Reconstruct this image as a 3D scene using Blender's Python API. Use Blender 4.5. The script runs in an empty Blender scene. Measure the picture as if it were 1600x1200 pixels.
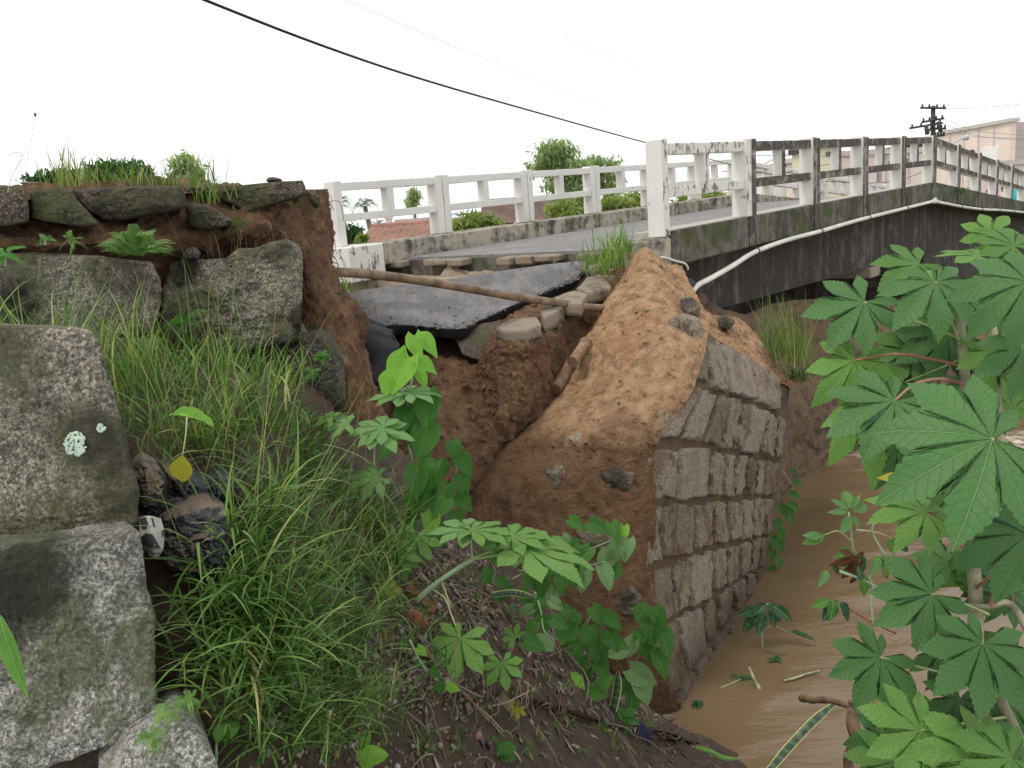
import bpy, bmesh, math, random
import numpy as np
from mathutils import Matrix, Vector, noise as mnoise
from math import radians, sin, cos, pi, sqrt, atan2

SC = bpy.context.scene
COL = SC.collection
random.seed(7)
RNG = np.random.default_rng(7)

# ------------------------------------------------------------------ camera
FPX = 1300.0
PITCH, ROLL = radians(11.0), radians(4.15)
CAM = np.array([0.0, 0.0, 4.0])          # the eye, 4 m above the river
_fw = np.array([0, cos(PITCH), -sin(PITCH)])
_u = np.array([0, sin(PITCH), cos(PITCH)])
_r = np.array([1.0, 0, 0])
RT = _r * cos(ROLL) - _u * sin(ROLL)
UP = _u * cos(ROLL) + _r * sin(ROLL)
cd = bpy.data.cameras.new("camera")
cam = bpy.data.objects.new("camera", cd)
COL.objects.link(cam)
cam.matrix_world = Matrix(((RT[0], UP[0], -_fw[0], CAM[0]), (RT[1], UP[1], -_fw[1], CAM[1]),
                           (RT[2], UP[2], -_fw[2], CAM[2]), (0, 0, 0, 1)))
cd.sensor_width = 36.0
cd.lens = FPX / 1600 * 36.0
cd.clip_start = 0.05
cd.clip_end = 3000
SC.camera = cam

# ------------------------------------------------------------------ world, sun, exposure
SUN_EL, SUN_AZ = radians(60), radians(238)
w = bpy.data.worlds.new("World")
SC.world = w
w.use_nodes = True
wn, wl = w.node_tree.nodes, w.node_tree.links
wn.clear()
wo = wn.new("ShaderNodeOutputWorld")
bg = wn.new("ShaderNodeBackground")
sky = wn.new("ShaderNodeTexSky")
sky.sky_type = 'NISHITA'
sky.sun_disc = False
sky.sun_elevation = SUN_EL
sky.sun_rotation = SUN_AZ
sky.air_density = 1.5
sky.dust_density = 4.0
mx = wn.new("ShaderNodeMix")                    # an overcast sheet of cloud over the clear sky
mx.data_type = 'RGBA'
mx.inputs[0].default_value = 0.90
cn = wn.new("ShaderNodeTexNoise")               # faint tone in the cloud
cn.inputs["Scale"].default_value = 2.2
cn.inputs["Detail"].default_value = 5
tcw = wn.new("ShaderNodeTexCoord")
wl.new(tcw.outputs["Generated"], cn.inputs["Vector"])
cm = wn.new("ShaderNodeMix")
cm.data_type = 'RGBA'
cm.inputs[6].default_value = (10.6, 10.9, 11.2, 1)
cm.inputs[7].default_value = (12.6, 12.6, 12.6, 1)
wl.new(cn.outputs[0], cm.inputs[0])
wl.new(cm.outputs[2], mx.inputs[7])
wl.new(sky.outputs[0], mx.inputs[6])
wl.new(mx.outputs[2], bg.inputs[0])
bg.inputs[1].default_value = 0.10
wl.new(bg.outputs[0], wo.inputs[0])
sd = bpy.data.lights.new("sun", 'SUN')
sd.energy = 1.5
sd.angle = radians(14)
sd.color = (1.0, 0.96, 0.9)
sun = bpy.data.objects.new("sun", sd)
COL.objects.link(sun)
_sv = Vector((sin(SUN_AZ) * cos(SUN_EL), cos(SUN_AZ) * cos(SUN_EL), sin(SUN_EL)))
sun.rotation_euler = _sv.to_track_quat('Z', 'Y').to_euler()
sun.location = (0, 0, 30)
SC.view_settings.view_transform = 'Standard'
SC.view_settings.look = 'None'
SC.view_settings.gamma = 1
SC.view_settings.use_curve_mapping = False
SC.view_settings.exposure = 0.14
SC.cycles.max_bounces = 6
SC.cycles.transparent_max_bounces = 8
SC.cycles.use_denoising = True

# ------------------------------------------------------------------ geometry helpers
def ray(px, py):
    return _fw + RT * ((px - 800) / FPX) + UP * ((600 - py) / FPX)
def P(px, py, d):
    return CAM + ray(px, py) * d
def Pz(px, py, z):
    q = ray(px, py)
    return CAM + q * ((z - CAM[2]) / q[2])
def proj(X):
    X = np.asarray(X, float) - CAM
    d = X @ _fw
    return np.stack([800 + FPX * (X @ RT) / d, 600 - FPX * (X @ UP) / d, d], -1)

def _hash(ix, iy, iz, seed):
    h = (ix.astype(np.int64) * 374761393 + iy.astype(np.int64) * 668265263 + iz.astype(np.int64) * 2147483647 + seed * 974711) & 0xffffffff
    h = ((h ^ (h >> 13)) * 1274126177) & 0xffffffff
    h = (h ^ (h >> 16)) & 0xffffffff
    return h / 4294967295.0
def vnoise(X, seed=0):
    X = np.asarray(X, float)
    i = np.floor(X).astype(np.int64)
    f = X - i
    f = f * f * f * (f * (f * 6 - 15) + 10)
    r = 0
    for a in (0, 1):
        for b in (0, 1):
            for c in (0, 1):
                wgt = (f[..., 0] if a else 1 - f[..., 0]) * (f[..., 1] if b else 1 - f[..., 1]) * (f[..., 2] if c else 1 - f[..., 2])
                r = r + wgt * _hash(i[..., 0] + a, i[..., 1] + b, i[..., 2] + c, seed)
    return r * 2 - 1
def fbm(X, scale=1.0, octv=4, seed=0, gain=0.5, ridged=False):
    X = np.asarray(X, float) * scale
    a, s, t = 1.0, 0.0, 0.0
    for k in range(octv):
        n = vnoise(X * (2.03 ** k) + 17.3 * k, seed + k * 13)
        if ridged:
            n = 1 - 2 * np.abs(n)
        s = s + a * n
        t += a
        a *= gain
    return s / t

def empty(name, loc=(0, 0, 0)):
    o = bpy.data.objects.new(name, None)
    o.empty_display_size = 0.1
    o.location = Vector([float(v) for v in loc])
    COL.objects.link(o)
    return o
def tag(o, label=None, cat=None, group=None, kind=None):
    if label: o["label"] = label
    if cat: o["category"] = cat
    if group: o["group"] = group
    if kind: o["kind"] = kind
    return o
def thing(name, label, cat, loc=(0, 0, 0), group=None):
    return tag(empty(name, loc), label, cat, group)
def link(name, me, parent=None, M=None):
    o = bpy.data.objects.new(name, me)
    COL.objects.link(o)
    if parent is not None:
        o.parent = parent
        off = Vector((0, 0, 0))
        q = parent
        while q is not None and q.type == 'EMPTY':
            off += q.location
            q = q.parent
        if parent.type == 'EMPTY':
            T = Matrix.Translation(-off)
        else:
            T = Matrix.Identity(4)          # mesh parts keep world coordinates when their own matrix was cancelled
        o.matrix_local = T @ M if M is not None else T
    elif M is not None:
        o.matrix_world = M
    return o
def mesh(name, V, Fc, mats, smooth=False, midx=None, uv=None):
    me = bpy.data.meshes.new(name)
    V = np.asarray(V, dtype=float).reshape(-1, 3)
    me.from_pydata(V.tolist(), [], [tuple(int(i) for i in f) for f in Fc] if not isinstance(Fc, np.ndarray) else Fc.tolist())
    for m in (mats if isinstance(mats, (list, tuple)) else [mats]):
        me.materials.append(m)
    if midx is not None:
        me.polygons.foreach_set("material_index", np.asarray(midx, dtype=np.int32))
    if smooth:
        me.polygons.foreach_set("use_smooth", np.ones(len(me.polygons), dtype=bool))
    if uv is not None:
        lay = me.uv_layers.new(name="UVMap")
        vi = np.zeros(len(me.loops), dtype=np.int32)
        me.loops.foreach_get("vertex_index", vi)
        lay.data.foreach_set("uv", np.asarray(uv, dtype=np.float32)[vi].ravel())
    me.update()
    return me
def obj(name, V, Fc, mats, parent=None, smooth=False, midx=None, uv=None):
    return link(name, mesh(name, V, Fc, mats, smooth, midx, uv), parent)

class MB:
    """collects quads, boxes and tubes for one mesh"""
    def __init__(s):
        s.V, s.F, s.M = [], [], []
    def add(s, V, F, mi=0):
        o = len(s.V)
        s.V.extend([tuple(float(c) for c in v) for v in V])
        s.F.extend([tuple(int(i) + o for i in f) for f in F])
        s.M.extend([mi] * len(F))
        return s
    def hexa(s, c, mi=0):                   # 8 corners, bottom 4 then top 4
        return s.add(c, [(3, 2, 1, 0), (4, 5, 6, 7), (0, 1, 5, 4), (1, 2, 6, 5), (2, 3, 7, 6), (3, 0, 4, 7)], mi)
    def box(s, x0, x1, y0, y1, z0, z1, mi=0):
        return s.hexa([(x0, y0, z0), (x1, y0, z0), (x1, y1, z0), (x0, y1, z0), (x0, y0, z1), (x1, y0, z1), (x1, y1, z1), (x0, y1, z1)], mi)
    def tube(s, pts, rad, n=8, cap=True, mi=0):
        V, F = tube_geo(pts, rad, n, cap)
        return s.add(V, F, mi)
    def build(s, name, mats, parent=None, smooth=False, bevel=0, seg=1):
        me = mesh(name, s.V, s.F, mats, smooth, s.M)
        if bevel:
            bm = bmesh.new()
            bm.from_mesh(me)
            bmesh.ops.bevel(bm, geom=bm.edges[:], offset=bevel, segments=seg, affect='EDGES', profile=0.5)
            bm.to_mesh(me)
            bm.free()
        return link(name, me, parent)

def catmull(p, n):
    p = np.asarray(p, float)
    if len(p) == 2:
        t = np.linspace(0, 1, n)[:, None]
        return p[0] * (1 - t) + p[1] * t
    e = np.concatenate([[2 * p[0] - p[1]], p, [2 * p[-1] - p[-2]]])
    t = np.linspace(0, len(p) - 1, n)
    i = np.minimum(t.astype(int), len(p) - 2)
    f = (t - i).reshape((-1,) + (1,) * (p.ndim - 1))
    a, b, c, d = e[i], e[i + 1], e[i + 2], e[i + 3]
    return 0.5 * (2 * b + (c - a) * f + (2 * a - 5 * b + 4 * c - d) * f ** 2 + (3 * b - a - 3 * c + d) * f ** 3)
def tube_geo(pts, rad, n=8, cap=True):
    pts = np.asarray(pts, float)
    rad = np.broadcast_to(np.asarray(rad, float), (len(pts),))
    T = np.gradient(pts, axis=0)
    T /= np.linalg.norm(T, axis=1)[:, None] + 1e-12
    ref = np.array([0, 0, 1.0]) if abs(T[0][2]) < 0.9 else np.array([1.0, 0, 0])
    V = []
    a = np.linspace(0, 2 * pi, n, endpoint=False)
    u = np.cross(T[0], ref)
    u /= np.linalg.norm(u)
    for k in range(len(pts)):
        u = u - T[k] * (u @ T[k])
        u /= np.linalg.norm(u) + 1e-12
        v = np.cross(T[k], u)
        V.append(pts[k] + rad[k] * (np.cos(a)[:, None] * u + np.sin(a)[:, None] * v))
    V = np.concatenate(V)
    F = []
    for k in range(len(pts) - 1):
        for j in range(n):
            j2 = (j + 1) % n
            F.append((k * n + j, k * n + j2, (k + 1) * n + j2, (k + 1) * n + j))
    if cap:
        F.append(tuple(range(n - 1, -1, -1)))
        F.append(tuple((len(pts) - 1) * n + j for j in range(n)))
    return V, F
def gridfaces(nv, nu, off=0):
    i = np.arange(nv - 1)[:, None] * nu + np.arange(nu - 1)[None, :]
    return np.stack([i, i + 1, i + nu + 1, i + nu], -1).reshape(-1, 4) + off
def loft(rows, nv, nu):
    g = np.stack([catmull(r, nu) for r in rows])      # rows x nu x 3
    return catmull(g, nv)
def gnormals(g):
    du = np.gradient(g, axis=1)
    dv = np.gradient(g, axis=0)
    n = np.cross(du, dv)
    return n / (np.linalg.norm(n, axis=-1)[..., None] + 1e-12)
def px_rows(rows):
    return [[P(*p) if len(p) == 3 else np.array(p[:3], float) for p in r] for r in rows]

def inside(poly, x, y):
    poly = np.asarray(poly, float)
    r = np.zeros(np.shape(x), bool)
    j = len(poly) - 1
    for i in range(len(poly)):
        xi, yi = poly[i]
        xj, yj = poly[j]
        c = ((yi > y) != (yj > y)) & (x < (xj - xi) * (y - yi) / (yj - yi + 1e-9) + xi)
        r ^= c
        j = i
    return r

def rock_mesh(name, outline, depth, thick, mat, amp=0.02, seed=0, n=88, rings=22, bulge=0.03, rnd=0.03, back=None, nscale=7.0, corner=0.5):
    """a stone whose near face has the given outline (pixel, taken at its own distance) and real thickness behind it"""
    ol = np.asarray(outline, float)
    dd = np.broadcast_to(np.asarray(depth, float), (len(ol),))
    W = np.array([P(x, y, d) for (x, y), d in zip(ol, dd)])
    # resample closed outline with softened corners
    Wc = np.concatenate([W, W[:1]])
    L = np.concatenate([[0], np.cumsum(np.linalg.norm(np.diff(Wc, axis=0), axis=1))])
    t = np.linspace(0, L[-1], n, endpoint=False)
    R = np.stack([np.interp(t, L, Wc[:, k]) for k in range(3)], -1)
    for _ in range(2):
        R = R * (1 - corner) + corner * 0.5 * (np.roll(R, 1, 0) + np.roll(R, -1, 0))
    C = R.mean(0)
    bd = back if back is not None else (C - CAM) / np.linalg.norm(C - CAM) * np.array([1, 1, 0.15])
    bd = np.asarray(bd, float)
    bd /= np.linalg.norm(bd)
    V, rows = [C - bd * bulge], []
    size = np.linalg.norm(R - C, axis=1).mean()
    for k in range(1, rings + 1):
        s = k / rings
        e = max(0.0, (s - (1 - rnd / size)) / (rnd / size)) if size > rnd else s
        off = -bulge * (1 - s ** 2) + rnd * 0.8 * (1 - sqrt(max(0, 1 - e * e)))
        rows.append(C + (R - C) * s + bd * off)
    for k in (0.15, 0.4, 0.7, 1.0):
        rows.append(C + (R - C) * (1.0 - 0.05 * k) + bd * (rnd * 0.8 + thick * k))
    Vv = np.concatenate([[V[0]]] + rows + [[C + bd * (thick + rnd)]])
    F = []
    for j in range(n):
        F.append((0, 1 + (j + 1) % n, 1 + j))
    nr = len(rows)
    for k in range(nr - 1):
        for j in range(n):
            a, b = 1 + k * n + j, 1 + k * n + (j + 1) % n
            F.append((a, b, b + n, a + n))
    last = len(Vv) - 1
    for j in range(n):
        F.append((1 + (nr - 1) * n + j, 1 + (nr - 1) * n + (j + 1) % n, last))
    nz = fbm(Vv, nscale, 5, seed, 0.55) * amp
    nz2 = fbm(Vv, nscale * 0.35, 2, seed + 5) * amp * 1.3 + fbm(Vv, nscale * 2.6, 4, seed + 8, 0.6, ridged=True) * amp * 0.45
    dirs = Vv - (C + bd * thick * 0.5)
    dirs /= np.linalg.norm(dirs, axis=1)[:, None] + 1e-9
    dirs = dirs * 0.4 - bd * 0.6
    Vv = Vv + dirs * (nz + nz2)[:, None]
    # orient
    me = mesh(name, Vv, F, mat, smooth=True)
    bm = bmesh.new(); bm.from_mesh(me); bmesh.ops.recalc_face_normals(bm, faces=bm.faces[:]); bm.to_mesh(me); bm.free()
    return me
def pebble_geo(r, seed, n=1):
    """a small knobbly stone (80 triangles)"""
    bm = bmesh.new()
    bmesh.ops.create_icosphere(bm, subdivisions=n, radius=1)
    V = np.array([v.co[:] for v in bm.verts])
    F = [tuple(v.index for v in f.verts) for f in bm.faces]
    bm.free()
    V = V * (1 + 0.35 * vnoise(V * 1.3 + seed * 3.1, seed)[:, None])
    return V * r, F

# ------------------------------------------------------------------ materials
class NT:
    def __init__(s, name, disp=False):
        s.m = bpy.data.materials.new(name)
        s.m.use_nodes = True
        s.n, s.l = s.m.node_tree.nodes, s.m.node_tree.links
        s.n.clear()
        s.out = s.n.new("ShaderNodeOutputMaterial")
        s.geo = s.n.new("ShaderNodeNewGeometry")
        s.tc = s.n.new("ShaderNodeTexCoord")
        s.pos = s.geo.outputs["Position"]
        s.objc = s.tc.outputs["Object"]
    def _in(s, sock, v):
        if v is None: return
        if isinstance(v, bpy.types.NodeSocket): s.l.new(v, sock)
        elif isinstance(v, (tuple, list)) and len(v) == 3 and sock.type == 'RGBA': sock.default_value = (*v, 1)
        else: sock.default_value = v
    def map(s, scale=(1, 1, 1), rot=(0, 0, 0), coord=None):
        n = s.n.new("ShaderNodeMapping")
        n.inputs["Scale"].default_value = scale
        n.inputs["Rotation"].default_value = rot
        s._in(n.inputs["Vector"], coord if coord is not None else s.pos)
        return n.outputs[0]
    def noise(s, scale, detail=4, rough=0.55, coord=None, dist=0.0, color=False):
        n = s.n.new("ShaderNodeTexNoise")
        s._in(n.inputs["Vector"], coord if coord is not None else s.pos)
        n.inputs["Scale"].default_value = scale
        n.inputs["Detail"].default_value = detail
        n.inputs["Roughness"].default_value = rough
        n.inputs["Distortion"].default_value = dist
        return n.outputs[1 if color else 0]
    def voro(s, scale, feature='F1', coord=None, out=0, rand=1.0):
        n = s.n.new("ShaderNodeTexVoronoi")
        n.feature = feature
        s._in(n.inputs["Vector"], coord if coord is not None else s.pos)
        n.inputs["Scale"].default_value = scale
        n.inputs["Randomness"].default_value = rand
        return n.outputs[out]
    def wave(s, scale, dist=2.0, coord=None, detail=2, direction='X'):
        n = s.n.new("ShaderNodeTexWave")
        n.bands_direction = direction
        s._in(n.inputs["Vector"], coord if coord is not None else s.pos)
        n.inputs["Scale"].default_value = scale
        n.inputs["Distortion"].default_value = dist
        n.inputs["Detail"].default_value = detail
        return n.outputs[1]
    def ramp(s, f, stops, interp='LINEAR'):
        n = s.n.new("ShaderNodeValToRGB")
        n.color_ramp.interpolation = interp
        els = n.color_ramp.elements
        while len(els) < len(stops): els.new(0.5)
        for e, (p, c) in zip(els, stops):
            e.position = p
            e.color = (c, c, c, 1) if isinstance(c, (int, float)) else (*c, 1)
        s._in(n.inputs[0], f)
        return n.outputs[0]
    def mix(s, f, a, b, mode='MIX'):
        n = s.n.new("ShaderNodeMix")
        n.data_type = 'RGBA'
        n.blend_type = mode
        s._in(n.inputs[0], f)
        s._in(n.inputs[6], a)
        s._in(n.inputs[7], b)
        return n.outputs[2]
    def math(s, op, a, b=None, c=None, clamp=False):
        n = s.n.new("ShaderNodeMath")
        n.operation = op
        n.use_clamp = clamp
        s._in(n.inputs[0], a)
        if b is not None: s._in(n.inputs[1], b)
        if c is not None: s._in(n.inputs[2], c)
        return n.outputs[0]
    def step(s, v, a, b):                     # smooth step from a to b
        n = s.n.new("ShaderNodeMapRange")
        n.interpolation_type = 'SMOOTHSTEP'
        s._in(n.inputs[0], v)
        n.inputs[1].default_value = a
        n.inputs[2].default_value = b
        return n.outputs[0]
    def sep(s, v):
        n = s.n.new("ShaderNodeSeparateXYZ")
        s._in(n.inputs[0], v)
        return n.outputs
    def attr(s, name, out=0):
        n = s.n.new("ShaderNodeAttribute")
        n.attribute_name = name
        return n.outputs[out]
    def rnd(s):
        return s.n.new("ShaderNodeObjectInfo").outputs["Random"]
    def bump(s, h, strength=0.5, dist=0.02, nrm=None):
        n = s.n.new("ShaderNodeBump")
        n.inputs["Strength"].default_value = strength
        n.inputs["Distance"].default_value = dist
        s._in(n.inputs["Height"], h)
        s._in(n.inputs["Normal"], nrm)
        return n.outputs[0]
    def done(s, col, rough=0.85, nrm=None, spec=0.4, metal=0.0, trans=None, transcol=None, coat=0.0):
        b = s.n.new("ShaderNodeBsdfPrincipled")
        s._in(b.inputs["Base Color"], col)
        s._in(b.inputs["Roughness"], rough)
        s._in(b.inputs["Normal"], nrm)
        s._in(b.inputs["Specular IOR Level"], spec)
        s._in(b.inputs["Metallic"], metal)
        o = b.outputs[0]
        if trans:
            t = s.n.new("ShaderNodeBsdfTranslucent")
            s._in(t.inputs[0], transcol)
            s._in(t.inputs[1], nrm)
            ms = s.n.new("ShaderNodeMixShader")
            ms.inputs[0].default_value = trans
            s.l.new(o, ms.inputs[1])
            s.l.new(t.outputs[0], ms.inputs[2])
            o = ms.outputs[0]
        s.l.new(o, s.out.inputs[0])
        return s.m

def m_plain(name, col, rough=0.8, var=0.25, scale=6.0, bump=0.2, spec=0.3):
    t = NT(name)
    n = t.noise(scale, 5)
    c = t.mix(t.step(n, 0.3, 0.7), tuple(x * (1 - var) for x in col), tuple(x * (1 + var) for x in col))
    return t.done(c, rough, t.bump(t.noise(scale * 6, 4), bump, 0.01), spec)

def m_granite(name, base=(0.30, 0.28, 0.245), moss=0.5, dark=0.5, stains=()):
    t = NT(name)
    pos = t.map((1, 1, 1))
    fine = t.noise(105, 4, 0.75)
    mid = t.noise(38, 5, 0.7)
    big = t.noise(3.4, 4, 0.6)
    big2 = t.noise(2.2, 5, 0.65, coord=t.map((1, 1, 1), (0.4, 1.1, 0.2)))
    c = t.ramp(fine, [(0.36, tuple(x * 0.16 for x in base)), (0.46, tuple(x * 0.62 for x in base)), (0.54, base), (0.64, tuple(min(x * 2.1, .75) for x in base))])
    c = t.mix(t.math('MULTIPLY', t.step(mid, 0.53, 0.64), 0.8), c, tuple(x * 0.28 for x in base))
    c = t.mix(t.math('MULTIPLY', t.step(t.noise(62, 4, 0.75), 0.58, 0.68), 0.7), c, (0.52, 0.49, 0.43))
    mm = t.math('MULTIPLY', t.step(t.math('ADD', big, t.math('MULTIPLY', t.noise(9, 5, 0.7), 0.35)), 0.70 - 0.16 * moss, 0.84 - 0.12 * moss), 0.8)
    c = t.mix(mm, c, t.mix(fine, (0.055, 0.06, 0.025), (0.13, 0.135, 0.065)))
    dk = t.math('MULTIPLY', t.step(big2, 0.62 - 0.16 * dark, 0.78 - 0.1 * dark), 0.85)
    c = t.mix(dk, c, (0.035, 0.03, 0.025))
    for x, y, z, r in stains:                      # black mould patches where they grow on the block
        vd = t.n.new("ShaderNodeVectorMath"); vd.operation = 'DISTANCE'
        t.l.new(t.pos, vd.inputs[0]); vd.inputs[1].default_value = (x, y, z)
        q = t.math('ADD', vd.outputs["Value"], t.math('MULTIPLY', t.math('SUBTRACT', t.noise(9, 6, 0.75), 0.5), r * 2.4))
        c = t.mix(t.math('MULTIPLY', t.step(q, r * 1.25, r * 0.55), 0.90), c, t.mix(fine, (0.010, 0.010, 0.008), (0.045, 0.042, 0.030)))
    h = t.math('ADD', t.math('MULTIPLY', fine, 0.5), mid)
    return t.done(c, 0.85, t.bump(h, 1.0, 0.022), 0.2)

def m_sand():
    t = NT("sandy_soil")
    big = t.noise(1.6, 5, 0.6)
    mid = t.noise(9, 6, 0.65)
    fine = t.noise(70, 4, 0.7)
    c = t.ramp(mid, [(0.30, (0.19, 0.118, 0.068)), (0.50, (0.46, 0.285, 0.160)), (0.72, (0.60, 0.40, 0.245))])
    c = t.mix(t.step(big, 0.50, 0.72), c, t.mix(fine, (0.32, 0.165, 0.080), (0.46, 0.255, 0.135)))
    c = t.mix(t.math('MULTIPLY', t.step(fine, 0.55, 0.75), 0.5), c, (0.15, 0.07, 0.032))
    # the soaked, redder earth lower down the cut
    z = t.sep(t.pos)[2]
    zz = t.math('ADD', z, t.math('MULTIPLY', big, 0.9))
    wet = t.step(zz, 2.82, 2.55)
    c = t.mix(t.math('MULTIPLY', wet, 0.85), c, t.mix(mid, (0.080, 0.043, 0.024), (0.205, 0.120, 0.070)))
    wet2 = t.step(zz, 1.2, 0.5)
    c = t.mix(t.math('MULTIPLY', wet2, 0.75), c, t.mix(mid, (0.055, 0.03, 0.018), (0.12, 0.065, 0.035)))
    h = t.math('ADD', t.math('MULTIPLY', fine, 0.35), mid)
    m2 = t.noise(30, 5, 0.7)
    c = t.mix(t.math('MULTIPLY', t.step(m2, 0.54, 0.66), 0.45), c, t.mix(wet, (0.20, 0.115, 0.06), (0.07, 0.038, 0.022)))
    c = t.mix(t.math('MULTIPLY', t.step(m2, 0.46, 0.34), 0.35), c, t.mix(wet, (0.60, 0.42, 0.28), (0.25, 0.155, 0.095)))
    h = t.math('ADD', t.math('ADD', t.math('MULTIPLY', fine, 0.4), mid), m2)
    return t.done(c, 0.92, t.bump(h, 1.0, 0.045), 0.12)
def m_pit():
    t = NT("cut_earth")
    big = t.noise(1.9, 5, 0.6)
    mid = t.noise(8, 6, 0.65)
    fine = t.noise(60, 4, 0.7)
    c = t.ramp(mid, [(0.28, (0.10, 0.052, 0.029)), (0.50, (0.205, 0.125, 0.072)), (0.72, (0.32, 0.208, 0.128))])
    c = t.mix(t.step(big, 0.46, 0.66), c, t.mix(fine, (0.13, 0.062, 0.034), (0.24, 0.125, 0.070)))
    c = t.mix(t.math('MULTIPLY', t.step(fine, 0.56, 0.72), 0.4), c, (0.09, 0.045, 0.022))
    m2 = t.noise(28, 5, 0.7)
    c = t.mix(t.math('MULTIPLY', t.step(m2, 0.54, 0.66), 0.5), c, (0.075, 0.040, 0.022))
    return t.done(c, 0.9, t.bump(t.math('ADD', t.math('ADD', t.math('MULTIPLY', fine, 0.4), mid), m2), 1.0, 0.045), 0.15)
def m_soil():
    t = NT("bank_soil")
    big = t.noise(2.3, 5, 0.6)
    mid = t.noise(12, 6, 0.65)
    fine = t.noise(80, 4, 0.7)
    c = t.ramp(mid, [(0.28, (0.020, 0.013, 0.008)), (0.52, (0.056, 0.036, 0.022)), (0.75, (0.125, 0.082, 0.051))])
    c = t.mix(t.step(big, 0.5, 0.68), c, t.mix(fine, (0.035, 0.020, 0.012), (0.095, 0.056, 0.033)))
    c = t.mix(t.math('MULTIPLY', t.step(fine, 0.60, 0.72), 0.6), c, (0.24, 0.20, 0.16))
    return t.done(c, t.ramp(mid, [(0.3, 0.55), (0.7, 0.9)]), t.bump(t.math('ADD', t.math('MULTIPLY', fine, 0.5), mid), 1.0, 0.025), 0.35)
def m_embank():
    t = NT("embankment_soil")
    big = t.noise(2.6, 5, 0.6)
    mid = t.noise(11, 6, 0.65)
    fine = t.noise(75, 4, 0.7)
    c = t.ramp(mid, [(0.28, (0.065, 0.035, 0.021)), (0.50, (0.15, 0.085, 0.050)), (0.74, (0.29, 0.18, 0.112))])
    c = t.mix(t.math('MULTIPLY', t.step(big, 0.48, 0.62), 0.75), c, t.mix(fine, (0.05, 0.028, 0.018), (0.12, 0.066, 0.040)))
    up = t.sep(t.geo.outputs['Normal'])[2]
    mo = t.math('MULTIPLY', t.step(t.noise(4.5, 5, 0.7), 0.52, 0.62), t.step(up, 0.05, 0.5))
    c = t.mix(t.math('MULTIPLY', mo, 0.85), c, t.mix(fine, (0.018, 0.026, 0.006), (0.075, 0.10, 0.02)))
    return t.done(c, 0.92, t.bump(t.math('ADD', t.math('MULTIPLY', fine, 0.4), mid), 1.0, 0.025), 0.15)

def m_concrete(name, base=(0.34, 0.31, 0.27), dirt=0.5, moss=0.3, streak=0.6, rust=0.0, dk=((0.018, 0.016, 0.015), (0.065, 0.056, 0.048))):
    t = NT(name)
    big = t.noise(1.3, 5, 0.6)
    mid = t.noise(7, 6, 0.65)
    fine = t.noise(60, 3, 0.6)
    st = t.noise(5.0, 5, 0.6, coord=t.map((1.0, 1.0, 0.10)))
    st2 = t.noise(15.0, 4, 0.6, coord=t.map((1.0, 1.0, 0.06)))
    c = t.mix(fine, tuple(x * 0.8 for x in base), tuple(x * 1.15 for x in base))
    blot = t.noise(2.6, 6, 0.7, dist=0.6)
    d = t.math('ADD', t.math('MULTIPLY', st, streak * 0.55), t.math('ADD', t.math('MULTIPLY', mid, (1 - streak) * 0.6), t.math('MULTIPLY', blot, 1 - streak * 0.55 - (1 - streak) * 0.6)))
    c = t.mix(t.math('MULTIPLY', t.step(d, 0.64 - 0.30 * dirt, 0.78 - 0.28 * dirt), 0.93), c, t.mix(mid, dk[0], dk[1]))
    c = t.mix(t.math('MULTIPLY', t.step(st2, 0.60, 0.74), 0.35), c, tuple(min(x * 1.25, .7) for x in base))
    if moss:
        mo = t.math('MULTIPLY', t.step(t.math('ADD', t.math('MULTIPLY', big, 0.7), t.math('MULTIPLY', st2, 0.35)), 0.62 - 0.12 * moss, 0.72 - 0.10 * moss), 0.85)
        c = t.mix(mo, c, t.mix(mid, (0.028, 0.042, 0.010), (0.085, 0.12, 0.03)))
    if rust:
        c = t.mix(t.math('MULTIPLY', t.step(st, 0.6, 0.72), rust), c, (0.22, 0.11, 0.06))
    return t.done(c, 0.88, t.bump(t.math('ADD', t.math('MULTIPLY', fine, 0.4), mid), 0.6, 0.01), 0.25)
def m_white(name, flake=0.3, dark=0.2):
    t = NT(name)
    mid = t.noise(6, 6, 0.65)
    st = t.noise(14, 5, 0.7, coord=t.map((1, 1, 0.22)))
    fine = t.noise(70, 3, 0.6)
    c = t.mix(t.noise(2.2, 4), (0.60, 0.575, 0.525), (0.80, 0.785, 0.75))
    f = t.math('ADD', t.math('MULTIPLY', st, 0.55), t.math('MULTIPLY', mid, 0.45))
    c = t.mix(t.math('MULTIPLY', t.step(f, 0.70 - 0.2 * flake, 0.74 - 0.18 * flake), 0.9), c, t.mix(fine, (0.10, 0.085, 0.07), (0.26, 0.235, 0.205)))
    c = t.mix(t.math('MULTIPLY', t.step(mid, 0.66 - 0.25 * dark, 0.76 - 0.2 * dark), 0.75), c, (0.09, 0.075, 0.06))
    return t.done(c, 0.75, t.bump(t.math('ADD', f, t.math('MULTIPLY', fine, 0.3)), 0.5, 0.008), 0.3)
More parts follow.
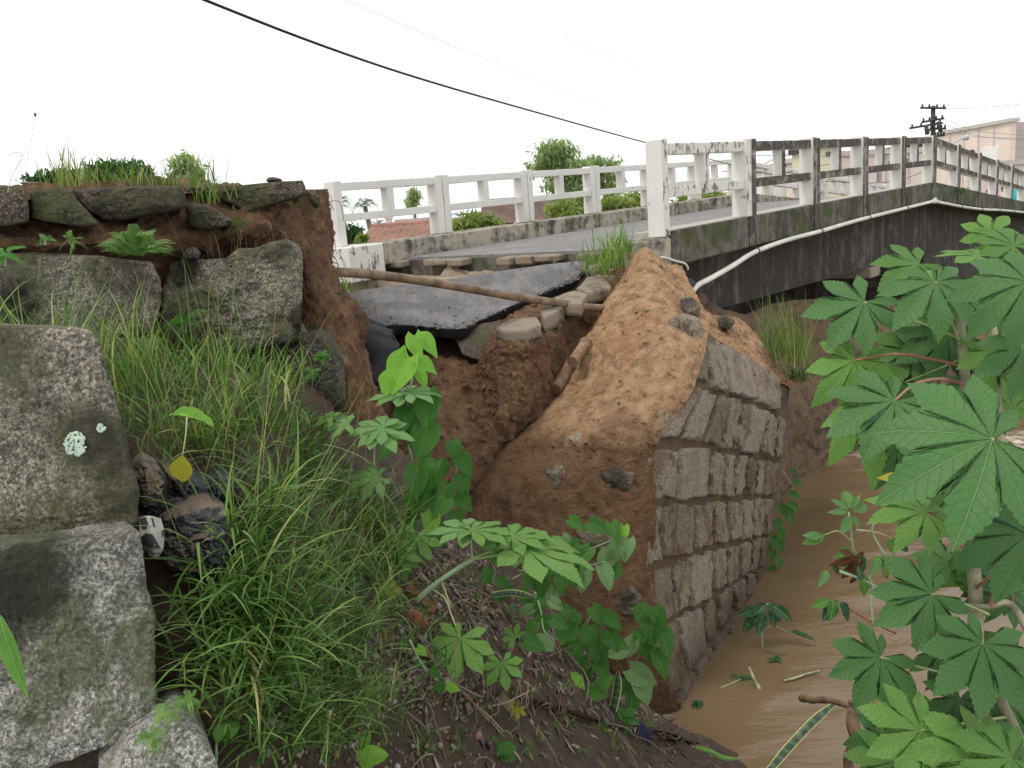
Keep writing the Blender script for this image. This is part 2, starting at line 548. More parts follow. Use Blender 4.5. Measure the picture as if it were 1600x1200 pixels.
def m_asphalt(name, base=0.085, worn=0.5):
    t = NT(name)
    fine = t.noise(140, 3, 0.7)
    v = t.voro(90, 'F1')
    big = t.noise(1.7, 5, 0.6)
    mid = t.noise(7, 5, 0.6, coord=t.map((1.5, 0.35, 1), (0, 0, 0.9)))
    c = t.mix(t.step(v, 0.2, 0.6), (base * 1.5, base * 1.44, base * 1.38), (base * 0.7, base * 0.67, base * 0.65))
    c = t.mix(t.math('MULTIPLY', t.step(t.math('ADD', t.math('MULTIPLY', big, 0.6), t.math('MULTIPLY', mid, 0.4)), 0.42, 0.62), worn), c, (base * 2.6, base * 2.5, base * 2.5))
    c = t.mix(t.math('MULTIPLY', t.step(t.noise(5, 6, 0.7), 0.56, 0.70), 0.35), c, (0.23, 0.16, 0.10))
    return t.done(c, 0.75, t.bump(t.math('ADD', t.math('ADD', fine, v), t.noise(30, 5, 0.7)), 1.0, 0.012), 0.25)
def m_water():
    t = NT("muddy_water")
    p1 = t.map((0.55, 1.6, 1), (0, 0, 0.55))
    n1 = t.noise(2.2, 4, 0.55, coord=p1, dist=0.6)
    n2 = t.noise(9, 4, 0.6, coord=p1, dist=0.4)
    big = t.noise(0.7, 4, 0.6, coord=p1)
    c = t.mix(t.step(big, 0.35, 0.7), (0.140, 0.094, 0.050), (0.175, 0.122, 0.070))
    c = t.mix(t.math('MULTIPLY', t.step(n2, 0.64, 0.78), 0.12), c, (0.30, 0.23, 0.16))
    # churned foam where the current meets the foot of the bank
    s = t.sep(t.pos)
    dy = t.math('ABSOLUTE', t.math('SUBTRACT', s[1], t.math('ADD', 12.35, t.math('MULTIPLY', n1, 0.9))))
    fx = t.step(s[0], 3.2, 3.9)
    fo = t.math('MULTIPLY', t.math('MULTIPLY', t.step(dy, 0.75, 0.1), fx), t.step(t.noise(7, 5, 0.7), 0.40, 0.58))
    c = t.mix(t.math('MULTIPLY', fo, 0.75), c, (0.62, 0.54, 0.44))
    h = t.math('ADD', n1, t.math('MULTIPLY', n2, 0.35))
    return t.done(c, 0.12, t.bump(h, 0.28, 0.05), 0.34)
def m_leaf(name, top, under, vein, rough=0.42, trans=0.25, nside=9.0, bright=None, varyamt=0.18, stripes=False, edge=None):
    t = NT(name)
    uvn = t.n.new("ShaderNodeUVMap")
    s = t.sep(uvn.outputs[0])
    au = t.math('ABSOLUTE', s[0])
    mid = t.step(au, 0.013, 0.004)
    k = t.math('FRACT', t.math('MULTIPLY', t.math('SUBTRACT', s[1], t.math('MULTIPLY', au, 0.85)), nside))
    sv = t.step(t.math('ABSOLUTE', t.math('SUBTRACT', k, 0.5)), 0.065, 0.015)
    net = t.noise(22, 4, 0.6, coord=t.objc)
    r = t.rnd()
    c = t.mix(net, tuple(x * 0.75 for x in top), tuple(x * 1.25 for x in top))
    c = t.mix(t.math('MULTIPLY', r, varyamt * 2), c, tuple(min(1, x * y) for x, y in zip(top, (1.7, 1.45, 0.8))))
    if stripes:
        w = t.wave(6.0, 5.0, coord=t.map((0.4, 1, 1), coord=t.objc), direction='Y')
        c = t.mix(t.math('MULTIPLY', t.step(w, 0.45, 0.6), 0.8), c, under)
    vm = t.math('MAXIMUM', t.math('MULTIPLY', mid, 0.9), t.math('MULTIPLY', sv, 0.55))
    if edge:
        c = t.mix(t.step(au, edge[0], edge[0] + 0.01), c, edge[1])
        vm = t.math('MULTIPLY', sv, 0.0)
    c = t.mix(vm, c, vein)
    bf = t.geo.outputs["Backfacing"]
    c = t.mix(t.math('MULTIPLY', bf, 0.75), c, under)
    h = t.math('ADD', t.math('MULTIPLY', vm, -0.8), t.math('MULTIPLY', net, 0.6))
    return t.done(c, rough, t.bump(h, 0.7, 0.010), 0.20, trans=trans, transcol=bright or tuple(min(1, x * 2.6) for x in top))
def m_grass(name, ramp, trans=0.3, rough=0.45):
    t = NT(name)
    a = t.attr("tint", 2)
    c = t.ramp(a, ramp)
    return t.done(c, rough, None, 0.22, trans=trans, transcol=t.mix(1.0, c, (1.0, 1.15, 0.5), 'MULTIPLY'))
def m_foliage(name, dark, light):
    t = NT(name)
    a = t.attr("tint", 2)
    c = t.ramp(a, [(0.0, dark), (0.6, tuple((x + y) / 2 for x, y in zip(dark, light))), (1.0, light)])
    return t.done(c, 0.6, None, 0.3, trans=0.45, transcol=t.mix(1.0, c, (1.5, 1.6, 0.9), 'MULTIPLY'))
def m_bag():
    t = NT("black_plastic")
    n = t.noise(9, 5, 0.6)
    sand = t.step(t.math('ADD', t.noise(5, 5, 0.6), t.math('MULTIPLY', t.sep(t.geo.outputs["Normal"])[2], 0.16)), 0.60, 0.66)
    c = t.mix(sand, t.mix(n, (0.010, 0.010, 0.013), (0.030, 0.030, 0.036)), t.mix(n, (0.10, 0.070, 0.048), (0.20, 0.145, 0.105)))
    return t.done(c, t.mix(sand, (0.30, 0.30, 0.30), (0.9, 0.9, 0.9)), t.bump(t.math('ADD', n, t.noise(40, 4)), 0.9, 0.02), 0.5)
def m_tiles(name, a, b):
    t = NT(name)
    n = t.noise(1.7, 5, 0.6)
    f = t.noise(14, 4, 0.6)
    c = t.mix(t.step(n, 0.35, 0.65), a, b)
    c = t.mix(t.math('MULTIPLY', t.step(f, 0.5, 0.7), 0.5), c, (0.06, 0.045, 0.04))
    return t.done(c, 0.85, t.bump(f, 0.4, 0.02), 0.2)
def m_bark(name, a, b, rings=0):
    t = NT(name)
    n = t.noise(14, 5, 0.6, coord=t.map((1, 1, 0.35)))
    c = t.mix(t.step(n, 0.35, 0.65), a, b)
    if rings:
        w = t.wave(rings, 2.0, direction='Z')
        c = t.mix(t.math('MULTIPLY', t.step(w, 0.8, 0.95), 0.4), c, tuple(x * 0.5 for x in a))
    return t.done(c, 0.7, t.bump(n, 0.4, 0.006), 0.35)

M = {}
M['sand'] = m_sand(); M['pit'] = m_pit(); M['soil'] = m_soil(); M['embank'] = m_embank()
M['granite'] = m_granite("granite_block", (0.28, 0.255, 0.20), 0.72, 0.9, [(*P(430, 560, 4.1), 0.12), (*P(285, 420, 4.1), 0.10), (*P(470, 500, 4.15), 0.07), (*P(20, 470, 3.7), 0.12)])
M['granite_light'] = m_granite("granite_pale", (0.38, 0.365, 0.325), 0.62, 0.75, [(*P(30, 905, 1.84), 0.115), (*P(-10, 960, 1.84), 0.10), (*P(245, 1060, 1.95), 0.07)])
M['granite_dark'] = m_granite("granite_dark", (0.155, 0.14, 0.112), 0.6, 0.95)
M['granite_brown'] = m_granite("granite_brown", (0.22, 0.175, 0.125), 0.35, 0.7)
M['slab'] = m_granite("old_pavement", (0.12, 0.095, 0.075), 0.22, 0.7)
M['slab_moss'] = m_granite("mossy_pavement", (0.065, 0.07, 0.04), 1.5, 0.7)
M['mortar'] = m_concrete("muddy_mortar", (0.115, 0.075, 0.046), 0.62, 0.12, 0.4)
def m_wallstone():
    t = NT("dressed_stone")
    fine = t.noise(60, 4, 0.7); mid = t.noise(13, 5, 0.65); big = t.noise(2.4, 4, 0.6)
    st = t.noise(10, 5, 0.7, coord=t.map((1.0, 1.0, 0.42)), dist=0.5)
    c = t.ramp(fine, [(0.3, (0.11, 0.090, 0.068)), (0.5, (0.235, 0.192, 0.142)), (0.7, (0.43, 0.37, 0.29))])
    c = t.mix(t.math('MULTIPLY', t.step(st, 0.52, 0.62), 0.75), c, t.mix(mid, (0.035, 0.024, 0.016), (0.095, 0.062, 0.040)))
    c = t.mix(t.math('MULTIPLY', t.step(big, 0.50, 0.66), 0.7), c, t.mix(mid, (0.075, 0.043, 0.025), (0.165, 0.102, 0.062)))
    c = t.mix(t.math('MULTIPLY', t.step(mid, 0.58, 0.72), 0.45), c, (0.32, 0.29, 0.245))
    rn = t.rnd()
    c = t.mix(t.math('MULTIPLY', t.step(rn, 0.45, 1.0), 0.45), c, t.mix(fine, (0.20, 0.17, 0.13), (0.42, 0.385, 0.32)))
    c = t.mix(t.math('MULTIPLY', t.step(rn, 0.40, 0.0), 0.5), c, (0.10, 0.066, 0.042))
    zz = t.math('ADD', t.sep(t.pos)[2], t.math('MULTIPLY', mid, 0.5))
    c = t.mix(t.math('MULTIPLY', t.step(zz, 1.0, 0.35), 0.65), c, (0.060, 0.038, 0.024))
    return t.done(c, 0.9, t.bump(t.math('ADD', t.math('MULTIPLY', fine, 0.5), t.math('ADD', st, mid)), 1.0, 0.022), 0.2)
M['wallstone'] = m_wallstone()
M['fascia'] = m_concrete("weathered_fascia", (0.165, 0.148, 0.118), 0.70, 0.75, 0.5)
M['girder'] = m_concrete("stained_girder", (0.15, 0.132, 0.115), 0.93, 0.05, 0.85)
M['kerb'] = m_concrete("weathered_kerb", (0.42, 0.385, 0.31), 0.66, 0.12, 0.5)
M['abut'] = m_concrete("abutment_concrete", (0.34, 0.28, 0.21), 0.42, 0.05, 0.6)
M['walk'] = m_concrete("walkway_concrete", (0.42, 0.39, 0.35), 0.2, 0.0, 0.3)
M['paver'] = m_concrete("kerb_stone", (0.25, 0.205, 0.155), 0.5, 0.3, 0.2, 0.25)
M['white'] = m_white("white_paint", 0.12, 0.05)
M['white_far'] = m_white("white_paint_worn", 0.52, 0.12)
M['white_flaky'] = m_white("white_paint_flaking", 0.92, 0.45)
M['mildew'] = m_concrete("mildewed_paint", (0.40, 0.37, 0.33), 0.92, 0.0, 0.4, 0.0, ((0.030, 0.025, 0.021), (0.090, 0.075, 0.063)))
M['road'] = m_asphalt("road_surface", 0.27, 0.12)
M['asphalt'] = m_asphalt("broken_asphalt", 0.165, 0.35)
M['tar'] = m_plain("tar_layer", (0.012, 0.011, 0.011), 0.7, 0.5, 9, 0.8)
M['water'] = m_water()
M['pvc'] = m_plain("white_pipe", (0.70, 0.68, 0.63), 0.45, 0.12, 3, 0.05, 0.5)
M['oldpipe'] = m_plain("muddy_pipe", (0.21, 0.145, 0.095), 0.8, 0.45, 7, 0.3)
M['iron'] = m_plain("dark_iron", (0.05, 0.042, 0.04), 0.7, 0.4, 20)
M['cable'] = m_plain("black_cable", (0.012, 0.011, 0.022), 0.5, 0.2, 5, 0.0)
M['wire'] = m_plain("grey_wire", (0.18, 0.18, 0.2), 0.5, 0.2, 5, 0.0)
M['clay'] = m_plain("clay_pipe", (0.24, 0.145, 0.085), 0.85, 0.35, 9, 0.4)
M['brick'] = m_plain("brick_fragment", (0.24, 0.095, 0.055), 0.85, 0.35, 14, 0.5)
M['bag'] = m_bag()
M['castor'] = m_leaf("castor_leaf", (0.024, 0.075, 0.036), (0.085, 0.19, 0.05), (0.24, 0.36, 0.17), 0.33, 0.14, 10)
M['castor_mid'] = m_leaf("castor_leaf_mid", (0.040, 0.118, 0.030), (0.11, 0.22, 0.05), (0.30, 0.44, 0.17), 0.36, 0.20, 10)
M['castor_young'] = m_leaf("castor_leaf_young", (0.085, 0.20, 0.040), (0.16, 0.30, 0.07), (0.40, 0.54, 0.21), 0.42, 0.28, 9)
M['castor_pale'] = m_leaf("castor_leaf_pale", (0.115, 0.25, 0.085), (0.20, 0.35, 0.12), (0.44, 0.56, 0.30), 0.45, 0.3, 9)
M['castor_yellow'] = m_leaf("castor_leaf_yellow", (0.32, 0.30, 0.03), (0.35, 0.33, 0.06), (0.5, 0.5, 0.15), 0.5, 0.35, 9)
M['castor_brown'] = m_leaf("castor_leaf_dead", (0.09, 0.04, 0.018), (0.13, 0.06, 0.03), (0.16, 0.08, 0.04), 0.8, 0.1, 8)
M['heart'] = m_leaf("creeper_leaf", (0.048, 0.140, 0.028), (0.14, 0.30, 0.08), (0.22, 0.40, 0.12), 0.30, 0.3, 7)
M['heart_bright'] = m_leaf("creeper_leaf_bright", (0.17, 0.36, 0.05), (0.24, 0.42, 0.10), (0.40, 0.60, 0.18), 0.35, 0.4, 7)
M['heart_pale'] = m_leaf("creeper_leaf_pale", (0.13, 0.235, 0.095), (0.17, 0.28, 0.13), (0.10, 0.22, 0.06), 0.35, 0.25, 6, stripes=True)
M['lance'] = m_leaf("weed_leaf", (0.065, 0.18, 0.035), (0.13, 0.28, 0.08), (0.22, 0.38, 0.12), 0.4, 0.3, 8)
def m_sword():
    t = NT("sword_leaf")
    uvn = t.n.new("ShaderNodeUVMap")
    s = t.sep(uvn.outputs[0])
    nz = t.noise(30, 3, 0.6, coord=t.map((1, 1, 1), coord=t.pos))
    band = t.math('SINE', t.math('ADD', t.math('MULTIPLY', s[1], 62.0), t.math('MULTIPLY', nz, 7.0)))
    c = t.mix(t.step(band, -0.1, 0.6), (0.026, 0.050, 0.024), (0.065, 0.100, 0.055))
    c = t.mix(t.step(t.math('ABSOLUTE', s[0]), 0.058, 0.064), c, (0.42, 0.44, 0.15))
    return t.done(c, 0.35, None, 0.4)
M['snake'] = m_sword()
M['stem'] = m_bark("green_stem", (0.20, 0.30, 0.16), (0.34, 0.42, 0.26))
M['stem_grey'] = m_bark("castor_stem", (0.20, 0.19, 0.12), (0.36, 0.34, 0.22), 3.0)
M['petiole'] = m_bark("petiole", (0.26, 0.32, 0.12), (0.38, 0.40, 0.20))
M['petiole_red'] = m_bark("petiole_red", (0.27, 0.10, 0.07), (0.34, 0.19, 0.11))
M['twig'] = m_bark("twig", (0.10, 0.06, 0.035), (0.20, 0.13, 0.075))
M['bark'] = m_bark("tree_bark", (0.11, 0.085, 0.06), (0.22, 0.17, 0.12))
M['grass'] = m_grass("grass_blade", [(0.0, (0.035, 0.080, 0.016)), (0.35, (0.075, 0.155, 0.035)), (0.65, (0.135, 0.235, 0.055)), (0.88, (0.24, 0.32, 0.09)), (1.0, (0.42, 0.36, 0.17))])
M['grass_bright'] = m_grass("young_grass", [(0.0, (0.10, 0.21, 0.03)), (0.6, (0.20, 0.34, 0.06)), (1.0, (0.34, 0.42, 0.12))])
M['fern'] = m_grass("fern_frond", [(0.0, (0.045, 0.12, 0.025)), (0.6, (0.12, 0.24, 0.05)), (1.0, (0.22, 0.34, 0.10))])
M['fol_tree'] = m_foliage("glare_pale_leaves", (0.14, 0.22, 0.09), (0.46, 0.54, 0.30))  # sky glare on the far trees put into this lightened green
M['fol_bush'] = m_foliage("bush_leaves", (0.12, 0.18, 0.04), (0.40, 0.45, 0.17))
M['fol_dark'] = m_foliage("shrub_leaves", (0.018, 0.055, 0.018), (0.08, 0.18, 0.05))
M['fol_palm'] = m_foliage("palm_leaves", (0.035, 0.08, 0.035), (0.14, 0.22, 0.11))
M['tile'] = m_tiles("clay_roof_tile", (0.38, 0.20, 0.145), (0.27, 0.145, 0.11))
M['tile_dark'] = m_tiles("old_roof_tile", (0.22, 0.14, 0.11), (0.13, 0.085, 0.07))
M['plaster'] = m_plain("haze_pale_plaster", (0.72, 0.62, 0.55), 0.8, 0.06, 1.2, 0.1)  # far building walls from here on: haze and overexposure put into pale colours
M['plaster_pink'] = m_plain("hazed_pink_cladding", (0.80, 0.65, 0.58), 0.8, 0.05, 0.7, 0.05)
M['plaster_grey'] = m_plain("grey_cladding", (0.52, 0.44, 0.42), 0.8, 0.05, 0.7, 0.05)
M['plaster_white'] = m_plain("white_plaster", (0.80, 0.79, 0.76), 0.8, 0.05, 1.0, 0.05)
M['plaster_yellow'] = m_plain("cream_plaster", (0.70, 0.66, 0.46), 0.8, 0.05, 1.0, 0.05)
M['glass_dark'] = m_plain("window_glass", (0.16, 0.17, 0.20), 0.15, 0.3, 1.0, 0.0, 0.6)
M['frame'] = m_plain("window_frame", (0.55, 0.50, 0.47), 0.6, 0.1)
M['tank'] = m_plain("tank_plastic", (0.52, 0.60, 0.68), 0.5, 0.08)
M['steel'] = m_plain("galvanised_steel", (0.45, 0.46, 0.47), 0.45, 0.1)
M['skin'] = m_plain("skin", (0.36, 0.19, 0.12), 0.6, 0.1)
M['hair'] = m_plain("dark_hair", (0.012, 0.010, 0.009), 0.6, 0.2)
M['turq'] = m_plain("turquoise_cloth", (0.05, 0.46, 0.50), 0.8, 0.1)
M['pinkcloth'] = m_plain("pale_cloth", (0.66, 0.50, 0.47), 0.8, 0.1)
M['denim'] = m_plain("dark_cloth", (0.05, 0.06, 0.10), 0.85, 0.2)
M['ragblue'] = m_plain("blue_rag", (0.030, 0.036, 0.065), 0.85, 0.4, 30, 0.6)
M['land'] = m_plain("far_ground", (0.10, 0.13, 0.05), 0.95, 0.3, 0.3, 0.2)
M['label'] = m_plain("printed_bag", (0.27, 0.27, 0.235), 0.5, 0.15, 20, 0.2)
M['ink'] = m_plain("ink", (0.02, 0.02, 0.022), 0.6, 0.2)
M['lichen'] = m_plain("lichen", (0.40, 0.50, 0.40), 0.95, 0.25, 30, 0.5)
M['moss'] = m_plain("moss", (0.045, 0.075, 0.012), 1.0, 0.5, 30, 0.8)

# pebbles take their tint from the stone itself
def m_gravel():
    t = NT("gravel_stone")
    a = t.attr("tint", 2)
    c = t.ramp(a, [(0.0, (0.05, 0.04, 0.035)), (0.3, (0.12, 0.09, 0.07)), (0.55, (0.22, 0.17, 0.13)), (0.75, (0.20, 0.11, 0.06)), (0.93, (0.22, 0.20, 0.19)), (1.0, (0.36, 0.33, 0.30))])
    return t.done(c, 0.7, t.bump(t.noise(120, 3), 0.3, 0.003), 0.4)
M['gravel'] = m_gravel()
M['gravel_pale'] = m_granite("pale_pebble", (0.45, 0.42, 0.38), 0.0, 0.1)

# ------------------------------------------------------------------ ground, river, banks
def pts(rows):
    return [[np.array(p[1:], float) if p[0] == 'w' else P(*p) for p in r] for r in rows]
def terrain(name, patches, mat, kind='structure', gul=0.0):
    """patches: (rows, nv, nu, noise amplitude, noise scale, seed, flip); returns the fine grids too"""
    V, F, G, off = [], [], [], 0
    for rows, nv, nu, amp, sc, sd, flip in patches:
        g = loft(pts(rows), nv, nu)
        n = gnormals(g) * (-1 if flip else 1)
        d = fbm(g, sc, 5, sd, 0.55) * amp + fbm(g, sc * 0.3, 2, sd + 3) * amp * 1.2 + fbm(g, sc * 5.0, 4, sd + 9, 0.6, ridged=True) * amp * 0.30 + fbm(g * np.array([1, 1, .22]), sc * 2.0, 4, sd + 15, 0.55, ridged=True) * amp * gul
        g = g + n * d[..., None]
        G.append((g, n))
        V.append(g.reshape(-1, 3))
        f = gridfaces(nv, nu, off)
        F.append(f[:, ::-1] if flip else f)
        off += nv * nu
    o = obj(name, np.concatenate(V), np.concatenate(F), mat, smooth=True)
    if kind: o["kind"] = kind
    return o, G

# river: one sheet with low swells, a second far sheet only as its continuation
gx, gy = np.meshgrid(np.linspace(-4, 16, 260), np.linspace(1.0, 22, 270))
gz = fbm(np.stack([gx * 0.7 + gy * 0.5, gy * 1.1 - gx * 0.4, gx * 0], -1), 1.6, 4, 3) * 0.030
gz += fbm(np.stack([gx * 0.6 + gy * 0.5, gy * 1.2 - gx * 0.4, gx * 0], -1), 6, 3, 8) * 0.006
gz += np.exp(-((gy - 12.4) / 0.7) ** 2) * (gx > 3.0) * np.abs(fbm(np.stack([gx, gy, gx * 0], -1), 3, 3, 5)) * 0.14
o = obj("river", np.stack([gx, gy, gz], -1).reshape(-1, 3), gridfaces(270, 260), M['water'], smooth=True)
o["kind"] = "structure"

# the near bank: from the foot of the old wall at the left down to the water
SLOPE = [
    [('w', -1.6, .2, 1.7), ('w', -1.6, 1.3, 2.2), ('w', -1.6, 2.1, 3.0), ('w', -1.6, 3, 3.5), ('w', -1.6, 4.0, 3.45), ('w', -1.4, 4.9, 3.2), ('w', -1.2, 5.6, 2.2)],
    [('w', -.74, .2, 1.7), ('w', -.74, 1.4, 2.52), ('w', -.80, 2.05, 3.16), ('w', -.95, 3.0, 3.40), ('w', -1.05, 3.9, 3.32), (545, 655, 4.75), (570, 760, 6.0)],
    [('w', -.35, .2, 1.6), (480, 1190, 2.08), (480, 1000, 2.45), (480, 860, 2.95), (500, 740, 3.75), (590, 675, 4.85), (640, 790, 6.1)],
    [('w', .05, .2, 1.8), (640, 1190, 2.6), (640, 1040, 3.0), (640, 920, 3.55), (640, 820, 4.2), (670, 745, 5.05), (710, 850, 6.2)],
    [('w', .5, .2, 1.4), (840, 1190, 3.55), (830, 1080, 3.9), (815, 990, 4.3), (790, 920, 4.75), (765, 850, 5.3), (790, 950, 6.3)],
    [('w', 1.1, .2, .8), (1010, 1205, 4.65), (980, 1135, 5.0), (950, 1070, 5.35), (915, 1010, 5.65), (880, 960, 5.95), (880, 1040, 6.5)],
    [('w', 1.7, .2, .2), (1130, 1215, 5.5), (1095, 1165, 5.75), (1050, 1130, 6.05), (1010, 1110, 6.3), (970, 1090, 6.4), (960, 1130, 6.9)],
    [('w', 2.6, .2, -.7), (1240, 1260, 5.9), (1180, 1235, 6.3), (1130, 1210, 6.6), (1090, 1190, 6.9), (1040, 1170, 7.0), (1010, 1180, 7.2)],
]
bank, GS = terrain("river_bank", [(SLOPE, 190, 210, 0.045, 3.2, 21, False)], M['soil'])
GSL, GSN = GS[0]

# earth cut open below the fallen road
PIT = [
    [(480, 505, 9.0), (560, 515, 8.9), (650, 518, 8.8), (740, 512, 8.7), (800, 486, 9.0), (870, 458, 9.5), (940, 432, 9.7), (1010, 395, 9.7)],
    [(480, 560, 8.3), (570, 560, 8.2), (660, 560, 8.1), (735, 550, 8.0), (778, 528, 7.6), (842, 522, 7.7), (915, 485, 8.75), (985, 450, 9.2)],
    [(480, 620, 7.8), (580, 620, 7.5), (670, 620, 7.45), (745, 600, 7.6), (775, 575, 7.35), (840, 560, 7.55), (885, 550, 8.2), (950, 530, 8.6)],
    [(480, 700, 7.3), (590, 690, 7.0), (685, 690, 6.95), (755, 670, 7.35), (795, 640, 7.3), (835, 630, 7.5), (870, 620, 7.8), (920, 620, 8.2)],
    [(500, 790, 6.9), (600, 770, 6.6), (690, 760, 6.6), (750, 745, 7.1), (790, 715, 7.35), (815, 700, 7.6), (840, 700, 7.6), (890, 700, 7.8)],
    [(540, 900, 6.6), (620, 870, 6.3), (700, 850, 6.3), (750, 830, 6.95), (785, 800, 7.2), (800, 790, 7.4), (820, 790, 7.2), (860, 790, 7.4)],
    [(560, 1050, 6.4), (640, 1010, 6.3), (720, 980, 6.3), (770, 950, 6.9), (800, 930, 7.1), (820, 920, 7.3), (840, 920, 7.0), (860, 920, 7.2)],
]
terrain("washed_out_earth", [(PIT, 230, 320, 0.055, 2.6, 41, True)], M['pit'], gul=1.0)

# sandy heap left standing over the broken end of the stone wall
HEAP = [
    [(994, 400, 9.25), (1000, 394, 9.12), (1006, 389, 9.0), (1013, 392, 8.98), (1026, 402, 9.0), (1044, 416, 9.2)],
    [(946, 472, 8.72), (966, 464, 8.58), (992, 456, 8.42), (1022, 454, 8.28), (1050, 462, 8.35), (1076, 472, 8.6)],
    [(908, 546, 8.12), (934, 534, 7.98), (970, 522, 7.78), (1012, 515, 7.6), (1048, 508, 7.55), (1085, 512, 7.65)],
    [(862, 628, 7.72), (890, 622, 7.58), (934, 612, 7.36), (985, 602, 7.18), (1030, 595, 7.08), (1066, 592, 7.12)],
    [(790, 696, 7.45), (828, 682, 7.12), (882, 676, 6.86), (935, 678, 6.70), (975, 680, 6.65), (1012, 682, 6.70)],
    [(776, 722, 7.25), (818, 712, 6.98), (880, 712, 6.76), (935, 714, 6.62), (975, 714, 6.58), (1005, 716, 6.63)],
    [(735, 780, 6.95), (785, 764, 6.80), (845, 760, 6.68), (905, 765, 6.60), (955, 770, 6.55), (1002, 775, 6.58)],
    [(710, 870, 6.75), (765, 855, 6.68), (835, 860, 6.60), (900, 870, 6.55), (955, 880, 6.52), (1002, 885, 6.56)],
    [(730, 980, 6.7), (785, 965, 6.62), (850, 970, 6.58), (910, 980, 6.55), (965, 990, 6.54), (1012, 1000, 6.60)],
    [(840, 1080, 7.2), (860, 1070, 6.8), (900, 1080, 6.65), (950, 1090, 6.62), (1005, 1100, 6.64), (1045, 1112, 6.74)],
    [(860, 1200, 7.3), (880, 1190, 6.9), (920, 1200, 6.75), (960, 1200, 6.75), (1020, 1210, 6.80), (1062, 1215, 6.90)],
]
HEAP = [[(r[0][0] - 4, r[0][1] + 10, r[0][2] + .9)] + r + [(r[-1][0] + 20, r[-1][1] + 3, r[-1][2] + .080)] for r in HEAP]
WTOP = [
    [(1006, 391, 9.06), (1034, 411, 9.5), (1064, 440, 9.8), (1088, 470, 10.0), (1118, 494, 10.1), (1150, 497, 10.1), (1186, 522, 10.3), (1212, 560, 10.3), (1246, 590, 10.3)],
    [(1012, 420, 8.7), (1040, 440, 9.0), (1066, 466, 9.1), (1092, 492, 9.3), (1124, 512, 9.4), (1152, 522, 9.5), (1188, 546, 9.7), (1214, 574, 9.8), (1246, 600, 9.9)],
    [(1024, 470, 8.1), (1050, 482, 8.2), (1076, 500, 8.3), (1098, 514, 8.5), (1126, 532, 8.7), (1154, 544, 8.9), (1190, 566, 9.1), (1216, 584, 9.2), (1242, 604, 9.4)],
    [(1040, 520, 7.6), (1064, 522, 7.7), (1088, 526, 7.85), (1106, 532, 8.0), (1130, 546, 8.2), (1158, 560, 8.4), (1192, 578, 8.7), (1216, 592, 8.95), (1240, 610, 9.2)],
]
terrain("sand_heap", [(HEAP, 300, 220, 0.032, 3.6, 61, True), (WTOP, 110, 240, 0.05, 4.0, 71, False)], M['sand'], gul=0.6)

# made ground of the road behind the old wall, torn off at its right end
EMB = [
    [(-200, 294, 3.9), (60, 296, 4.2), (250, 293, 4.6), (350, 293, 4.8), (430, 300, 4.9), (490, 300, 5.2), (495, 296, 6.0), (470, 296, 9.0)],
    [(-200, 340, 3.70), (60, 342, 3.9), (250, 338, 4.25), (350, 330, 4.5), (430, 318, 4.7), (500, 330, 5.1), (500, 330, 5.9), (470, 330, 9.0)],
    [(-200, 375, 3.55), (60, 380, 3.75), (250, 378, 4.15), (350, 365, 4.35), (430, 345, 4.55), (494, 372, 4.95), (506, 372, 5.8), (475, 370, 9.0)],
    [(-200, 410, 3.7), (60, 410, 3.9), (250, 405, 4.3), (350, 400, 4.5), (440, 380, 4.62), (492, 410, 4.85), (508, 415, 5.7), (480, 410, 9.0)],
    [(-200, 500, 3.9), (60, 500, 4.1), (250, 480, 4.5), (350, 470, 4.7), (450, 450, 4.75), (505, 455, 4.85), (530, 462, 5.7), (490, 460, 9.0)],
    [(-200, 560, 3.9), (60, 560, 4.1), (250, 540, 4.5), (350, 530, 4.7), (470, 500, 4.75), (540, 488, 4.90), (562, 500, 5.6), (520, 500, 9.0)],
    [(-200, 620, 3.9), (60, 620, 4.1), (250, 600, 4.5), (350, 590, 4.7), (490, 540, 4.72), (545, 535, 4.90), (562, 545, 5.6), (530, 545, 9.0)],
    [(-200, 700, 3.9), (60, 700, 4.1), (250, 680, 4.5), (350, 660, 4.7), (520, 600, 4.72), (556, 600, 4.85), (580, 620, 5.6), (550, 620, 9.0)],
    [(-200, 800, 3.9), (60, 800, 4.1), (250, 780, 4.5), (350, 760, 4.7), (540, 700, 4.8), (590, 690, 4.9), (620, 720, 5.6), (590, 720, 9.0)],
]
_, GE = terrain("road_embankment", [(EMB, 200, 340, 0.05, 3.4, 81, True)], M['embank'], gul=0.8)

# top of the made ground, running back from the torn edge (seen only from a little higher)
TOPG = [[('w', -9, 3.5, 4.22), ('w', -3, 3.7, 4.24), ('w', -1.75, 4.5, 4.28), ('w', -1.2, 5.0, 4.29)],
        [('w', -9, 6, 4.25), ('w', -3.5, 6, 4.26), ('w', -2.2, 6, 4.27), ('w', -1.4, 6, 4.22)],
        [('w', -9, 9, 4.2), ('w', -4, 9, 4.2), ('w', -3.2, 9, 4.18), ('w', -2.4, 9, 4.1)],
        [('w', -9, 13, 2.0), ('w', -4.5, 13, 1.9), ('w', -4, 12.5, 1.8), ('w', -3.4, 12, 1.7)]]
terrain("embankment_top", [(TOPG, 60, 80, 0.02, 3.0, 91, False)], M['embank'])

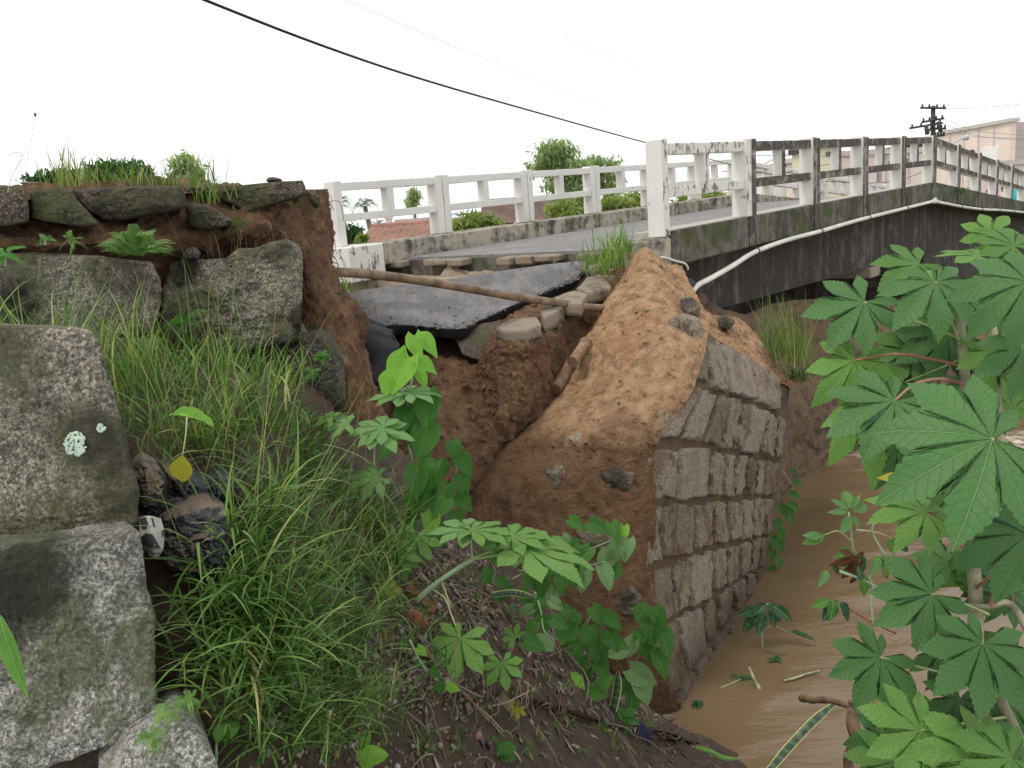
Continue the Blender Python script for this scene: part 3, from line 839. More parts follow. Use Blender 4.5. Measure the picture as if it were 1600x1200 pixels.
# low ground far behind, left of the river and beyond it
land = MB()
land.add([(-900, 13, 1.2), (-4, 13, 1.2), (-3.0, 15, 1.2), (-30, 48, 1.2), (-900, 1200, 1.2)], [(0, 1, 2, 3, 4)])
land.add([(6, 36, 1.0), (20, 20, 1.0), (40, 6, 1.0), (1100, -20, 1.0), (1100, 1300, 1.0), (-800, 1300, 1.0), (-24, 62, 1.0)], [(0, 1, 2, 3, 4, 5, 6)])
land.add([(-4, 13, 1.2), (-3, 15, 1.2), (-3.0, 15, -.6), (-4, 13, -.6)], [(0, 1, 2, 3)])
land.add([(-3, 15, 1.2), (-30, 48, 1.2), (-30, 48, -.6), (-3, 15, -.6)], [(0, 1, 2, 3)])
land.add([(6, 36, 1.0), (20, 20, 1.0), (20, 20, -.6), (6, 36, -.6)], [(0, 1, 2, 3)])
land.add([(20, 20, 1.0), (40, 6, 1.0), (40, 6, -.6), (20, 20, -.6)], [(0, 1, 2, 3)])
o = land.build("far_ground", M['land'])
o["kind"] = "structure"
o = obj("river_far_reach", [(-4, 22, -.03), (60, 1, -.03), (60, 22, -.03), (40, 40, -.03), (-40, 70, -.03), (-12, 13, -.03), (16, 1, -.03), (16, 22, -.03)],
        [(0, 7, 2, 3, 4, 5), (7, 6, 1, 2)], M['water'])
o["kind"] = "structure"

# ------------------------------------------------------------------ broken stone wall by the water
WFACE = [
    [(1058, 512, 7.72), (1082, 514, 7.82), (1112, 522, 7.95), (1150, 545, 8.35), (1186, 566, 8.7), (1238, 604, 9.20)],
    [(1062, 596, 7.12), (1098, 602, 7.35), (1128, 612, 7.65), (1162, 626, 8.05), (1198, 640, 8.5), (1233, 652, 9.20)],
    [(1010, 694, 6.70), (1062, 694, 6.98), (1106, 698, 7.38), (1148, 706, 7.90), (1186, 714, 8.45), (1224, 722, 9.20)],
    [(998, 790, 6.58), (1052, 786, 6.92), (1098, 782, 7.32), (1142, 780, 7.90), (1178, 778, 8.45), (1213, 776, 9.25)],
    [(1002, 890, 6.56), (1056, 874, 6.95), (1100, 862, 7.38), (1142, 850, 7.95), (1176, 842, 8.50), (1205, 836, 9.28)],
    [(1014, 990, 6.60), (1062, 962, 7.00), (1102, 938, 7.45), (1142, 914, 8.05), (1172, 896, 8.6), (1198, 880, 9.34)],
    [(1046, 1100, 6.74), (1076, 1052, 7.10), (1108, 1008, 7.55), (1144, 962, 8.15), (1172, 930, 8.7), (1194, 906, 9.38)],
    [(1070, 1200, 6.90), (1092, 1140, 7.2), (1120, 1080, 7.65), (1150, 1020, 8.2), (1175, 975, 8.75), (1194, 950, 9.45)],
]
WROWS = pts(WFACE)
wall = thing("stone_wall", "broken stone block wall standing in the brown river below the sand heap", "stone wall", P(1120, 900, 7.6) * np.array([1, 1, 0]))
def wall_pt(u, v):
    """u 0..1 along, v in course rows 0..7 (arrays)"""
    fine = WGRID
    nv, nu = fine.shape[:2]
    a = np.clip(np.asarray(v) / 7 * (nv - 1), 0, nv - 1.001)
    b = np.clip(np.asarray(u) * (nu - 1), 0, nu - 1.001)
    i, j = a.astype(int), b.astype(int)
    fa, fb = (a - i)[..., None], (b - j)[..., None]
    return (fine[i, j] * (1 - fa) * (1 - fb) + fine[i + 1, j] * fa * (1 - fb) + fine[i, j + 1] * (1 - fa) * fb + fine[i + 1, j + 1] * fa * fb)
WGRID = loft(WROWS, 141, 121)
WN = gnormals(WGRID)
if (WN.mean((0, 1)) @ (CAM - WGRID.mean((0, 1)))) < 0: WN = -WN
WNM = WN.mean((0, 1)); WNM /= np.linalg.norm(WNM)
g = WGRID - WN * 0.028 + WN * (fbm(WGRID, 6, 4, 5) * 0.02)[..., None]
# closed body: face, its back, and the far end
backg = g - WNM * 0.22
nv, nu = g.shape[:2]
V = np.concatenate([g.reshape(-1, 3), backg.reshape(-1, 3)])
F = gridfaces(nv, nu).tolist() + [tuple(f[::-1]) for f in gridfaces(nv, nu, nv * nu).tolist()]
q = nv * nu
for i in range(nv - 1):
    a, b = i * nu + nu - 1, (i + 1) * nu + nu - 1
    F.append((a, a + q, b + q, b))
    a, b = i * nu, (i + 1) * nu
    F.append((b, b + q, a + q, a))
for j in range(nu - 1):
    F.append((j, j + 1, j + 1 + q, j + q))
me = mesh("mortar", V, F, M['mortar'], True)
bm = bmesh.new(); bm.from_mesh(me); bmesh.ops.recalc_face_normals(bm, faces=bm.faces[:]); bm.to_mesh(me); bm.free()
link("mortar", me, wall)
COURSES = [  # joints along each course
    [0.0, .0, .27, .47, .72, .93],
    [0.0, .19, .36, .47, .58, .66, .80, .90, .985],
    [0.0, .22, .44, .53, .62, .71, .79, .87, .985],
    [0.0, .12, .34, .47, .58, .70, .80, .90, .985],
    [0.0, .16, .28, .46, .56, .68, .79, .90, .985],
    [0.0, .18, .38, .48, .62, .74, .86, .985],
    [0.0, .25, .42, .58, .75, .985],
]
rs = np.random.default_rng(5)
for ci, js in enumerate(COURSES):
    for k in range(len(js) - 1):
        u0, u1 = js[k], js[k + 1]
        if u1 - u0 < 0.02: continue
        gu = 0.012 + 0.014 * rs.random()
        gv = 0.035 + 0.045 * rs.random()
        a0, a1 = u0 + (0.05 * rs.random() if u0 == 0 else gu * 0.5), u1 - gu * 0.5
        b0, b1 = ci + gv, ci + 1 - gv * (0.8 + 0.5 * rs.random())
        n1, n2 = 26, 30
        uu, vv = np.meshgrid(np.linspace(0, 1, n1), np.linspace(0, 1, n2))
        # uneven dressed outline: the edges wander
        ed = fbm(np.stack([uu * 3, vv * 3, 0 * uu + ci * 7 + k], -1), 1.5, 3, 9)
        ed2 = fbm(np.stack([uu * 3, vv * 3, 0 * uu + ci * 7 + k + 50], -1), 1.5, 3, 9)
        sk = (rs.random() - 0.5) * 0.018
        U = a0 + (a1 - a0) * uu + sk * 1.6 * (vv - 0.5) + ed * 0.02
        Vv = b0 + (b1 - b0) * vv + ed2 * 0.10
        p = wall_pt(np.clip(U, 0, 1), Vv)
        edge = np.minimum(np.minimum(uu, 1 - uu) * (u1 - u0) * 9, np.minimum(vv, 1 - vv) * 3.0)
        rd = np.clip(edge / 0.10, 0, 1)
        out = -0.07 + (0.080 + 0.018 * rs.random()) * np.sqrt(1 - (1 - rd) ** 2)
        out = out + fbm(p, 9, 5, 30 + ci, 0.6) * 0.014 * rd + fbm(p * np.array([1, 1, .25]), 16, 3, 37) * 0.007 * rd
        p = p + WNM * out[..., None]
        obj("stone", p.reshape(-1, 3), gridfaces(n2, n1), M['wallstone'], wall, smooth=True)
# make the stones' faces point outward
for o in list(wall.children):
    if o.name.startswith("stone"):
        me = o.data
        nn = np.zeros(len(me.polygons) * 3); me.polygons.foreach_get("normal", nn)
        if nn.reshape(-1, 3).mean(0) @ WNM < 0: me.flip_normals()

# rubble of the wall's core showing through the sand at its broken end
for k, (ol, d, mt) in enumerate([
        ([(1036, 520), (1046, 500), (1068, 492), (1094, 500), (1100, 530), (1086, 560), (1060, 572), (1042, 556)], 7.52, 'wallstone'),
        ([(1062, 470), (1080, 466), (1096, 480), (1092, 496), (1072, 494)], 7.95, 'granite_brown'),
        ([(888, 686), (904, 677), (922, 684), (918, 697), (896, 699)], 6.75, 'wallstone'),
        ([(932, 738), (960, 727), (992, 740), (988, 768), (946, 770)], 6.56, 'granite_brown'),
        ([(850, 735), (880, 728), (905, 742), (896, 768), (860, 768)], 6.66, 'granite_brown'),
        ([(900, 830), (935, 820), (965, 838), (955, 870), (910, 870)], 6.50, 'granite_brown'),
        ([(962, 920), (990, 915), (1006, 940), (998, 970), (966, 965)], 6.50, 'granite_brown'),
        ([(1018, 418), (1034, 414), (1040, 428), (1026, 434)], 8.75, 'granite_dark'),
        ([(1120, 500), (1136, 494), (1150, 504), (1142, 516), (1124, 514)], 9.35, 'granite_dark'),
        ([(1005, 486), (1022, 482), (1032, 490), (1020, 496)], 7.92, 'granite_dark')]):
    link("stone", rock_mesh("stone", ol, d, .22, M[mt], 0.025, 200 + k, n=56, rings=14, bulge=.03, rnd=.05, corner=.25), wall)

# ------------------------------------------------------------------ bridge frame of reference
TH = 0.699
BD = np.array([sin(TH), cos(TH), 0.0])
BN = np.array([-cos(TH), sin(TH), 0.0])
BP = np.array([1.923, 9.68, 0.0])
BZ0, BS1, BS2, BL, BW_ = 4.0 - 0.237, 0.0355, 0.0625, 2.45, 4.89
TC = 5 * BL
def deck(t):
    return BZ0 + (BS1 * t if t <= TC else BS1 * TC - BS2 * (t - TC))
def B(t, wq, h, absz=None):
    p = BP + BD * t + BN * wq
    return np.array([p[0], p[1], (deck(t) + h) if absz is None else absz])
def PB(px, py, wq):
    """where the sight line of a photo point meets the upright plane at offset wq from the bridge's near edge"""
    q = ray(px, py)
    k = ((BP - CAM) @ BN + wq) / (q @ BN)
    return CAM + q * k
def bt(p):
    return (p - BP) @ BD
def bbox(mb, t0, t1, w0, w1, h0, h1, az0=None, mi=0):
    ts = [t0] + ([TC] if t0 < TC - 1e-6 < t1 - 2e-6 else []) + [t1]
    for a, b in zip(ts[:-1], ts[1:]):
        c = [B(a, w0, h0, az0), B(b, w0, h0, az0), B(b, w1, h0, az0), B(a, w1, h0, az0), B(a, w0, h1), B(b, w0, h1), B(b, w1, h1), B(a, w1, h1)]
        mb.hexa(c, mi)

# crumbs of sand and small clods lying on the cut faces
def clods(name, label, parent_objs, n, rmin, rmax, mat, seed):
    rr = np.random.default_rng(seed)
    co, no = [], []
    for o in parent_objs:
        a = np.zeros(len(o.data.vertices) * 3); o.data.vertices.foreach_get("co", a)
        b = np.zeros(len(o.data.vertices) * 3); o.data.vertices.foreach_get("normal", b)
        co.append(a.reshape(-1, 3)); no.append(b.reshape(-1, 3))
    co, no = np.concatenate(co), np.concatenate(no)
    pr = proj(co)
    ok = np.where((pr[:, 0] > 540) & (pr[:, 0] < 1260) & (pr[:, 1] > 380) & (pr[:, 1] < 1120))[0]
    ps = [pebble_geo(1.0, k, 1) for k in range(10)]
    Vs, Fs, off = [], [], 0
    for k in range(n):
        i = ok[rr.integers(len(ok))]
        r = rmin + (rmax - rmin) * rr.random() ** 4
        V, F = ps[rr.integers(10)]
        A = np.linalg.qr(rr.normal(size=(3, 3)))[0]
        V = (V * r * np.array([1, .8, .7])) @ A + co[i] + (rr.random(3) - .5) * .03
        Vs.append(V); Fs.append(np.array(F) + off); off += len(V)
    o = obj(name, np.concatenate(Vs), np.concatenate(Fs), mat, None, False)
    o["kind"] = "stuff"
    tag(o, label, "soil crumbs")
clods("sand_crumbs", "crumbs and clods of sand scattered over the heap above the stone wall", [bpy.data.objects["sand_heap"]], 1300, .005, .026, M['sand'], 3)
clods("earth_crumbs", "crumbs of brown earth clinging to the cut below the fallen asphalt", [bpy.data.objects["washed_out_earth"]], 2200, .007, .05, M['pit'], 5)

# ------------------------------------------------------------------ the bridge
bridge = thing("bridge", "low concrete road bridge with white post and rail parapets over the river", "bridge", B(0, 0, 0, 0))
TE = 31.0
WF = BW_ - 0.22                                   # inner face of the far parapet posts
mb = MB(); bbox(mb, -0.12, TE, 0.06, BW_ + 0.25, -0.42, -0.21); mb.build("deck_slab", M['fascia'], bridge)
mb = MB(); bbox(mb, -0.10, TE, 0.48, 4.34, -0.206, -0.165)
o = mb.build("road_surface", M['road'], bridge)
# uneven broken road end with paving stones showing below
mb = MB(); bbox(mb, -0.02, TE, 0.065, 0.475, -0.2, 0.002); mb.build("walkway", M['walk'], bridge)
# outer fascia, cast in one piece per bay
def fascia_bay(t0, t1):
    mb = MB(); bbox(mb, t0 + 0.008, t1 - 0.008, 0.0, 0.058, -0.40, 0.0)
    mb.build("fascia_panel", M['fascia'], bridge, bevel=0.008)
fascia_bay(0.06, BL - 0.16)
for k in range(1, 12):
    fascia_bay(k * BL - 0.16, (k + 1) * BL - 0.16)
mb = MB(); bbox(mb, -0.34, 0.055, -0.005, 0.42, -0.42, -0.06); mb.build("end_block", M['kerb'], bridge, bevel=0.03)
# far kerb
TF, LF = -0.876, 2.198
mb = MB(); bbox(mb, TF + 0.42, TE, 4.35, BW_ + 0.12, -0.22, 0.09); mb.build("kerb", M['kerb'], bridge, bevel=0.012)
mb = MB(); bbox(mb, TF - 0.24, TF + 0.41, 4.33, BW_ + 0.13, -0.40, 0.095); mb.build("kerb_end_block", M['white_flaky'], bridge, bevel=0.015)
# girders, abutment, pier
for w0, w1 in ((0.50, 0.86), (4.0, 4.36)):
    mb = MB(); bbox(mb, 0.36, TE, w0, w1, 0, -0.425, 2.58); mb.build("girder", M['girder'], bridge)
mb = MB(); bbox(mb, -0.62, 0.34, 0.02, BW_ + 0.2, 0, -0.425, -0.6); mb.build("abutment", M['abut'], bridge)
mb = MB(); bbox(mb, 13.6, TE, 0.52, BW_ - .1, 0, -0.43, -0.6); mb.build("abutment", M['girder'], bridge)  # solid dark block added so the space under the far half looks dark
tp = bt(PB(1362, 424, 0.5))
mb = MB()
mb.hexa([B(tp - .32, .42, 0, 2.36), B(tp + .32, .42, 0, 2.36), B(tp + .32, 4.45, 0, 2.36), B(tp - .32, 4.45, 0, 2.36),
         B(tp - .32, .42, 0, 2.575), B(tp + .32, .42, 0, 2.575), B(tp + .32, 4.45, 0, 2.575), B(tp - .32, 4.45, 0, 2.575)])
mb.build("pier_cap", M['abut'], bridge, bevel=0.02)
mb = MB()
mb.hexa([B(tp - .22, .7, 0, -.8), B(tp + .22, .7, 0, -.8), B(tp + .22, 4.2, 0, -.8), B(tp - .22, 4.2, 0, -.8),
         B(tp - .22, .7, 0, 2.36), B(tp + .22, .7, 0, 2.36), B(tp + .22, 4.2, 0, 2.36), B(tp - .22, 4.2, 0, 2.36)])
mb.build("pier_wall", M['girder'], bridge)

mb = MB(); bbox(mb, TE + 0.01, 62, -0.6, 8.5, 0, -0.19, 0.4)
o = mb.build("street", M['road']); o['kind'] = 'structure'
MATS_DARK = [M['white'], M['mildew']]
MATS_FLAKY = [M['white'], M['white_flaky']]
MATS_FAR = [M['white_far'], M['white_far']]
def member(name, t0, t1, w0, w1, h0, h1, mats, parent, bev=0.010, outer=True):
    """a cast bar in bridge coordinates; its river side carries the second material"""
    mb = MB(); bbox(mb, t0, t1, w0, w1, h0, h1)
    me = mesh(name, mb.V, mb.F, mats)
    bm = bmesh.new(); bm.from_mesh(me)
    bmesh.ops.bevel(bm, geom=bm.edges[:], offset=bev, segments=2, affect='EDGES', profile=0.5)
    long_ = max(t1 - t0, h1 - h0)
    bmesh.ops.subdivide_edges(bm, edges=[e for e in bm.edges if e.calc_length() > 0.3], cuts=10, use_grid_fill=True)
    sd = int((t0 * 31 + h0 * 77) % 1000)
    for v in bm.verts:                             # hand-cast: edges a little uneven and chipped
        c = np.array(v.co[:])
        n = vnoise(c[None] * 9.0, sd)[0]
        n2 = vnoise(c[None] * 2.0, sd + 1)[0]
        v.co += v.normal * (0.003 * n + 0.004 * n2)
    bmesh.ops.recalc_face_normals(bm, faces=bm.faces[:])
    bm.normal_update()
    if outer:
        b = Vector(BN)
        for f in bm.faces:
            f.material_index = 1 if (f.normal.dot(b) < -0.6 or f.normal.z > 0.7) else 0
    bm.to_mesh(me); bm.free()
    return link(name, me, parent)

def near_panel(t0, t1, mats, first=False):
    """one parapet panel: top rail with its posts and lower rail"""
    wi, wo = 0.215, 0.0
    top = member("parapet_panel", t0 + 0.14, t1 - 0.14, 0.03, 0.185, 0.855, 0.985, mats, bridge)
    sub = lambda *a: member(*a, mats, top)
    a = 0.155
    if first:
        sub("post", t0 + 0.0, t0 + 0.145, wo - 0.012, 0.195, -0.05, 1.03)
    else:
        sub("post", t0, t0 + a, wo - 0.01, wi, 0.0, 1.01)
    sub("post", t1 - a, t1 - 0.006, wo - 0.01, wi, 0.0, 1.015)
    sub("lower_rail", t0 + 0.14, t1 - 0.14, 0.03, 0.185, 0.375, 0.495)
    m = (t0 + t1) / 2
    sub("short_post", m - 0.07, m + 0.07, 0.036, 0.179, 0.48, 0.87)
    return top
near_panel(-0.13, BL - 0.155, MATS_FLAKY, True)
for k in range(1, 5):
    near_panel(k * BL - 0.15, (k + 1) * BL - 0.155, MATS_DARK)
for k in range(5, 11):
    near_panel(k * BL - 0.15, (k + 1) * BL - 0.155, MATS_DARK)
# post tails running down over the fascia at each joint
for k in range(1, 11):
    t = k * BL - 0.155
    member("joint_strip", t - 0.10, t + 0.02, -0.016, -0.003, -0.39, -0.004, [M['fascia'], M['mildew']], bridge, 0.004)

def far_panel(t0, t1):
    wi, wo = WF, BW_
    b = 0.095
    top = member("parapet_panel", t0 + 0.14, t1 - 0.14, wi + 0.03, wo - 0.03, b + 0.77, b + 0.885, MATS_FAR, bridge, outer=False)
    sub = lambda *a: member(*a, MATS_FAR, top, outer=False)
    sub("post", t0 + 0.008, t0 + 0.15, wi, wo, b, b + 0.91)
    sub("post", t1 - 0.15, t1 - 0.008, wi, wo, b, b + 0.91)
    sub("lower_rail", t0 + 0.14, t1 - 0.14, wi + 0.03, wo - 0.03, b + 0.34, b + 0.45)
    m = (t0 + t1) / 2
    sub("short_post", m - 0.065, m + 0.065, wi + 0.035, wo - 0.035, b + 0.44, b + 0.78)
for k in range(0, 13):
    far_panel(TF - 0.11 + k * LF, TF - 0.11 + (k + 1) * LF)

# broken edge of the road: paving stones between asphalt and earth
rs = np.random.default_rng(12)
wq = 0.6
while wq < 4.2:
    wd = 0.22 + 0.22 * rs.random()
    if rs.random() < 0.8:
        mb = MB(); ex = rs.random() * 0.14
        bbox(mb, -0.10 - 0.13 - ex, -0.105, wq, wq + wd - 0.03, -0.27 - 0.03 * rs.random(), -0.185 - 0.012 * rs.random())
        mb.build("paving_stone", M['paver'], bridge, bevel=0.018)
    wq += wd
# rubble shelf of fill against the abutment face
ROADEND = [[tuple(['w'] + list(B(-0.20 - 0.05 * (i % 2), w_, -0.34))) for i, w_ in enumerate(np.linspace(0.3, 3.3, 7))],
           [tuple(['w'] + list(B(-0.55, w_, -0.60 - 0.02 * (i % 3)))) for i, w_ in enumerate(np.linspace(0.3, 3.3, 7))],
           [tuple(['w'] + list(B(-0.9, w_, -0.88 - 0.04 * i))) for i, w_ in enumerate(np.linspace(0.3, 3.3, 7))],
           [tuple(['w'] + list(B(-1.3, w_, -1.25 - 0.09 * i))) for i, w_ in enumerate(np.linspace(0.3, 3.3, 7))],
           [tuple(['w'] + list(B(-2.2, w_, -1.9 - 0.09 * i))) for i, w_ in enumerate(np.linspace(0.3, 3.3, 7))]]
terrain("fill_under_road", [(ROADEND, 90, 170, 0.09, 4.0, 101, True)], m_concrete("muddy_rubble", (0.27, 0.21, 0.15), 0.35, 0.0, 0.2))

# bank below the bridge
BANK = [
    [(1085, 455, 10.6), (1160, 492, 11.6), (1200, 478, 12.8), (1250, 470, 13.6), (1330, 470, 14.6), (1430, 480, 15.4), (1540, 490, 16), (1700, 500, 16.5)],
    [(1085, 500, 10.6), (1165, 510, 11.3), (1205, 500, 12.6), (1250, 495, 13.3), (1330, 500, 14.2), (1430, 505, 15.0), (1540, 515, 15.7), (1700, 530, 16.2)],
    [(1100, 560, 10.6), (1180, 560, 11.2), (1212, 555, 12.2), (1255, 560, 12.9), (1330, 560, 13.6), (1430, 565, 14.4), (1540, 575, 15.1), (1700, 590, 15.6)],
    [(1120, 640, 10.6), (1190, 630, 11.2), (1222, 625, 12.0), (1260, 630, 12.6), (1330, 630, 13.3), (1430, 630, 14.1), (1540, 640, 14.7), (1700, 650, 15.2)],
    [(1130, 720, 10.6), (1200, 715, 11.2), (1228, 708, 12.0), (1262, 706, 12.6), (1330, 700, 13.3), (1430, 692, 14.1), (1540, 690, 14.7), (1700, 690, 15.2)],
    [(1140, 820, 10.6), (1205, 800, 11.2), (1235, 790, 12.0), (1265, 785, 12.6), (1330, 770, 13.3), (1430, 760, 14.1), (1540, 755, 14.7), (1700, 750, 15.2)],
]
terrain("bank_under_bridge", [(BANK, 130, 240, 0.10, 1.7, 111, True)], m_concrete("muddy_bank", (0.15, 0.098, 0.06), 0.60, 0.0, 0.3))

# ------------------------------------------------------------------ pipes and cable on the bridge
wp = -0.068
line = [(1078, 462), (1090, 446), (1112, 434), (1145, 415), (1180, 393.5), (1230, 375), (1281, 361.5), (1320, 350), (1356, 340), (1416, 325), (1440, 319), (1458, 314.5)]
pp = np.array([PB(x, y, wp) for x, y in line])
pp[0:2] += -BN * 0.0
pipe = thing("water_pipe", "long white plastic pipe slung below the outer edge of the bridge deck", "pipe", pp[0])
V, F = tube_geo(catmull(pp, 70), 0.034, 12)
obj("pipe_run", V, F, M['pvc'], pipe, smooth=True)
line2 = [(1462, 315), (1480, 318.5), (1510, 324), (1540, 327.5), (1565, 328.5), (1600, 332), (1660, 340)]
pp2 = np.array([PB(x, y, wp) for x, y in line2])
V, F = tube_geo(catmull(pp2, 50), 0.034, 12)
obj("pipe_run", V, F, M['pvc'], pipe, smooth=True)
mb = MB(); mb.tube([pp[-1] - BD * 0.06, pp2[0] + BD * 0.10], 0.047, 12); mb.tube([PB(1460, 315, wp) + np.array([0, 0, .01]), PB(1460, 309, wp)], 0.045, 10)
mb.build("pipe_coupling", M['pvc'], pipe, smooth=True)
for k in range(1, 11):
    t = k * BL - 0.155
    p = B(t, wp, 0)
    L = pp if t < TC - .02 else pp2
    tt = np.array([bt(x) for x in L])
    if t > tt[-1]: continue
    zz = np.interp(t, tt, L[:, 2])
    mb = MB()
    ring = [B(t, wp, 0, 0) * np.array([1, 1, 0]) + np.array([0, 0, zz]) + (BN * cos(a) + np.array([0, 0, 1]) * sin(a)) * 0.039 for a in np.linspace(0, 2 * pi, 14)]
    mb.tube(ring, 0.009, 5)
    mb.tube([np.array([p[0], p[1], zz + 0.036]), np.array([p[0], p[1], deck(t) - 0.02]) + BN * 0.04], 0.006, 5)
    mb.build("hanger_strap", M['iron'], pipe)
rockp = PB(1078, 441, -0.10)
tag(link("stone_on_pipe", rock_mesh("stone_on_pipe", [(1062, 446), (1066, 440), (1078, 436), (1086, 439), (1087, 446), (1080, 452), (1068, 452)], (rockp - CAM) @ _fw - 0.1, 0.14, M['granite_dark'], 0.012, 3, n=36, rings=8, rnd=0.03)),
    "dark grey stone lying at the lower end of the white pipe", "stone")

cp = [B(-0.2, 0.16, -0.45), PB(1030, 403, -0.03), PB(1056, 408, -0.03), PB(1068, 411, -0.04), PB(1073, 415, -0.05), PB(1075, 421, -0.05)]
V, F = tube_geo(catmull(cp, 30), 0.013, 8)
o = obj("conduit", V, F, M['pvc'], None, True)
tag(o, "thin white conduit with a bent end sticking out below the first parapet post", "pipe")

# thick pipe spanning the gap
pl = [(470, 424, 5.25), (500, 426, 5.5), (530, 425.5, 5.75), (570, 428, 6.1), (640, 436, 6.6), (720, 449, 7.2), (800, 463, 7.7), (870, 473, 8.15), (920, 480, 8.45), (948, 481, 8.62), (975, 480, 8.8)]
V, F = tube_geo(catmull(np.array([P(*q) for q in pl]), 80), np.linspace(0.033, 0.040, 80), 14)
tag(obj("exposed_pipe", V, F, M['oldpipe'], None, True), "bare brown water pipe bridging the gap over the fallen asphalt", "pipe")

# ------------------------------------------------------------------ fallen slab of road
top = [[(538, 457, 9.2), (612, 447, 9.6), (700, 436, 9.9), (790, 422, 9.95), (860, 412, 9.85), (918, 407, 9.75)],
       [(547, 474, 8.7), (622, 467, 8.95), (706, 461, 9.15), (790, 449, 9.3), (858, 433, 9.4), (915, 417, 9.5)],
       [(554, 493, 8.2), (632, 488, 8.35), (710, 488, 8.45), (778, 473, 8.75), (842, 455, 9.0), (906, 428, 9.3)],
       [(566, 510, 7.8), (640, 508, 7.85), (713, 514, 7.8), (762, 495, 8.2), (826, 467, 8.7), (898, 436, 9.2)]]
def slab_from_grid(name, rows, nv, nu, thick, mats, amp, seed, parent=None, edgeamp=0.03):
    g = loft(pts(rows), nv, nu)
    n = gnormals(g)
    if n[..., 2].mean() < 0: n = -n
    g = g + n * (fbm(g, 2.5, 4, seed) * amp)[..., None]
    # ragged outline
    gg = g.copy()
    dv = (g[-1] - g[-2]); dv /= np.linalg.norm(dv, axis=1)[:, None]
    rag = fbm(g[-1], 5, 4, seed + 4)[:, None] * edgeamp * 1.6
    gg[-1] = gg[-1] + dv * rag; gg[-2] = gg[-2] + dv * rag * .6; gg[-3] = gg[-3] + dv * rag * .3
    dv = (g[:, -1] - g[:, -2]); dv /= np.linalg.norm(dv, axis=1)[:, None]
    gg[:, -1] += dv * fbm(g[:, -1], 5, 4, seed + 6)[:, None] * edgeamp
    g = gg
    rings = [np.concatenate([g[0, :], g[1:, -1], g[-1, -2::-1], g[-2:0:-1, 0]])]
    nrm = n.mean((0, 1)); nrm /= np.linalg.norm(nrm)
    C = g.mean((0, 1))
    nb = len(rings[0])
    V = [g.reshape(-1, 3)]
    F = gridfaces(nv, nu).tolist()
    mi = [0] * len(F)
    prev_idx = np.concatenate([np.arange(nu), np.arange(1, nv) * nu + nu - 1, (nv - 1) * nu + np.arange(nu - 2, -1, -1), np.arange(nv - 2, 0, -1) * nu])
    base = nv * nu
    for k, tq in enumerate((0.12, 0.35, 0.6, 0.8, 1.0)):
        r = rings[0] - nrm * thick * tq
        tow = C - r; tow /= np.linalg.norm(tow, axis=1)[:, None]
        r = r + tow * (fbm(r, 7, 4, seed + 8)[:, None] * edgeamp + edgeamp * 0.6 * tq)
        V.append(r)
        idx = base + np.arange(nb)
        for j in range(nb):
            F.append((prev_idx[j], idx[j], idx[(j + 1) % nb], prev_idx[(j + 1) % nb])); mi.append(1)
        prev_idx = idx; base += nb
    V.append((C - nrm * thick)[None])
    for j in range(nb):
        F.append((prev_idx[j], base, prev_idx[(j + 1) % nb])); mi.append(1)
    me = mesh(name, np.concatenate(V), F, mats, True, mi)
    bm = bmesh.new(); bm.from_mesh(me); bmesh.ops.recalc_face_normals(bm, faces=bm.faces[:]); bm.to_mesh(me); bm.free()
    return link(name, me, parent)
o = slab_from_grid("asphalt_slab", top, 70, 110, 0.10, [M['asphalt'], M['tar']], 0.012, 5, None, 0.02)
tag(o, "big sheet of black asphalt road fallen at a slant into the gap", "asphalt slab")
flap = [[(552, 488, 7.9), (580, 500, 7.75), (612, 514, 7.6)],
        [(556, 520, 7.5), (588, 530, 7.35), (622, 545, 7.3)],
        [(560, 556, 7.2), (592, 560, 7.1), (628, 572, 7.1)],
        [(562, 600, 7.0), (590, 602, 6.9), (606, 606, 6.9)]]
o = slab_from_grid("asphalt_flap", flap, 40, 40, 0.05, [M['tar'], M['tar']], 0.07, 9, None, 0.05)
tag(o, "black crumpled flap of road layer hanging beside the brown earth scarp", "asphalt flap")
chunk = [[(700, 512, 8.1), (740, 508, 8.1), (782, 500, 8.15)], [(712, 530, 7.9), (745, 530, 7.85), (784, 520, 7.9)], [(722, 552, 7.75), (752, 562, 7.65), (775, 548, 7.7)]]
o = slab_from_grid("asphalt_chunk", chunk, 30, 34, 0.10, [M['slab'], M['tar']], 0.03, 15, None, 0.03)
tag(o, "dark broken lump of asphalt wedged underneath the tip of the fallen slab", "asphalt chunk")
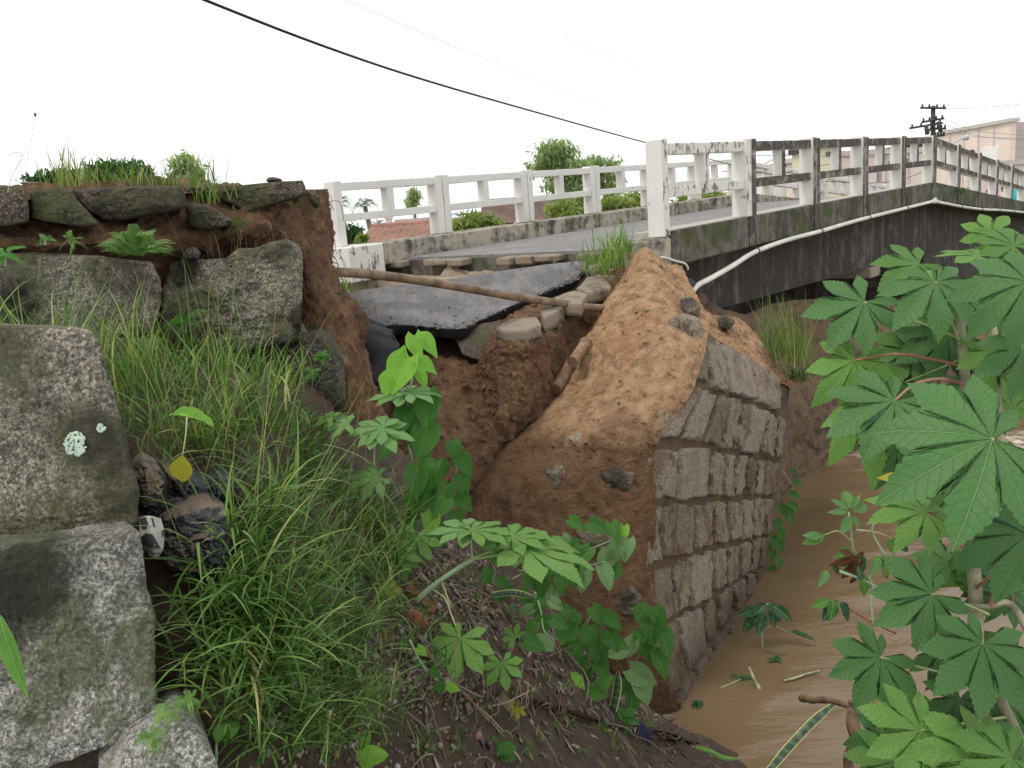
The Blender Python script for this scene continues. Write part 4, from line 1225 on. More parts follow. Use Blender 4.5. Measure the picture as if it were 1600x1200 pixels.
# kerb stones and paving stones slipping down beside the slab
KS = [
    ([(776, 506), (800, 494), (846, 490), (848, 506), (835, 520), (800, 526), (778, 520)], [(772, 512), (798, 497), (838, 494), (846, 505), (822, 513), (784, 516)], 7.55, "round flat paving stone perched on the sand pillar"),
]
def flat_stone(topxy, d, thick, label, mat='paver', seed=1):
    """a paving stone: its top outline seen from above, with real thickness downward"""
    W = np.array([P(*q) for q in topxy]) if len(topxy[0]) == 3 else np.array([P(x, y, d) for x, y in topxy])
    C = W.mean(0)
    Wc = np.concatenate([W, W[:1]])
    L = np.concatenate([[0], np.cumsum(np.linalg.norm(np.diff(Wc, axis=0), axis=1))])
    n = 64
    t = np.linspace(0, L[-1], n, endpoint=False)
    R = np.stack([np.interp(t, L, Wc[:, k]) for k in range(3)], -1)
    R = R * 0.6 + 0.2 * (np.roll(R, 1, 0) + np.roll(R, -1, 0))
    dn = np.array([0.0, 0.0, -1.0])
    rows = [C + (R - C) * s for s in (0.25, 0.5, 0.75, 0.93)] + [R + dn * 0.012] + [R + dn * (0.012 + thick * k) + (C - R) * 0.02 * k for k in (0.3, 0.6, 1.0)]
    V = np.concatenate([C[None]] + rows + [(C + dn * thick)[None]])
    V = V + np.stack([fbm(V + 9, 7, 4, seed), fbm(V + 19, 7, 4, seed), fbm(V, 9, 4, seed)], -1) * 0.012
    F = [(0, 1 + j, 1 + (j + 1) % n) for j in range(n)]
    for k in range(len(rows) - 1):
        for j in range(n):
            a, b = 1 + k * n + j, 1 + k * n + (j + 1) % n
            F.append((a, a + n, b + n, b))
    last = len(V) - 1
    q = 1 + (len(rows) - 1) * n
    for j in range(n): F.append((q + j, last, q + (j + 1) % n))
    me = mesh("paving_stone", V, F, M[mat], True)
    bm = bmesh.new(); bm.from_mesh(me); bmesh.ops.recalc_face_normals(bm, faces=bm.faces[:]); bm.to_mesh(me); bm.free()
    return tag(link("paving_stone", me), label, "paving stone", "paving stones slipping down beside the fallen slab")
flat_stone([(773, 512, 7.5), (798, 498, 7.75), (838, 493, 7.8), (847, 506, 7.55), (822, 515, 7.35), (786, 517, 7.35)], 0, 0.10, "roundish flat paving stone perched on top of the sand pillar", seed=2)
flat_stone([(842, 484, 8.0), (868, 473, 8.25), (882, 480, 8.1), (850, 497, 7.75)], 0, 0.13, "tilted paving stone just under the brown pipe, next to the perched round one", seed=3)
flat_stone([(866, 464, 8.5), (900, 452, 8.8), (918, 458, 8.6), (908, 474, 8.2), (884, 472, 8.2), (866, 470, 8.3)], 0, 0.12, "broad paving stone lying where the brown pipe crosses the kerb stones", seed=4)
flat_stone([(900, 450, 9.0), (918, 430, 9.4), (948, 436, 9.2), (956, 448, 8.9), (920, 456, 8.7)], 0, 0.12, "paving stone directly below the tuft of bright grass", seed=5)
flat_stone([(862, 452, 9.3), (905, 428, 9.75), (922, 426, 9.7), (880, 452, 9.1), (868, 458, 9.05)], 0, 0.12, "long kerb stone lying against the edge of the fallen asphalt", seed=6)
flat_stone([(905, 424, 9.9), (930, 408, 10.1), (946, 412, 9.9), (922, 428, 9.6)], 0, 0.12, "kerb stone at the upper corner of the fallen asphalt, left of the grass tuft", seed=7)

# broken clay pipe in the cut
for a, b, lab in (((916, 535), (895, 566), "upper length of broken clay pipe beside the sand heap"), ((893, 568), (868, 608), "lower length of broken clay pipe beside the sand heap")):
    p0, p1 = P(a[0], a[1], 8.0), P(b[0], b[1], 7.68)
    mb = MB()
    V, F = tube_geo(catmull(np.array([p0, (p0 + p1) / 2, p1]), 14), 0.055 * np.array([1.15, 1.15, 1.0] + [1.0] * 11), 14)
    V = V + (fbm(V, 12, 3, 4) * 0.006)[:, None]
    o = obj("clay_pipe", V, F, M['clay'], None, False)
    tag(o, lab, "pipe", "broken clay pipe lengths")

slab = bpy.data.objects["asphalt_slab"]
_a = np.zeros(len(slab.data.vertices) * 3); slab.data.vertices.foreach_get("co", _a); _a = _a.reshape(-1, 3)[:70 * 110].reshape(70, 110, 3)
rs = np.random.default_rng(21)
Vs, Fs, off = [], [], 0
for k in range(900):
    edge = rs.random() < .6
    i = 69 - int(abs(rs.normal()) * 3) if edge else rs.integers(70)
    j = 109 - int(abs(rs.normal()) * 5) if rs.random() < .5 else rs.integers(110)
    V, F = pebble_geo(.004 + .016 * rs.random() ** 3, k % 9, 1)
    Vs.append(V * np.array([1, 1, .7]) + _a[max(0, i), max(0, j)] + rs.normal(size=3) * np.array([.03, .03, .004])); Fs.append(np.array(F) + off); off += len(V)
o = obj("asphalt_crumbs", np.concatenate(Vs), np.concatenate(Fs), M['asphalt']); o["kind"] = "stuff"
tag(o, "crumbs of asphalt and grit strewn over the fallen road slab", "grit")

# ------------------------------------------------------------------ old retaining wall of granite blocks at the left
rw = thing("retaining_wall", "old mossy retaining wall of large granite blocks along the left side", "retaining wall", (-1.2, 2.5, 2.6))
def block(outline, depth, thick, mat, label, **kw):
    o = link("stone", rock_mesh("stone", outline, depth, thick, M[mat], **kw), rw)
    if label: o["label"] = label
    return o
block([(-70, 505), (0, 509), (60, 512), (120, 513), (143, 518), (160, 540), (171, 590), (184, 640), (199, 690), (207, 735), (216, 765), (217, 822), (190, 830), (120, 843), (60, 848), (0, 848), (-70, 848)],
      2.0, 0.42, 'granite', "nearest big square granite block with pale lichen", amp=0.017, seed=3, n=240, rings=60, bulge=0.012, rnd=0.022, corner=0.2, nscale=9)
block([(-80, 854), (0, 853), (60, 853), (120, 848), (190, 836), (217, 832), (226, 880), (238, 930), (250, 970), (244, 1020), (243, 1060), (250, 1112), (225, 1140), (180, 1160), (120, 1184), (60, 1215), (0, 1230), (-80, 1240)],
      [1.86] * 18, 0.45, 'granite_light', "pale granite block under the nearest one, half black with mould", amp=0.022, seed=11, n=240, rings=60, bulge=0.02, rnd=0.025, corner=0.2, nscale=9)
block([(150, 1260), (196, 1190), (240, 1160), (290, 1142), (325, 1168), (343, 1200), (355, 1300), (180, 1300)], 1.70, 0.3, 'granite_light', None, amp=0.010, seed=15, n=110, rings=24)
block([(252, 470), (258, 430), (266, 412), (300, 402), (318, 408), (352, 404), (372, 388), (402, 388), (420, 380), (448, 376), (466, 383), (472, 400), (470, 440), (468, 480), (468, 520), (440, 538), (410, 545), (380, 549), (330, 545), (280, 538), (256, 520)],
      4.15, 0.55, 'granite', "squared grey granite block at the right end of the top course", amp=0.036, seed=21, n=200, rings=50, bulge=0.02, rnd=0.03, corner=0.15, nscale=8)
block([(372, 552), (412, 548), (446, 540), (470, 524), (505, 516), (528, 534), (540, 560), (541, 600), (538, 640), (500, 660), (430, 660), (380, 640)],
      4.35, 0.5, 'granite_dark', "dark rounded block below the right end of the top course", amp=0.034, seed=23, n=160, rings=36, bulge=0.04, rnd=0.05, corner=0.2)
block([(428, 512), (440, 500), (470, 504), (482, 520), (476, 536), (444, 538)], 4.28, 0.3, 'granite_dark', None, amp=0.01, seed=25, n=60, rings=14, rnd=0.05)
block([(-60, 396), (60, 398), (120, 400), (190, 402), (238, 410), (250, 440), (246, 500), (232, 522), (120, 530), (-60, 530)], 3.75, 0.5, 'granite', None, amp=0.036, seed=27, n=180, rings=40, rnd=0.03, corner=0.15)
block([(120, 532), (200, 530), (252, 530), (262, 560), (262, 640), (230, 660), (120, 660)], 3.65, 0.5, 'granite_dark', None, amp=0.02, seed=29, n=110, rings=24, rnd=0.05)
block([(266, 548), (320, 548), (372, 556), (378, 610), (360, 640), (290, 640), (268, 610)], 4.05, 0.45, 'granite_dark', None, amp=0.02, seed=31, n=110, rings=24, rnd=0.06)
block([(-80, 538), (60, 536), (112, 536), (116, 660), (60, 680), (-80, 680)], 3.55, 0.45, 'granite_dark', None, amp=0.02, seed=33, n=90, rings=18, rnd=0.05)
# lichen rosette on the near block: small overlapping scales
lm = MB()
rs = np.random.default_rng(4)
for cx, cy, R, n in ((118, 694, 17, 170), (158, 668, 6, 30)):
    for k in range(n):
        a, q = rs.random() * 2 * pi, R * sqrt(rs.random())
        p = P(cx + q * cos(a), cy + q * sin(a) * 1.1, 1.972)
        V, F = pebble_geo(1.0, k, 1)
        r = (1.2 + 1.8 * rs.random()) / FPX * 2
        V = V * np.array([r, r * 0.35, r]) + p
        lm.add(V, F)
lm.build("lichen", M['lichen'], rw, True)

# broken pavement lying on top of the made ground
pv = "broken pavement pieces on top of the embankment"
def pav(outline, depth, thick, mat, label, **kw):
    tag(link("pavement_slab", rock_mesh("pavement_slab", outline, depth, thick, M[mat], **kw)), label, "pavement slab", pv)
pav([(-30, 291), (20, 290), (41, 295), (46, 322), (44, 345), (10, 352), (-30, 352)], 3.62, 0.5, 'slab', "brownish pavement slab at the far left end of the embankment top", corner=0.22, nscale=13, amp=0.020, seed=1, rnd=0.02)
pav([(47, 300), (78, 293), (106, 296), (122, 312), (138, 330), (156, 350), (132, 354), (104, 350), (70, 345), (50, 340)], 3.72, 0.5, 'slab_moss', "dark green mossy pavement slab sagging down at its right end", corner=0.22, nscale=13, amp=0.020, seed=2, rnd=0.02)
pav([(110, 296), (160, 293), (220, 290), (284, 290), (291, 306), (290, 326), (262, 332), (232, 336), (190, 345), (160, 344), (140, 330), (122, 310)], 3.95, 0.6, 'slab', "wide brown pavement slab below the tuft of grass", corner=0.22, nscale=13, amp=0.020, seed=3, n=120, rings=26, rnd=0.03)
pav([(288, 320), (300, 314), (322, 318), (344, 330), (366, 346), (350, 354), (318, 358), (296, 354)], 4.15, 0.3, 'granite_dark', "dark broken stone under the pavement, right of the wide brown slab", corner=0.22, nscale=13, amp=0.020, seed=4, rnd=0.03)
pav([(284, 292), (330, 290), (372, 290), (420, 285), (474, 281), (478, 290), (479, 303), (450, 312), (420, 320), (384, 332), (366, 320), (330, 308), (292, 304)], 4.55, 0.8, 'slab', "thick flat pavement slab jutting out over the torn right edge", corner=0.22, nscale=13, amp=0.020, seed=5, n=140, rings=26, rnd=0.02)
pav([(478, 297), (492, 300), (501, 308), (499, 322), (494, 326), (484, 314)], 5.0, 0.6, 'slab', "narrow dark pavement piece behind the jutting thick slab", corner=0.22, nscale=13, amp=0.020, seed=6, n=60, rings=14, rnd=0.02)
tag(link("loose_stone", rock_mesh("loose_stone", [(415, 283), (418, 277), (428, 276), (440, 279), (442, 283), (430, 285)], 4.7, 0.08, M['slab'], 0.008, 7, n=40, rings=10, rnd=0.02)), "small loose stone lying on top of the jutting pavement slab", "stone")
tag(link("loose_stone", rock_mesh("loose_stone", [(286, 398), (292, 388), (306, 386), (314, 396), (308, 404), (292, 405)], 4.1, 0.12, M['granite_dark'], 0.01, 10, n=40, rings=10, rnd=0.02)), "dark stone lying on the granite block beside the small fern", "stone")

# black plastic sandbags next to the near block
def bag(outline, depth, label, seed):
    o = link("sandbag", rock_mesh("sandbag", outline, depth, 0.20, M['bag'], 0.032, seed, n=150, rings=40, bulge=0.02, rnd=0.05, nscale=9))
    tag(o, label, "sandbag", "black plastic bags of sand beside the granite blocks")
bag([(248, 812), (270, 800), (300, 792), (330, 792), (356, 806), (370, 838), (372, 874), (360, 898), (320, 908), (280, 908), (250, 896), (242, 850)], 2.12, "burst black plastic bag of sand lowest of the bags, below the yellow leaf", 3)
bag([(208, 742), (224, 728), (248, 738), (262, 760), (262, 790), (252, 812), (230, 812), (214, 800)], 2.16, "sand-covered black bag squeezed against the nearest granite block", 5)
bag([(250, 740), (280, 736), (310, 742), (336, 764), (332, 792), (300, 798), (268, 792), (254, 768)], 2.28, "black plastic bag with sandy folds right under the yellow leaf", 7)
bag([(316, 752), (340, 738), (368, 752), (376, 784), (368, 812), (340, 808), (326, 784)], 2.34, "black plastic bag half buried in grass, rightmost of the bags", 9)
# torn printed bag with part of a word
lab = [[(216, 808, 2.03), (234, 806, 2.01), (252, 810, 2.02)], [(218, 826, 2.01), (236, 825, 1.985), (256, 829, 2.0)], [(220, 846, 2.0), (238, 847, 1.975), (256, 850, 1.99)], [(226, 858, 2.0), (238, 860, 1.975), (254, 860, 1.99)], [(233, 868, 2.005), (241, 871, 1.99), (248, 870, 2.0)]]
g = loft(pts(lab), 30, 24)
n_ = gnormals(g); n_ = n_ if (n_.mean((0, 1)) @ (CAM - g.mean((0, 1)))) > 0 else -n_
g = g + n_ * (fbm(g, 30, 3, 3) * 0.0025)[..., None]
pb = thing("printed_bag", "torn pale printed bag with black lettering, wedged between granite block and sandbags", "bag", g[15, 12])
V = np.concatenate([g.reshape(-1, 3), (g - n_ * 0.012).reshape(-1, 3)])
obj("bag_skin", V, np.concatenate([gridfaces(30, 24), gridfaces(30, 24, 720)[:, ::-1]]), M['label'], pb, True)
def on_label(poly, name):
    """flat print on the bag: a polygon in label coordinates (0..1 across, 0..1 down)"""
    bm = bmesh.new()
    vs = [bm.verts.new((x, y, 0)) for x, y in poly]
    bm.faces.new(vs)
    bmesh.ops.triangulate(bm, faces=bm.faces[:])
    for _ in range(2): bmesh.ops.subdivide_edges(bm, edges=bm.edges[:], cuts=1)
    V = []
    for v in bm.verts:
        a, b = np.clip(v.co.y, 0, 1) * 29, np.clip(v.co.x, 0, 1) * 23
        i, j = int(min(a, 28)), int(min(b, 22))
        fa, fb = a - i, b - j
        p = g[i, j] * (1 - fa) * (1 - fb) + g[i + 1, j] * fa * (1 - fb) + g[i, j + 1] * (1 - fa) * fb + g[i + 1, j + 1] * fa * fb
        V.append(p + n_[i, j] * 0.0018)
    bm.verts.index_update()
    F = [tuple(v.index for v in f.verts) for f in bm.faces]
    bm.free()
    obj(name, V, F, M['ink'], pb)
on_label([(.02, .42), (.30, .34), (.55, .36), (.80, .58), (.86, .64), (.5, .66), (.05, .62)], "printed_mark")
on_label([(.10, .06), (.35, .03), (.42, .20), (.30, .28), (.12, .26)], "printed_mark")
on_label([(.55, .05), (.62, .05), (.66, .22), (.60, .24)], "printed_mark")
on_label([(.88, .28), (.98, .24), (.98, .36), (.90, .38)], "printed_mark")
on_label([(.05, .655), (.5, .695), (.92, .67), (.92, .685), (.5, .712), (.05, .672)], "printed_mark")
fc = bpy.data.curves.new("lettering", 'FONT')
fc.body = "Pou"
fc.size = 1.0
fo = bpy.data.objects.new("tmp_text", fc)
me = bpy.data.meshes.new_from_object(fo)
bpy.data.objects.remove(fo)
bm = bmesh.new(); bm.from_mesh(me)
bmesh.ops.triangulate(bm, faces=bm.faces[:])
xs = [v.co.x for v in bm.verts]; ys = [v.co.y for v in bm.verts]
W_, H_ = max(xs) - min(xs), max(ys) - min(ys)
V = []
for v in bm.verts:
    x = (v.co.x - min(xs)) / W_ * 0.76 + 0.10
    y = 0.885 - (v.co.y - min(ys)) / H_ * 0.13
    a, b = y * 29, x * 23
    i, j = int(min(a, 28)), int(min(b, 22))
    fa, fb = a - i, b - j
    V.append(g[i, j] * (1 - fa) * (1 - fb) + g[i + 1, j] * fa * (1 - fb) + g[i, j + 1] * (1 - fa) * fb + g[i + 1, j + 1] * fa * fb + n_[i, j] * 0.0018)
bm.verts.index_update()
F = [tuple(v.index for v in f.verts) for f in bm.faces]
bm.free()
obj("lettering", V, F, M['ink'], pb)

# ------------------------------------------------------------------ gravel and small stones on the bank
def surf(px, py, k=1):
    """bank points nearest to given photo points (a lookup on the modelled bank)"""
    pr = SLP
    d2 = (pr[:, 0] - px) ** 2 + (pr[:, 1] - py) ** 2
    i = int(np.argmin(d2 + (pr[:, 2] > 5.9) * 4000))
    return SLV[i], SLN[i], i
_v = GSL.reshape(-1, 3)
_me = bank.data
_co = np.zeros(len(_me.vertices) * 3); _me.vertices.foreach_get("co", _co)
SLV = _co.reshape(-1, 3)
SLN = GSN.reshape(-1, 3)
if SLN[:, 2].mean() < 0: SLN = -SLN
SLP = proj(SLV)

def with_tint(o, tint):
    a = o.data.attributes.new("tint", 'FLOAT', 'POINT')
    a.data.foreach_set("value", np.asarray(tint, dtype=np.float32))
    return o
rs = np.random.default_rng(33)
ZONE = [(430, 960), (560, 930), (640, 880), (700, 830), (790, 900), (860, 960), (930, 1040), (1010, 1110), (1120, 1180), (1120, 1260), (300, 1260), (330, 1120)]
GRAV = [(440, 1060), (560, 1010), (640, 930), (690, 850), (770, 880), (790, 930), (740, 1000), (760, 1100), (780, 1200), (700, 1260), (420, 1260), (380, 1140)]
cand = np.where(inside(GRAV, SLP[:, 0], SLP[:, 1]) & (SLP[:, 2] < 6.0))[0]
protos = [pebble_geo(1.0, k, 1) for k in range(12)]
gm_V, gm_F, gm_T, off = [], [], [], 0
for k in range(3800):
    i = cand[rs.integers(len(cand))]
    r = 0.0035 + 0.011 * rs.random() ** 3 + (0.010 if rs.random() < 0.04 else 0)
    jit = (rs.random(3) - 0.5) * np.array([0.05, 0.05, 0.0])
    V, F = protos[rs.integers(12)]
    A = np.linalg.qr(rs.normal(size=(3, 3)))[0]
    sc = np.array([1, 0.75 + 0.25 * rs.random(), 0.6 + 0.3 * rs.random()]) * r
    V = (V * sc) @ A + SLV[i] + jit * np.array([1, 1, 0]) - SLN[i] * r * 0.05
    gm_V.append(V); gm_F.append(np.array(F) + off); off += len(V)
    gm_T.append(np.full(len(V), rs.random()))
o = obj("gravel", np.concatenate(gm_V), np.concatenate(gm_F), M['gravel'], None, True)
with_tint(o, np.concatenate(gm_T)); o["kind"] = "stuff"
tag(o, "loose gravel and small pebbles washed over the dark bank soil", "gravel")
# stones one can pick out
for k, (x, y, r, mat, lab) in enumerate([
    (642, 1047, 9, 'gravel_pale', "pale wedge shaped pebble lying on the gravel left of the dark stick"), (590, 1165, 8, 'granite_brown', "reddish cobble at the lower edge of the gravel"),
    (548, 1168, 8, 'gravel_pale', "cream cobble beside the small leafy weed at the bottom"), (640, 1150, 7, 'granite_dark', "grey cobble in the gravel below the dark stick"),
    (700, 1150, 7, 'granite_brown', "brown cobble beside the grass clump at the bottom"), (664, 1135, 6, 'gravel_pale', "small whitish pebble at the foot of the green seedling"),
    (600, 1100, 7, 'granite_dark', "dark cobble in the open gravel left of the seedling"), (770, 880, 6, 'granite_dark', "dark pebble beneath the pale castor stem"),
    (752, 905, 5, 'gravel_pale', "light pebble beneath the pale castor stem"), (560, 1128, 6, 'granite_brown', "brown pebble in the grass edge left of the gravel"),
    (905, 1068, 6, 'granite_brown', "rusty brown lump between the two sword leaves"), (1045, 1120, 9, 'granite_brown', "muddy brown lump on the waterline left of the river"),
    (1090, 1165, 9, 'granite_brown', "sandy brown lump at the tip of the bank")]):
    p, n, i = surf(x, y)
    V, F = pebble_geo(1.0, k + 40, 2)
    rr = r / FPX * SLP[i, 2]
    V = V * np.array([1.3, 0.9, 0.7]) * rr + p + n * rr * 0.3
    tag(obj("pebble", V, F, M[mat], None, True), lab, "pebble", "single pebbles on the bank")

# brick fragments and board
def shard(poly, d, thick, mat, name, label, cat, seed=0):
    tag(link(name, rock_mesh(name, poly, d, thick * .6, M[mat], 0.002, seed, n=60, rings=10, bulge=0.0, rnd=0.004, corner=0.1, back=np.array([.1, .35, -1]))), label, cat)
d_ = surf(660, 935)[2]; d_ = SLP[d_, 2] - 0.05
shard([(632, 918), (640, 912), (664, 930), (682, 945), (676, 956), (658, 948), (640, 934)], d_, 0.03, 'brick', "brick_fragment", "upper orange brick shard under the base of the pale castor stem", "brick fragment", 1)
shard([(626, 965), (640, 950), (664, 958), (668, 972), (650, 990), (630, 984)], surf(648, 970)[0] @ np.array([0, 0, 0]) + SLP[surf(648, 970)[2], 2] - 0.05, 0.03, 'brick', "brick_fragment", "lower orange brick shard half buried in the soil", "brick fragment", 2)
i_ = surf(785, 1090)[2]
shard([(748, 1066), (768, 1062), (800, 1096), (806, 1124), (792, 1132), (770, 1110)], SLP[i_, 2] - 0.03, 0.03, 'oldpipe', "board", "grey muddy board lying on the bank below the castor leaves", "board", 3)
i_ = surf(1000, 1150)[2]
shard([(972, 1132), (1000, 1126), (1018, 1140), (1020, 1160), (1004, 1172), (988, 1160), (978, 1148)], SLP[i_, 2] - 0.05, 0.03, 'ragblue', "rag", "dark blue soaked rag at the foot of the bank by the water", "rag", 4)

# dead leaves, twigs and roots washed onto the bank
rs = np.random.default_rng(55)
cand = np.where(inside(ZONE, SLP[:, 0], SLP[:, 1]) & (SLP[:, 2] < 6.2) & (SLP[:, 0] > 640))[0]
lit = MB(); tn = []
for k in range(900):
    i = cand[rs.integers(len(cand))]
    p, nn = SLV[i] + SLN[i] * .006, SLN[i]
    a = rs.normal(size=3); a -= nn * (a @ nn) * .8; a /= np.linalg.norm(a)
    b = np.cross(nn, a)
    L, w = .012 + .045 * rs.random() ** 2, .006 + .014 * rs.random()
    lit.add([p - a * L, p - b * w + nn * .004 * rs.random(), p + a * L + nn * .015 * rs.random(), p + b * w], [(0, 1, 2, 3)])
    tn += [rs.random() * .62] * 4
for k in range(420):
    i = cand[rs.integers(len(cand))]
    a = rs.normal(size=3); a /= np.linalg.norm(a); a -= SLN[i] * (a @ SLN[i]) * .85
    L = .04 + .16 * rs.random() ** 2
    p = SLV[i] + SLN[i] * .008
    q = np.array([p - a * L, p + rs.normal(size=3) * L * .15 + SLN[i] * .02, p + a * L + SLN[i] * .02])
    n0 = len(lit.V)
    lit.tube(catmull(q, 6), .0016 + .0025 * rs.random(), 4, False)
    tn += [rs.random() * .75] * (len(lit.V) - n0)
o = lit.build("plant_litter", M['gravel'])
with_tint(o, tn); o["kind"] = "stuff"
tag(o, "brown leaf litter, roots and twigs washed onto the foot of the bank", "plant litter")

# fine roots hanging out of the torn earth
rm = MB()
ge, ne = GE[0]
pr = proj(ge)
ok = np.argwhere((pr[..., 0] > 300) & (pr[..., 0] < 566) & (pr[..., 1] > 300) & (pr[..., 1] < 620) & (pr[..., 2] < 5.7))
for k in range(230):
    i, j = ok[rs.integers(len(ok))]
    p = ge[i, j]
    nn = ne[i, j] * (1 if (CAM - p) @ ne[i, j] > 0 else -1)
    L = .05 + .20 * rs.random() ** 2
    h = rs.normal(size=3) * .5
    q = np.array([p - nn * .02, p + nn * .05 * rs.random() + h * L * .4 - np.array([0, 0, .3 * L]), p + nn * .03 + h * L * .5 - np.array([0, 0, L])])
    rm.tube(catmull(q, 7), .0013 + .0018 * rs.random(), 4, False)
o = rm.build("roots", M['twig']); o["kind"] = "stuff"
tag(o, "fine roots dangling from the torn brown earth of the embankment", "roots")

# ------------------------------------------------------------------ leaves
def castor_geo(seed=0, nl=8, droop=0.22, spread=1.0):
    """a palmate leaf of toothed lobes, unit length, joint at the origin, main lobe along +Y"""
    r = np.random.default_rng(seed)
    if nl == 8: ang = np.array([0, 36, -38, 75, -77, 116, -118, 158]); ln = np.array([1, .97, .95, .86, .84, .66, .64, .42])
    elif nl == 7: ang = np.array([0, 42, -42, 86, -86, 132, -132]); ln = np.array([1, .95, .93, .78, .8, .55, .52])
    else: ang = np.array([0, 48, -46, 98, -100]); ln = np.array([1, .9, .88, .62, .6])
    ang = ang + r.uniform(-4, 4, len(ang)); ln = ln * r.uniform(.93, 1.05, len(ln))
    order = np.argsort(ang); ang, ln = np.radians(ang[order]) * spread, ln[order]
    V, F, UV = [], [], []
    K = len(ang)
    for k in range(K):
        a = ang[k]; L = ln[k]
        da0 = (ang[k] - ang[k - 1]) / 2 if k > 0 else radians(16)
        da1 = (ang[k + 1] - ang[k]) / 2 if k < K - 1 else radians(16)
        Lp = min(L, ln[k - 1]) if k > 0 else L * .6
        Ln = min(L, ln[k + 1]) if k < K - 1 else L * .6
        def side(da, Ls, sg):
            rs_ = (0.47 if da < radians(30) else 0.38) * Ls
            p = np.array([[rs_ * sin(da), rs_ * cos(da)], [0.190 * L, 0.55 * L], [0.190 * L, 0.65 * L], [0.120 * L, 0.81 * L], [0.035 * L, 0.94 * L], [0.0, 1.0 * L]])
            p[1, 0] = max(p[1, 0], p[0, 0] * 1.08)
            c = catmull(p, 23)
            tooth = 0.020 * L * (np.arange(23) % 2) * np.sin(np.linspace(0.25, pi, 23))
            c[:, 0] += tooth; c[:, 1] += tooth * 0.4
            c[:, 0] *= sg
            return c
        s0, s1 = side(da0, Lp, -1), side(da1, Ln, 1)
        edge = np.concatenate([s0, s1[-2::-1]])            # from one sinus over the tip to the other
        ne = len(edge)
        base = len(V)
        S = np.array([0.0, 0.3, 0.55, 0.78, 1.0])
        for s in S:
            for e in edge:
                # towards the middle the ring points slide onto the midrib a little so veins stay straight
                x, y = e[0] * s, e[1] * s
                rr = x * x + y * y
                X = x * cos(a) + y * sin(a); Y = -x * sin(a) + y * cos(a)
                z = 0.20 * abs(x) * s - droop * rr * (1 + 0.35 * sin(2 * atan2(X, Y) + seed)) * (0.6 + 0.5 * sqrt(rr)) + 0.05
                z += 0.022 * sin(7 * Y + 5 * X + seed) * s + 0.014 * sin(15 * X - 12 * Y + seed) * s * s
                V.append((X, Y, z - 0.05)); UV.append((x / L, y / L))
        for i in range(len(S) - 1):
            for j in range(ne - 1):
                q = base + i * ne + j
                F.append((q, q + ne, q + ne + 1, q + 1) if i else (base, base + ne + j, base + ne + j + 1))
    return np.array(V), F, np.array(UV)
def blade_geo(kind, seed=0, nv=15, nu=7):
    """simple leaves: heart, lance, oval; unit length along +Y"""
    r = np.random.default_rng(seed)
    t = np.linspace(0, 1, nv)
    if kind == 'heart': w = 0.40 * np.sin(pi * np.clip(t, 0, 1) ** 0.62) ** 0.85 * (1 - 0.15 * t); w[0] = 0.20
    elif kind == 'lance': w = 0.17 * np.sin(pi * t ** 0.75) ** 0.9
    elif kind == 'oval': w = 0.30 * np.sin(pi * t ** 1.05) ** 0.75
    else: w = 0.075 * np.clip(np.minimum((t + .18) * 3.2, (1 - t) * 4.5), 0, 1) ** .6
    w[-1] = 0.003
    u = np.linspace(-1, 1, nu)
    T, U = np.meshgrid(t, u, indexing='ij')
    W = w[:, None] * U
    Y = T.copy()
    if kind == 'heart': Y = T - 0.20 * (np.abs(U) ** 1.5) * np.clip(1 - T * 2.6, 0, 1)
    bend = {'heart': 0.35, 'lance': 0.30, 'oval': 0.3}.get(kind, 0.08) * r.uniform(.5, 1.4)
    Z = (0.5 if kind != 'strap' else 0.9) * np.abs(W) - bend * T ** 2 + 0.025 * np.sin(T * 9 + U * 2 + seed) * np.abs(U) + 0.02 * np.sin(17 * T + seed) * U
    V = np.stack([W, Y, Z], -1).reshape(-1, 3)
    UV = np.stack([W, T], -1).reshape(-1, 2)
    return V, gridfaces(nv, nu).tolist(), UV
LEAFCACHE = {}
def leafmesh(kind, mat, seed):
    key = (kind, mat, seed)
    if key not in LEAFCACHE:
        if kind.startswith('castor'):
            nl = int(kind[6:7] or 8)
            dr = {'d': 0.75, 'f': 0.14}.get(kind[7:8], (0.18, 0.36, 0.55)[seed % 3])
            V, F, UV = castor_geo(seed, nl, dr)
        else:
            V, F, UV = blade_geo(kind, seed)
        LEAFCACHE[key] = mesh("leaf", V, F, M[mat], True, uv=UV)
    return LEAFCACHE[key]
def cdir(x, y, z):
    v = RT * x + UP * y - _fw * z
    return v / np.linalg.norm(v)
def leaf(parent, kind, mat, px, py, d, size_px, ang, n=(0.0, 0.35, 0.9), seed=0, sx=1.0, name="leaf"):
    J = P(px, py, d)
    N = cdir(*n)
    a = radians(ang)
    D = RT * cos(a) + UP * sin(a)
    Y = D - N * (D @ N)
    if np.linalg.norm(Y) < 1e-3: Y = UP - N * (UP @ N)
    Y /= np.linalg.norm(Y)
    X = np.cross(Y, N)
    s = size_px / FPX * d
    Mx = Matrix(((X[0] * s * sx, Y[0] * s, N[0] * s, J[0]), (X[1] * s * sx, Y[1] * s, N[1] * s, J[1]), (X[2] * s * sx, Y[2] * s, N[2] * s, J[2]), (0, 0, 0, 1)))
    return link(name, leafmesh(kind, mat, seed), parent, Mx)
def stalk(parent, pts_, r0, r1, mat, name="stem", n=7, seg=24):
    q = catmull(np.array([p if isinstance(p, np.ndarray) else P(*p) for p in pts_]), seg)
    V, F = tube_geo(q, np.linspace(r0, r1, seg), n)
    return obj(name, V, F, M[mat], parent, True)

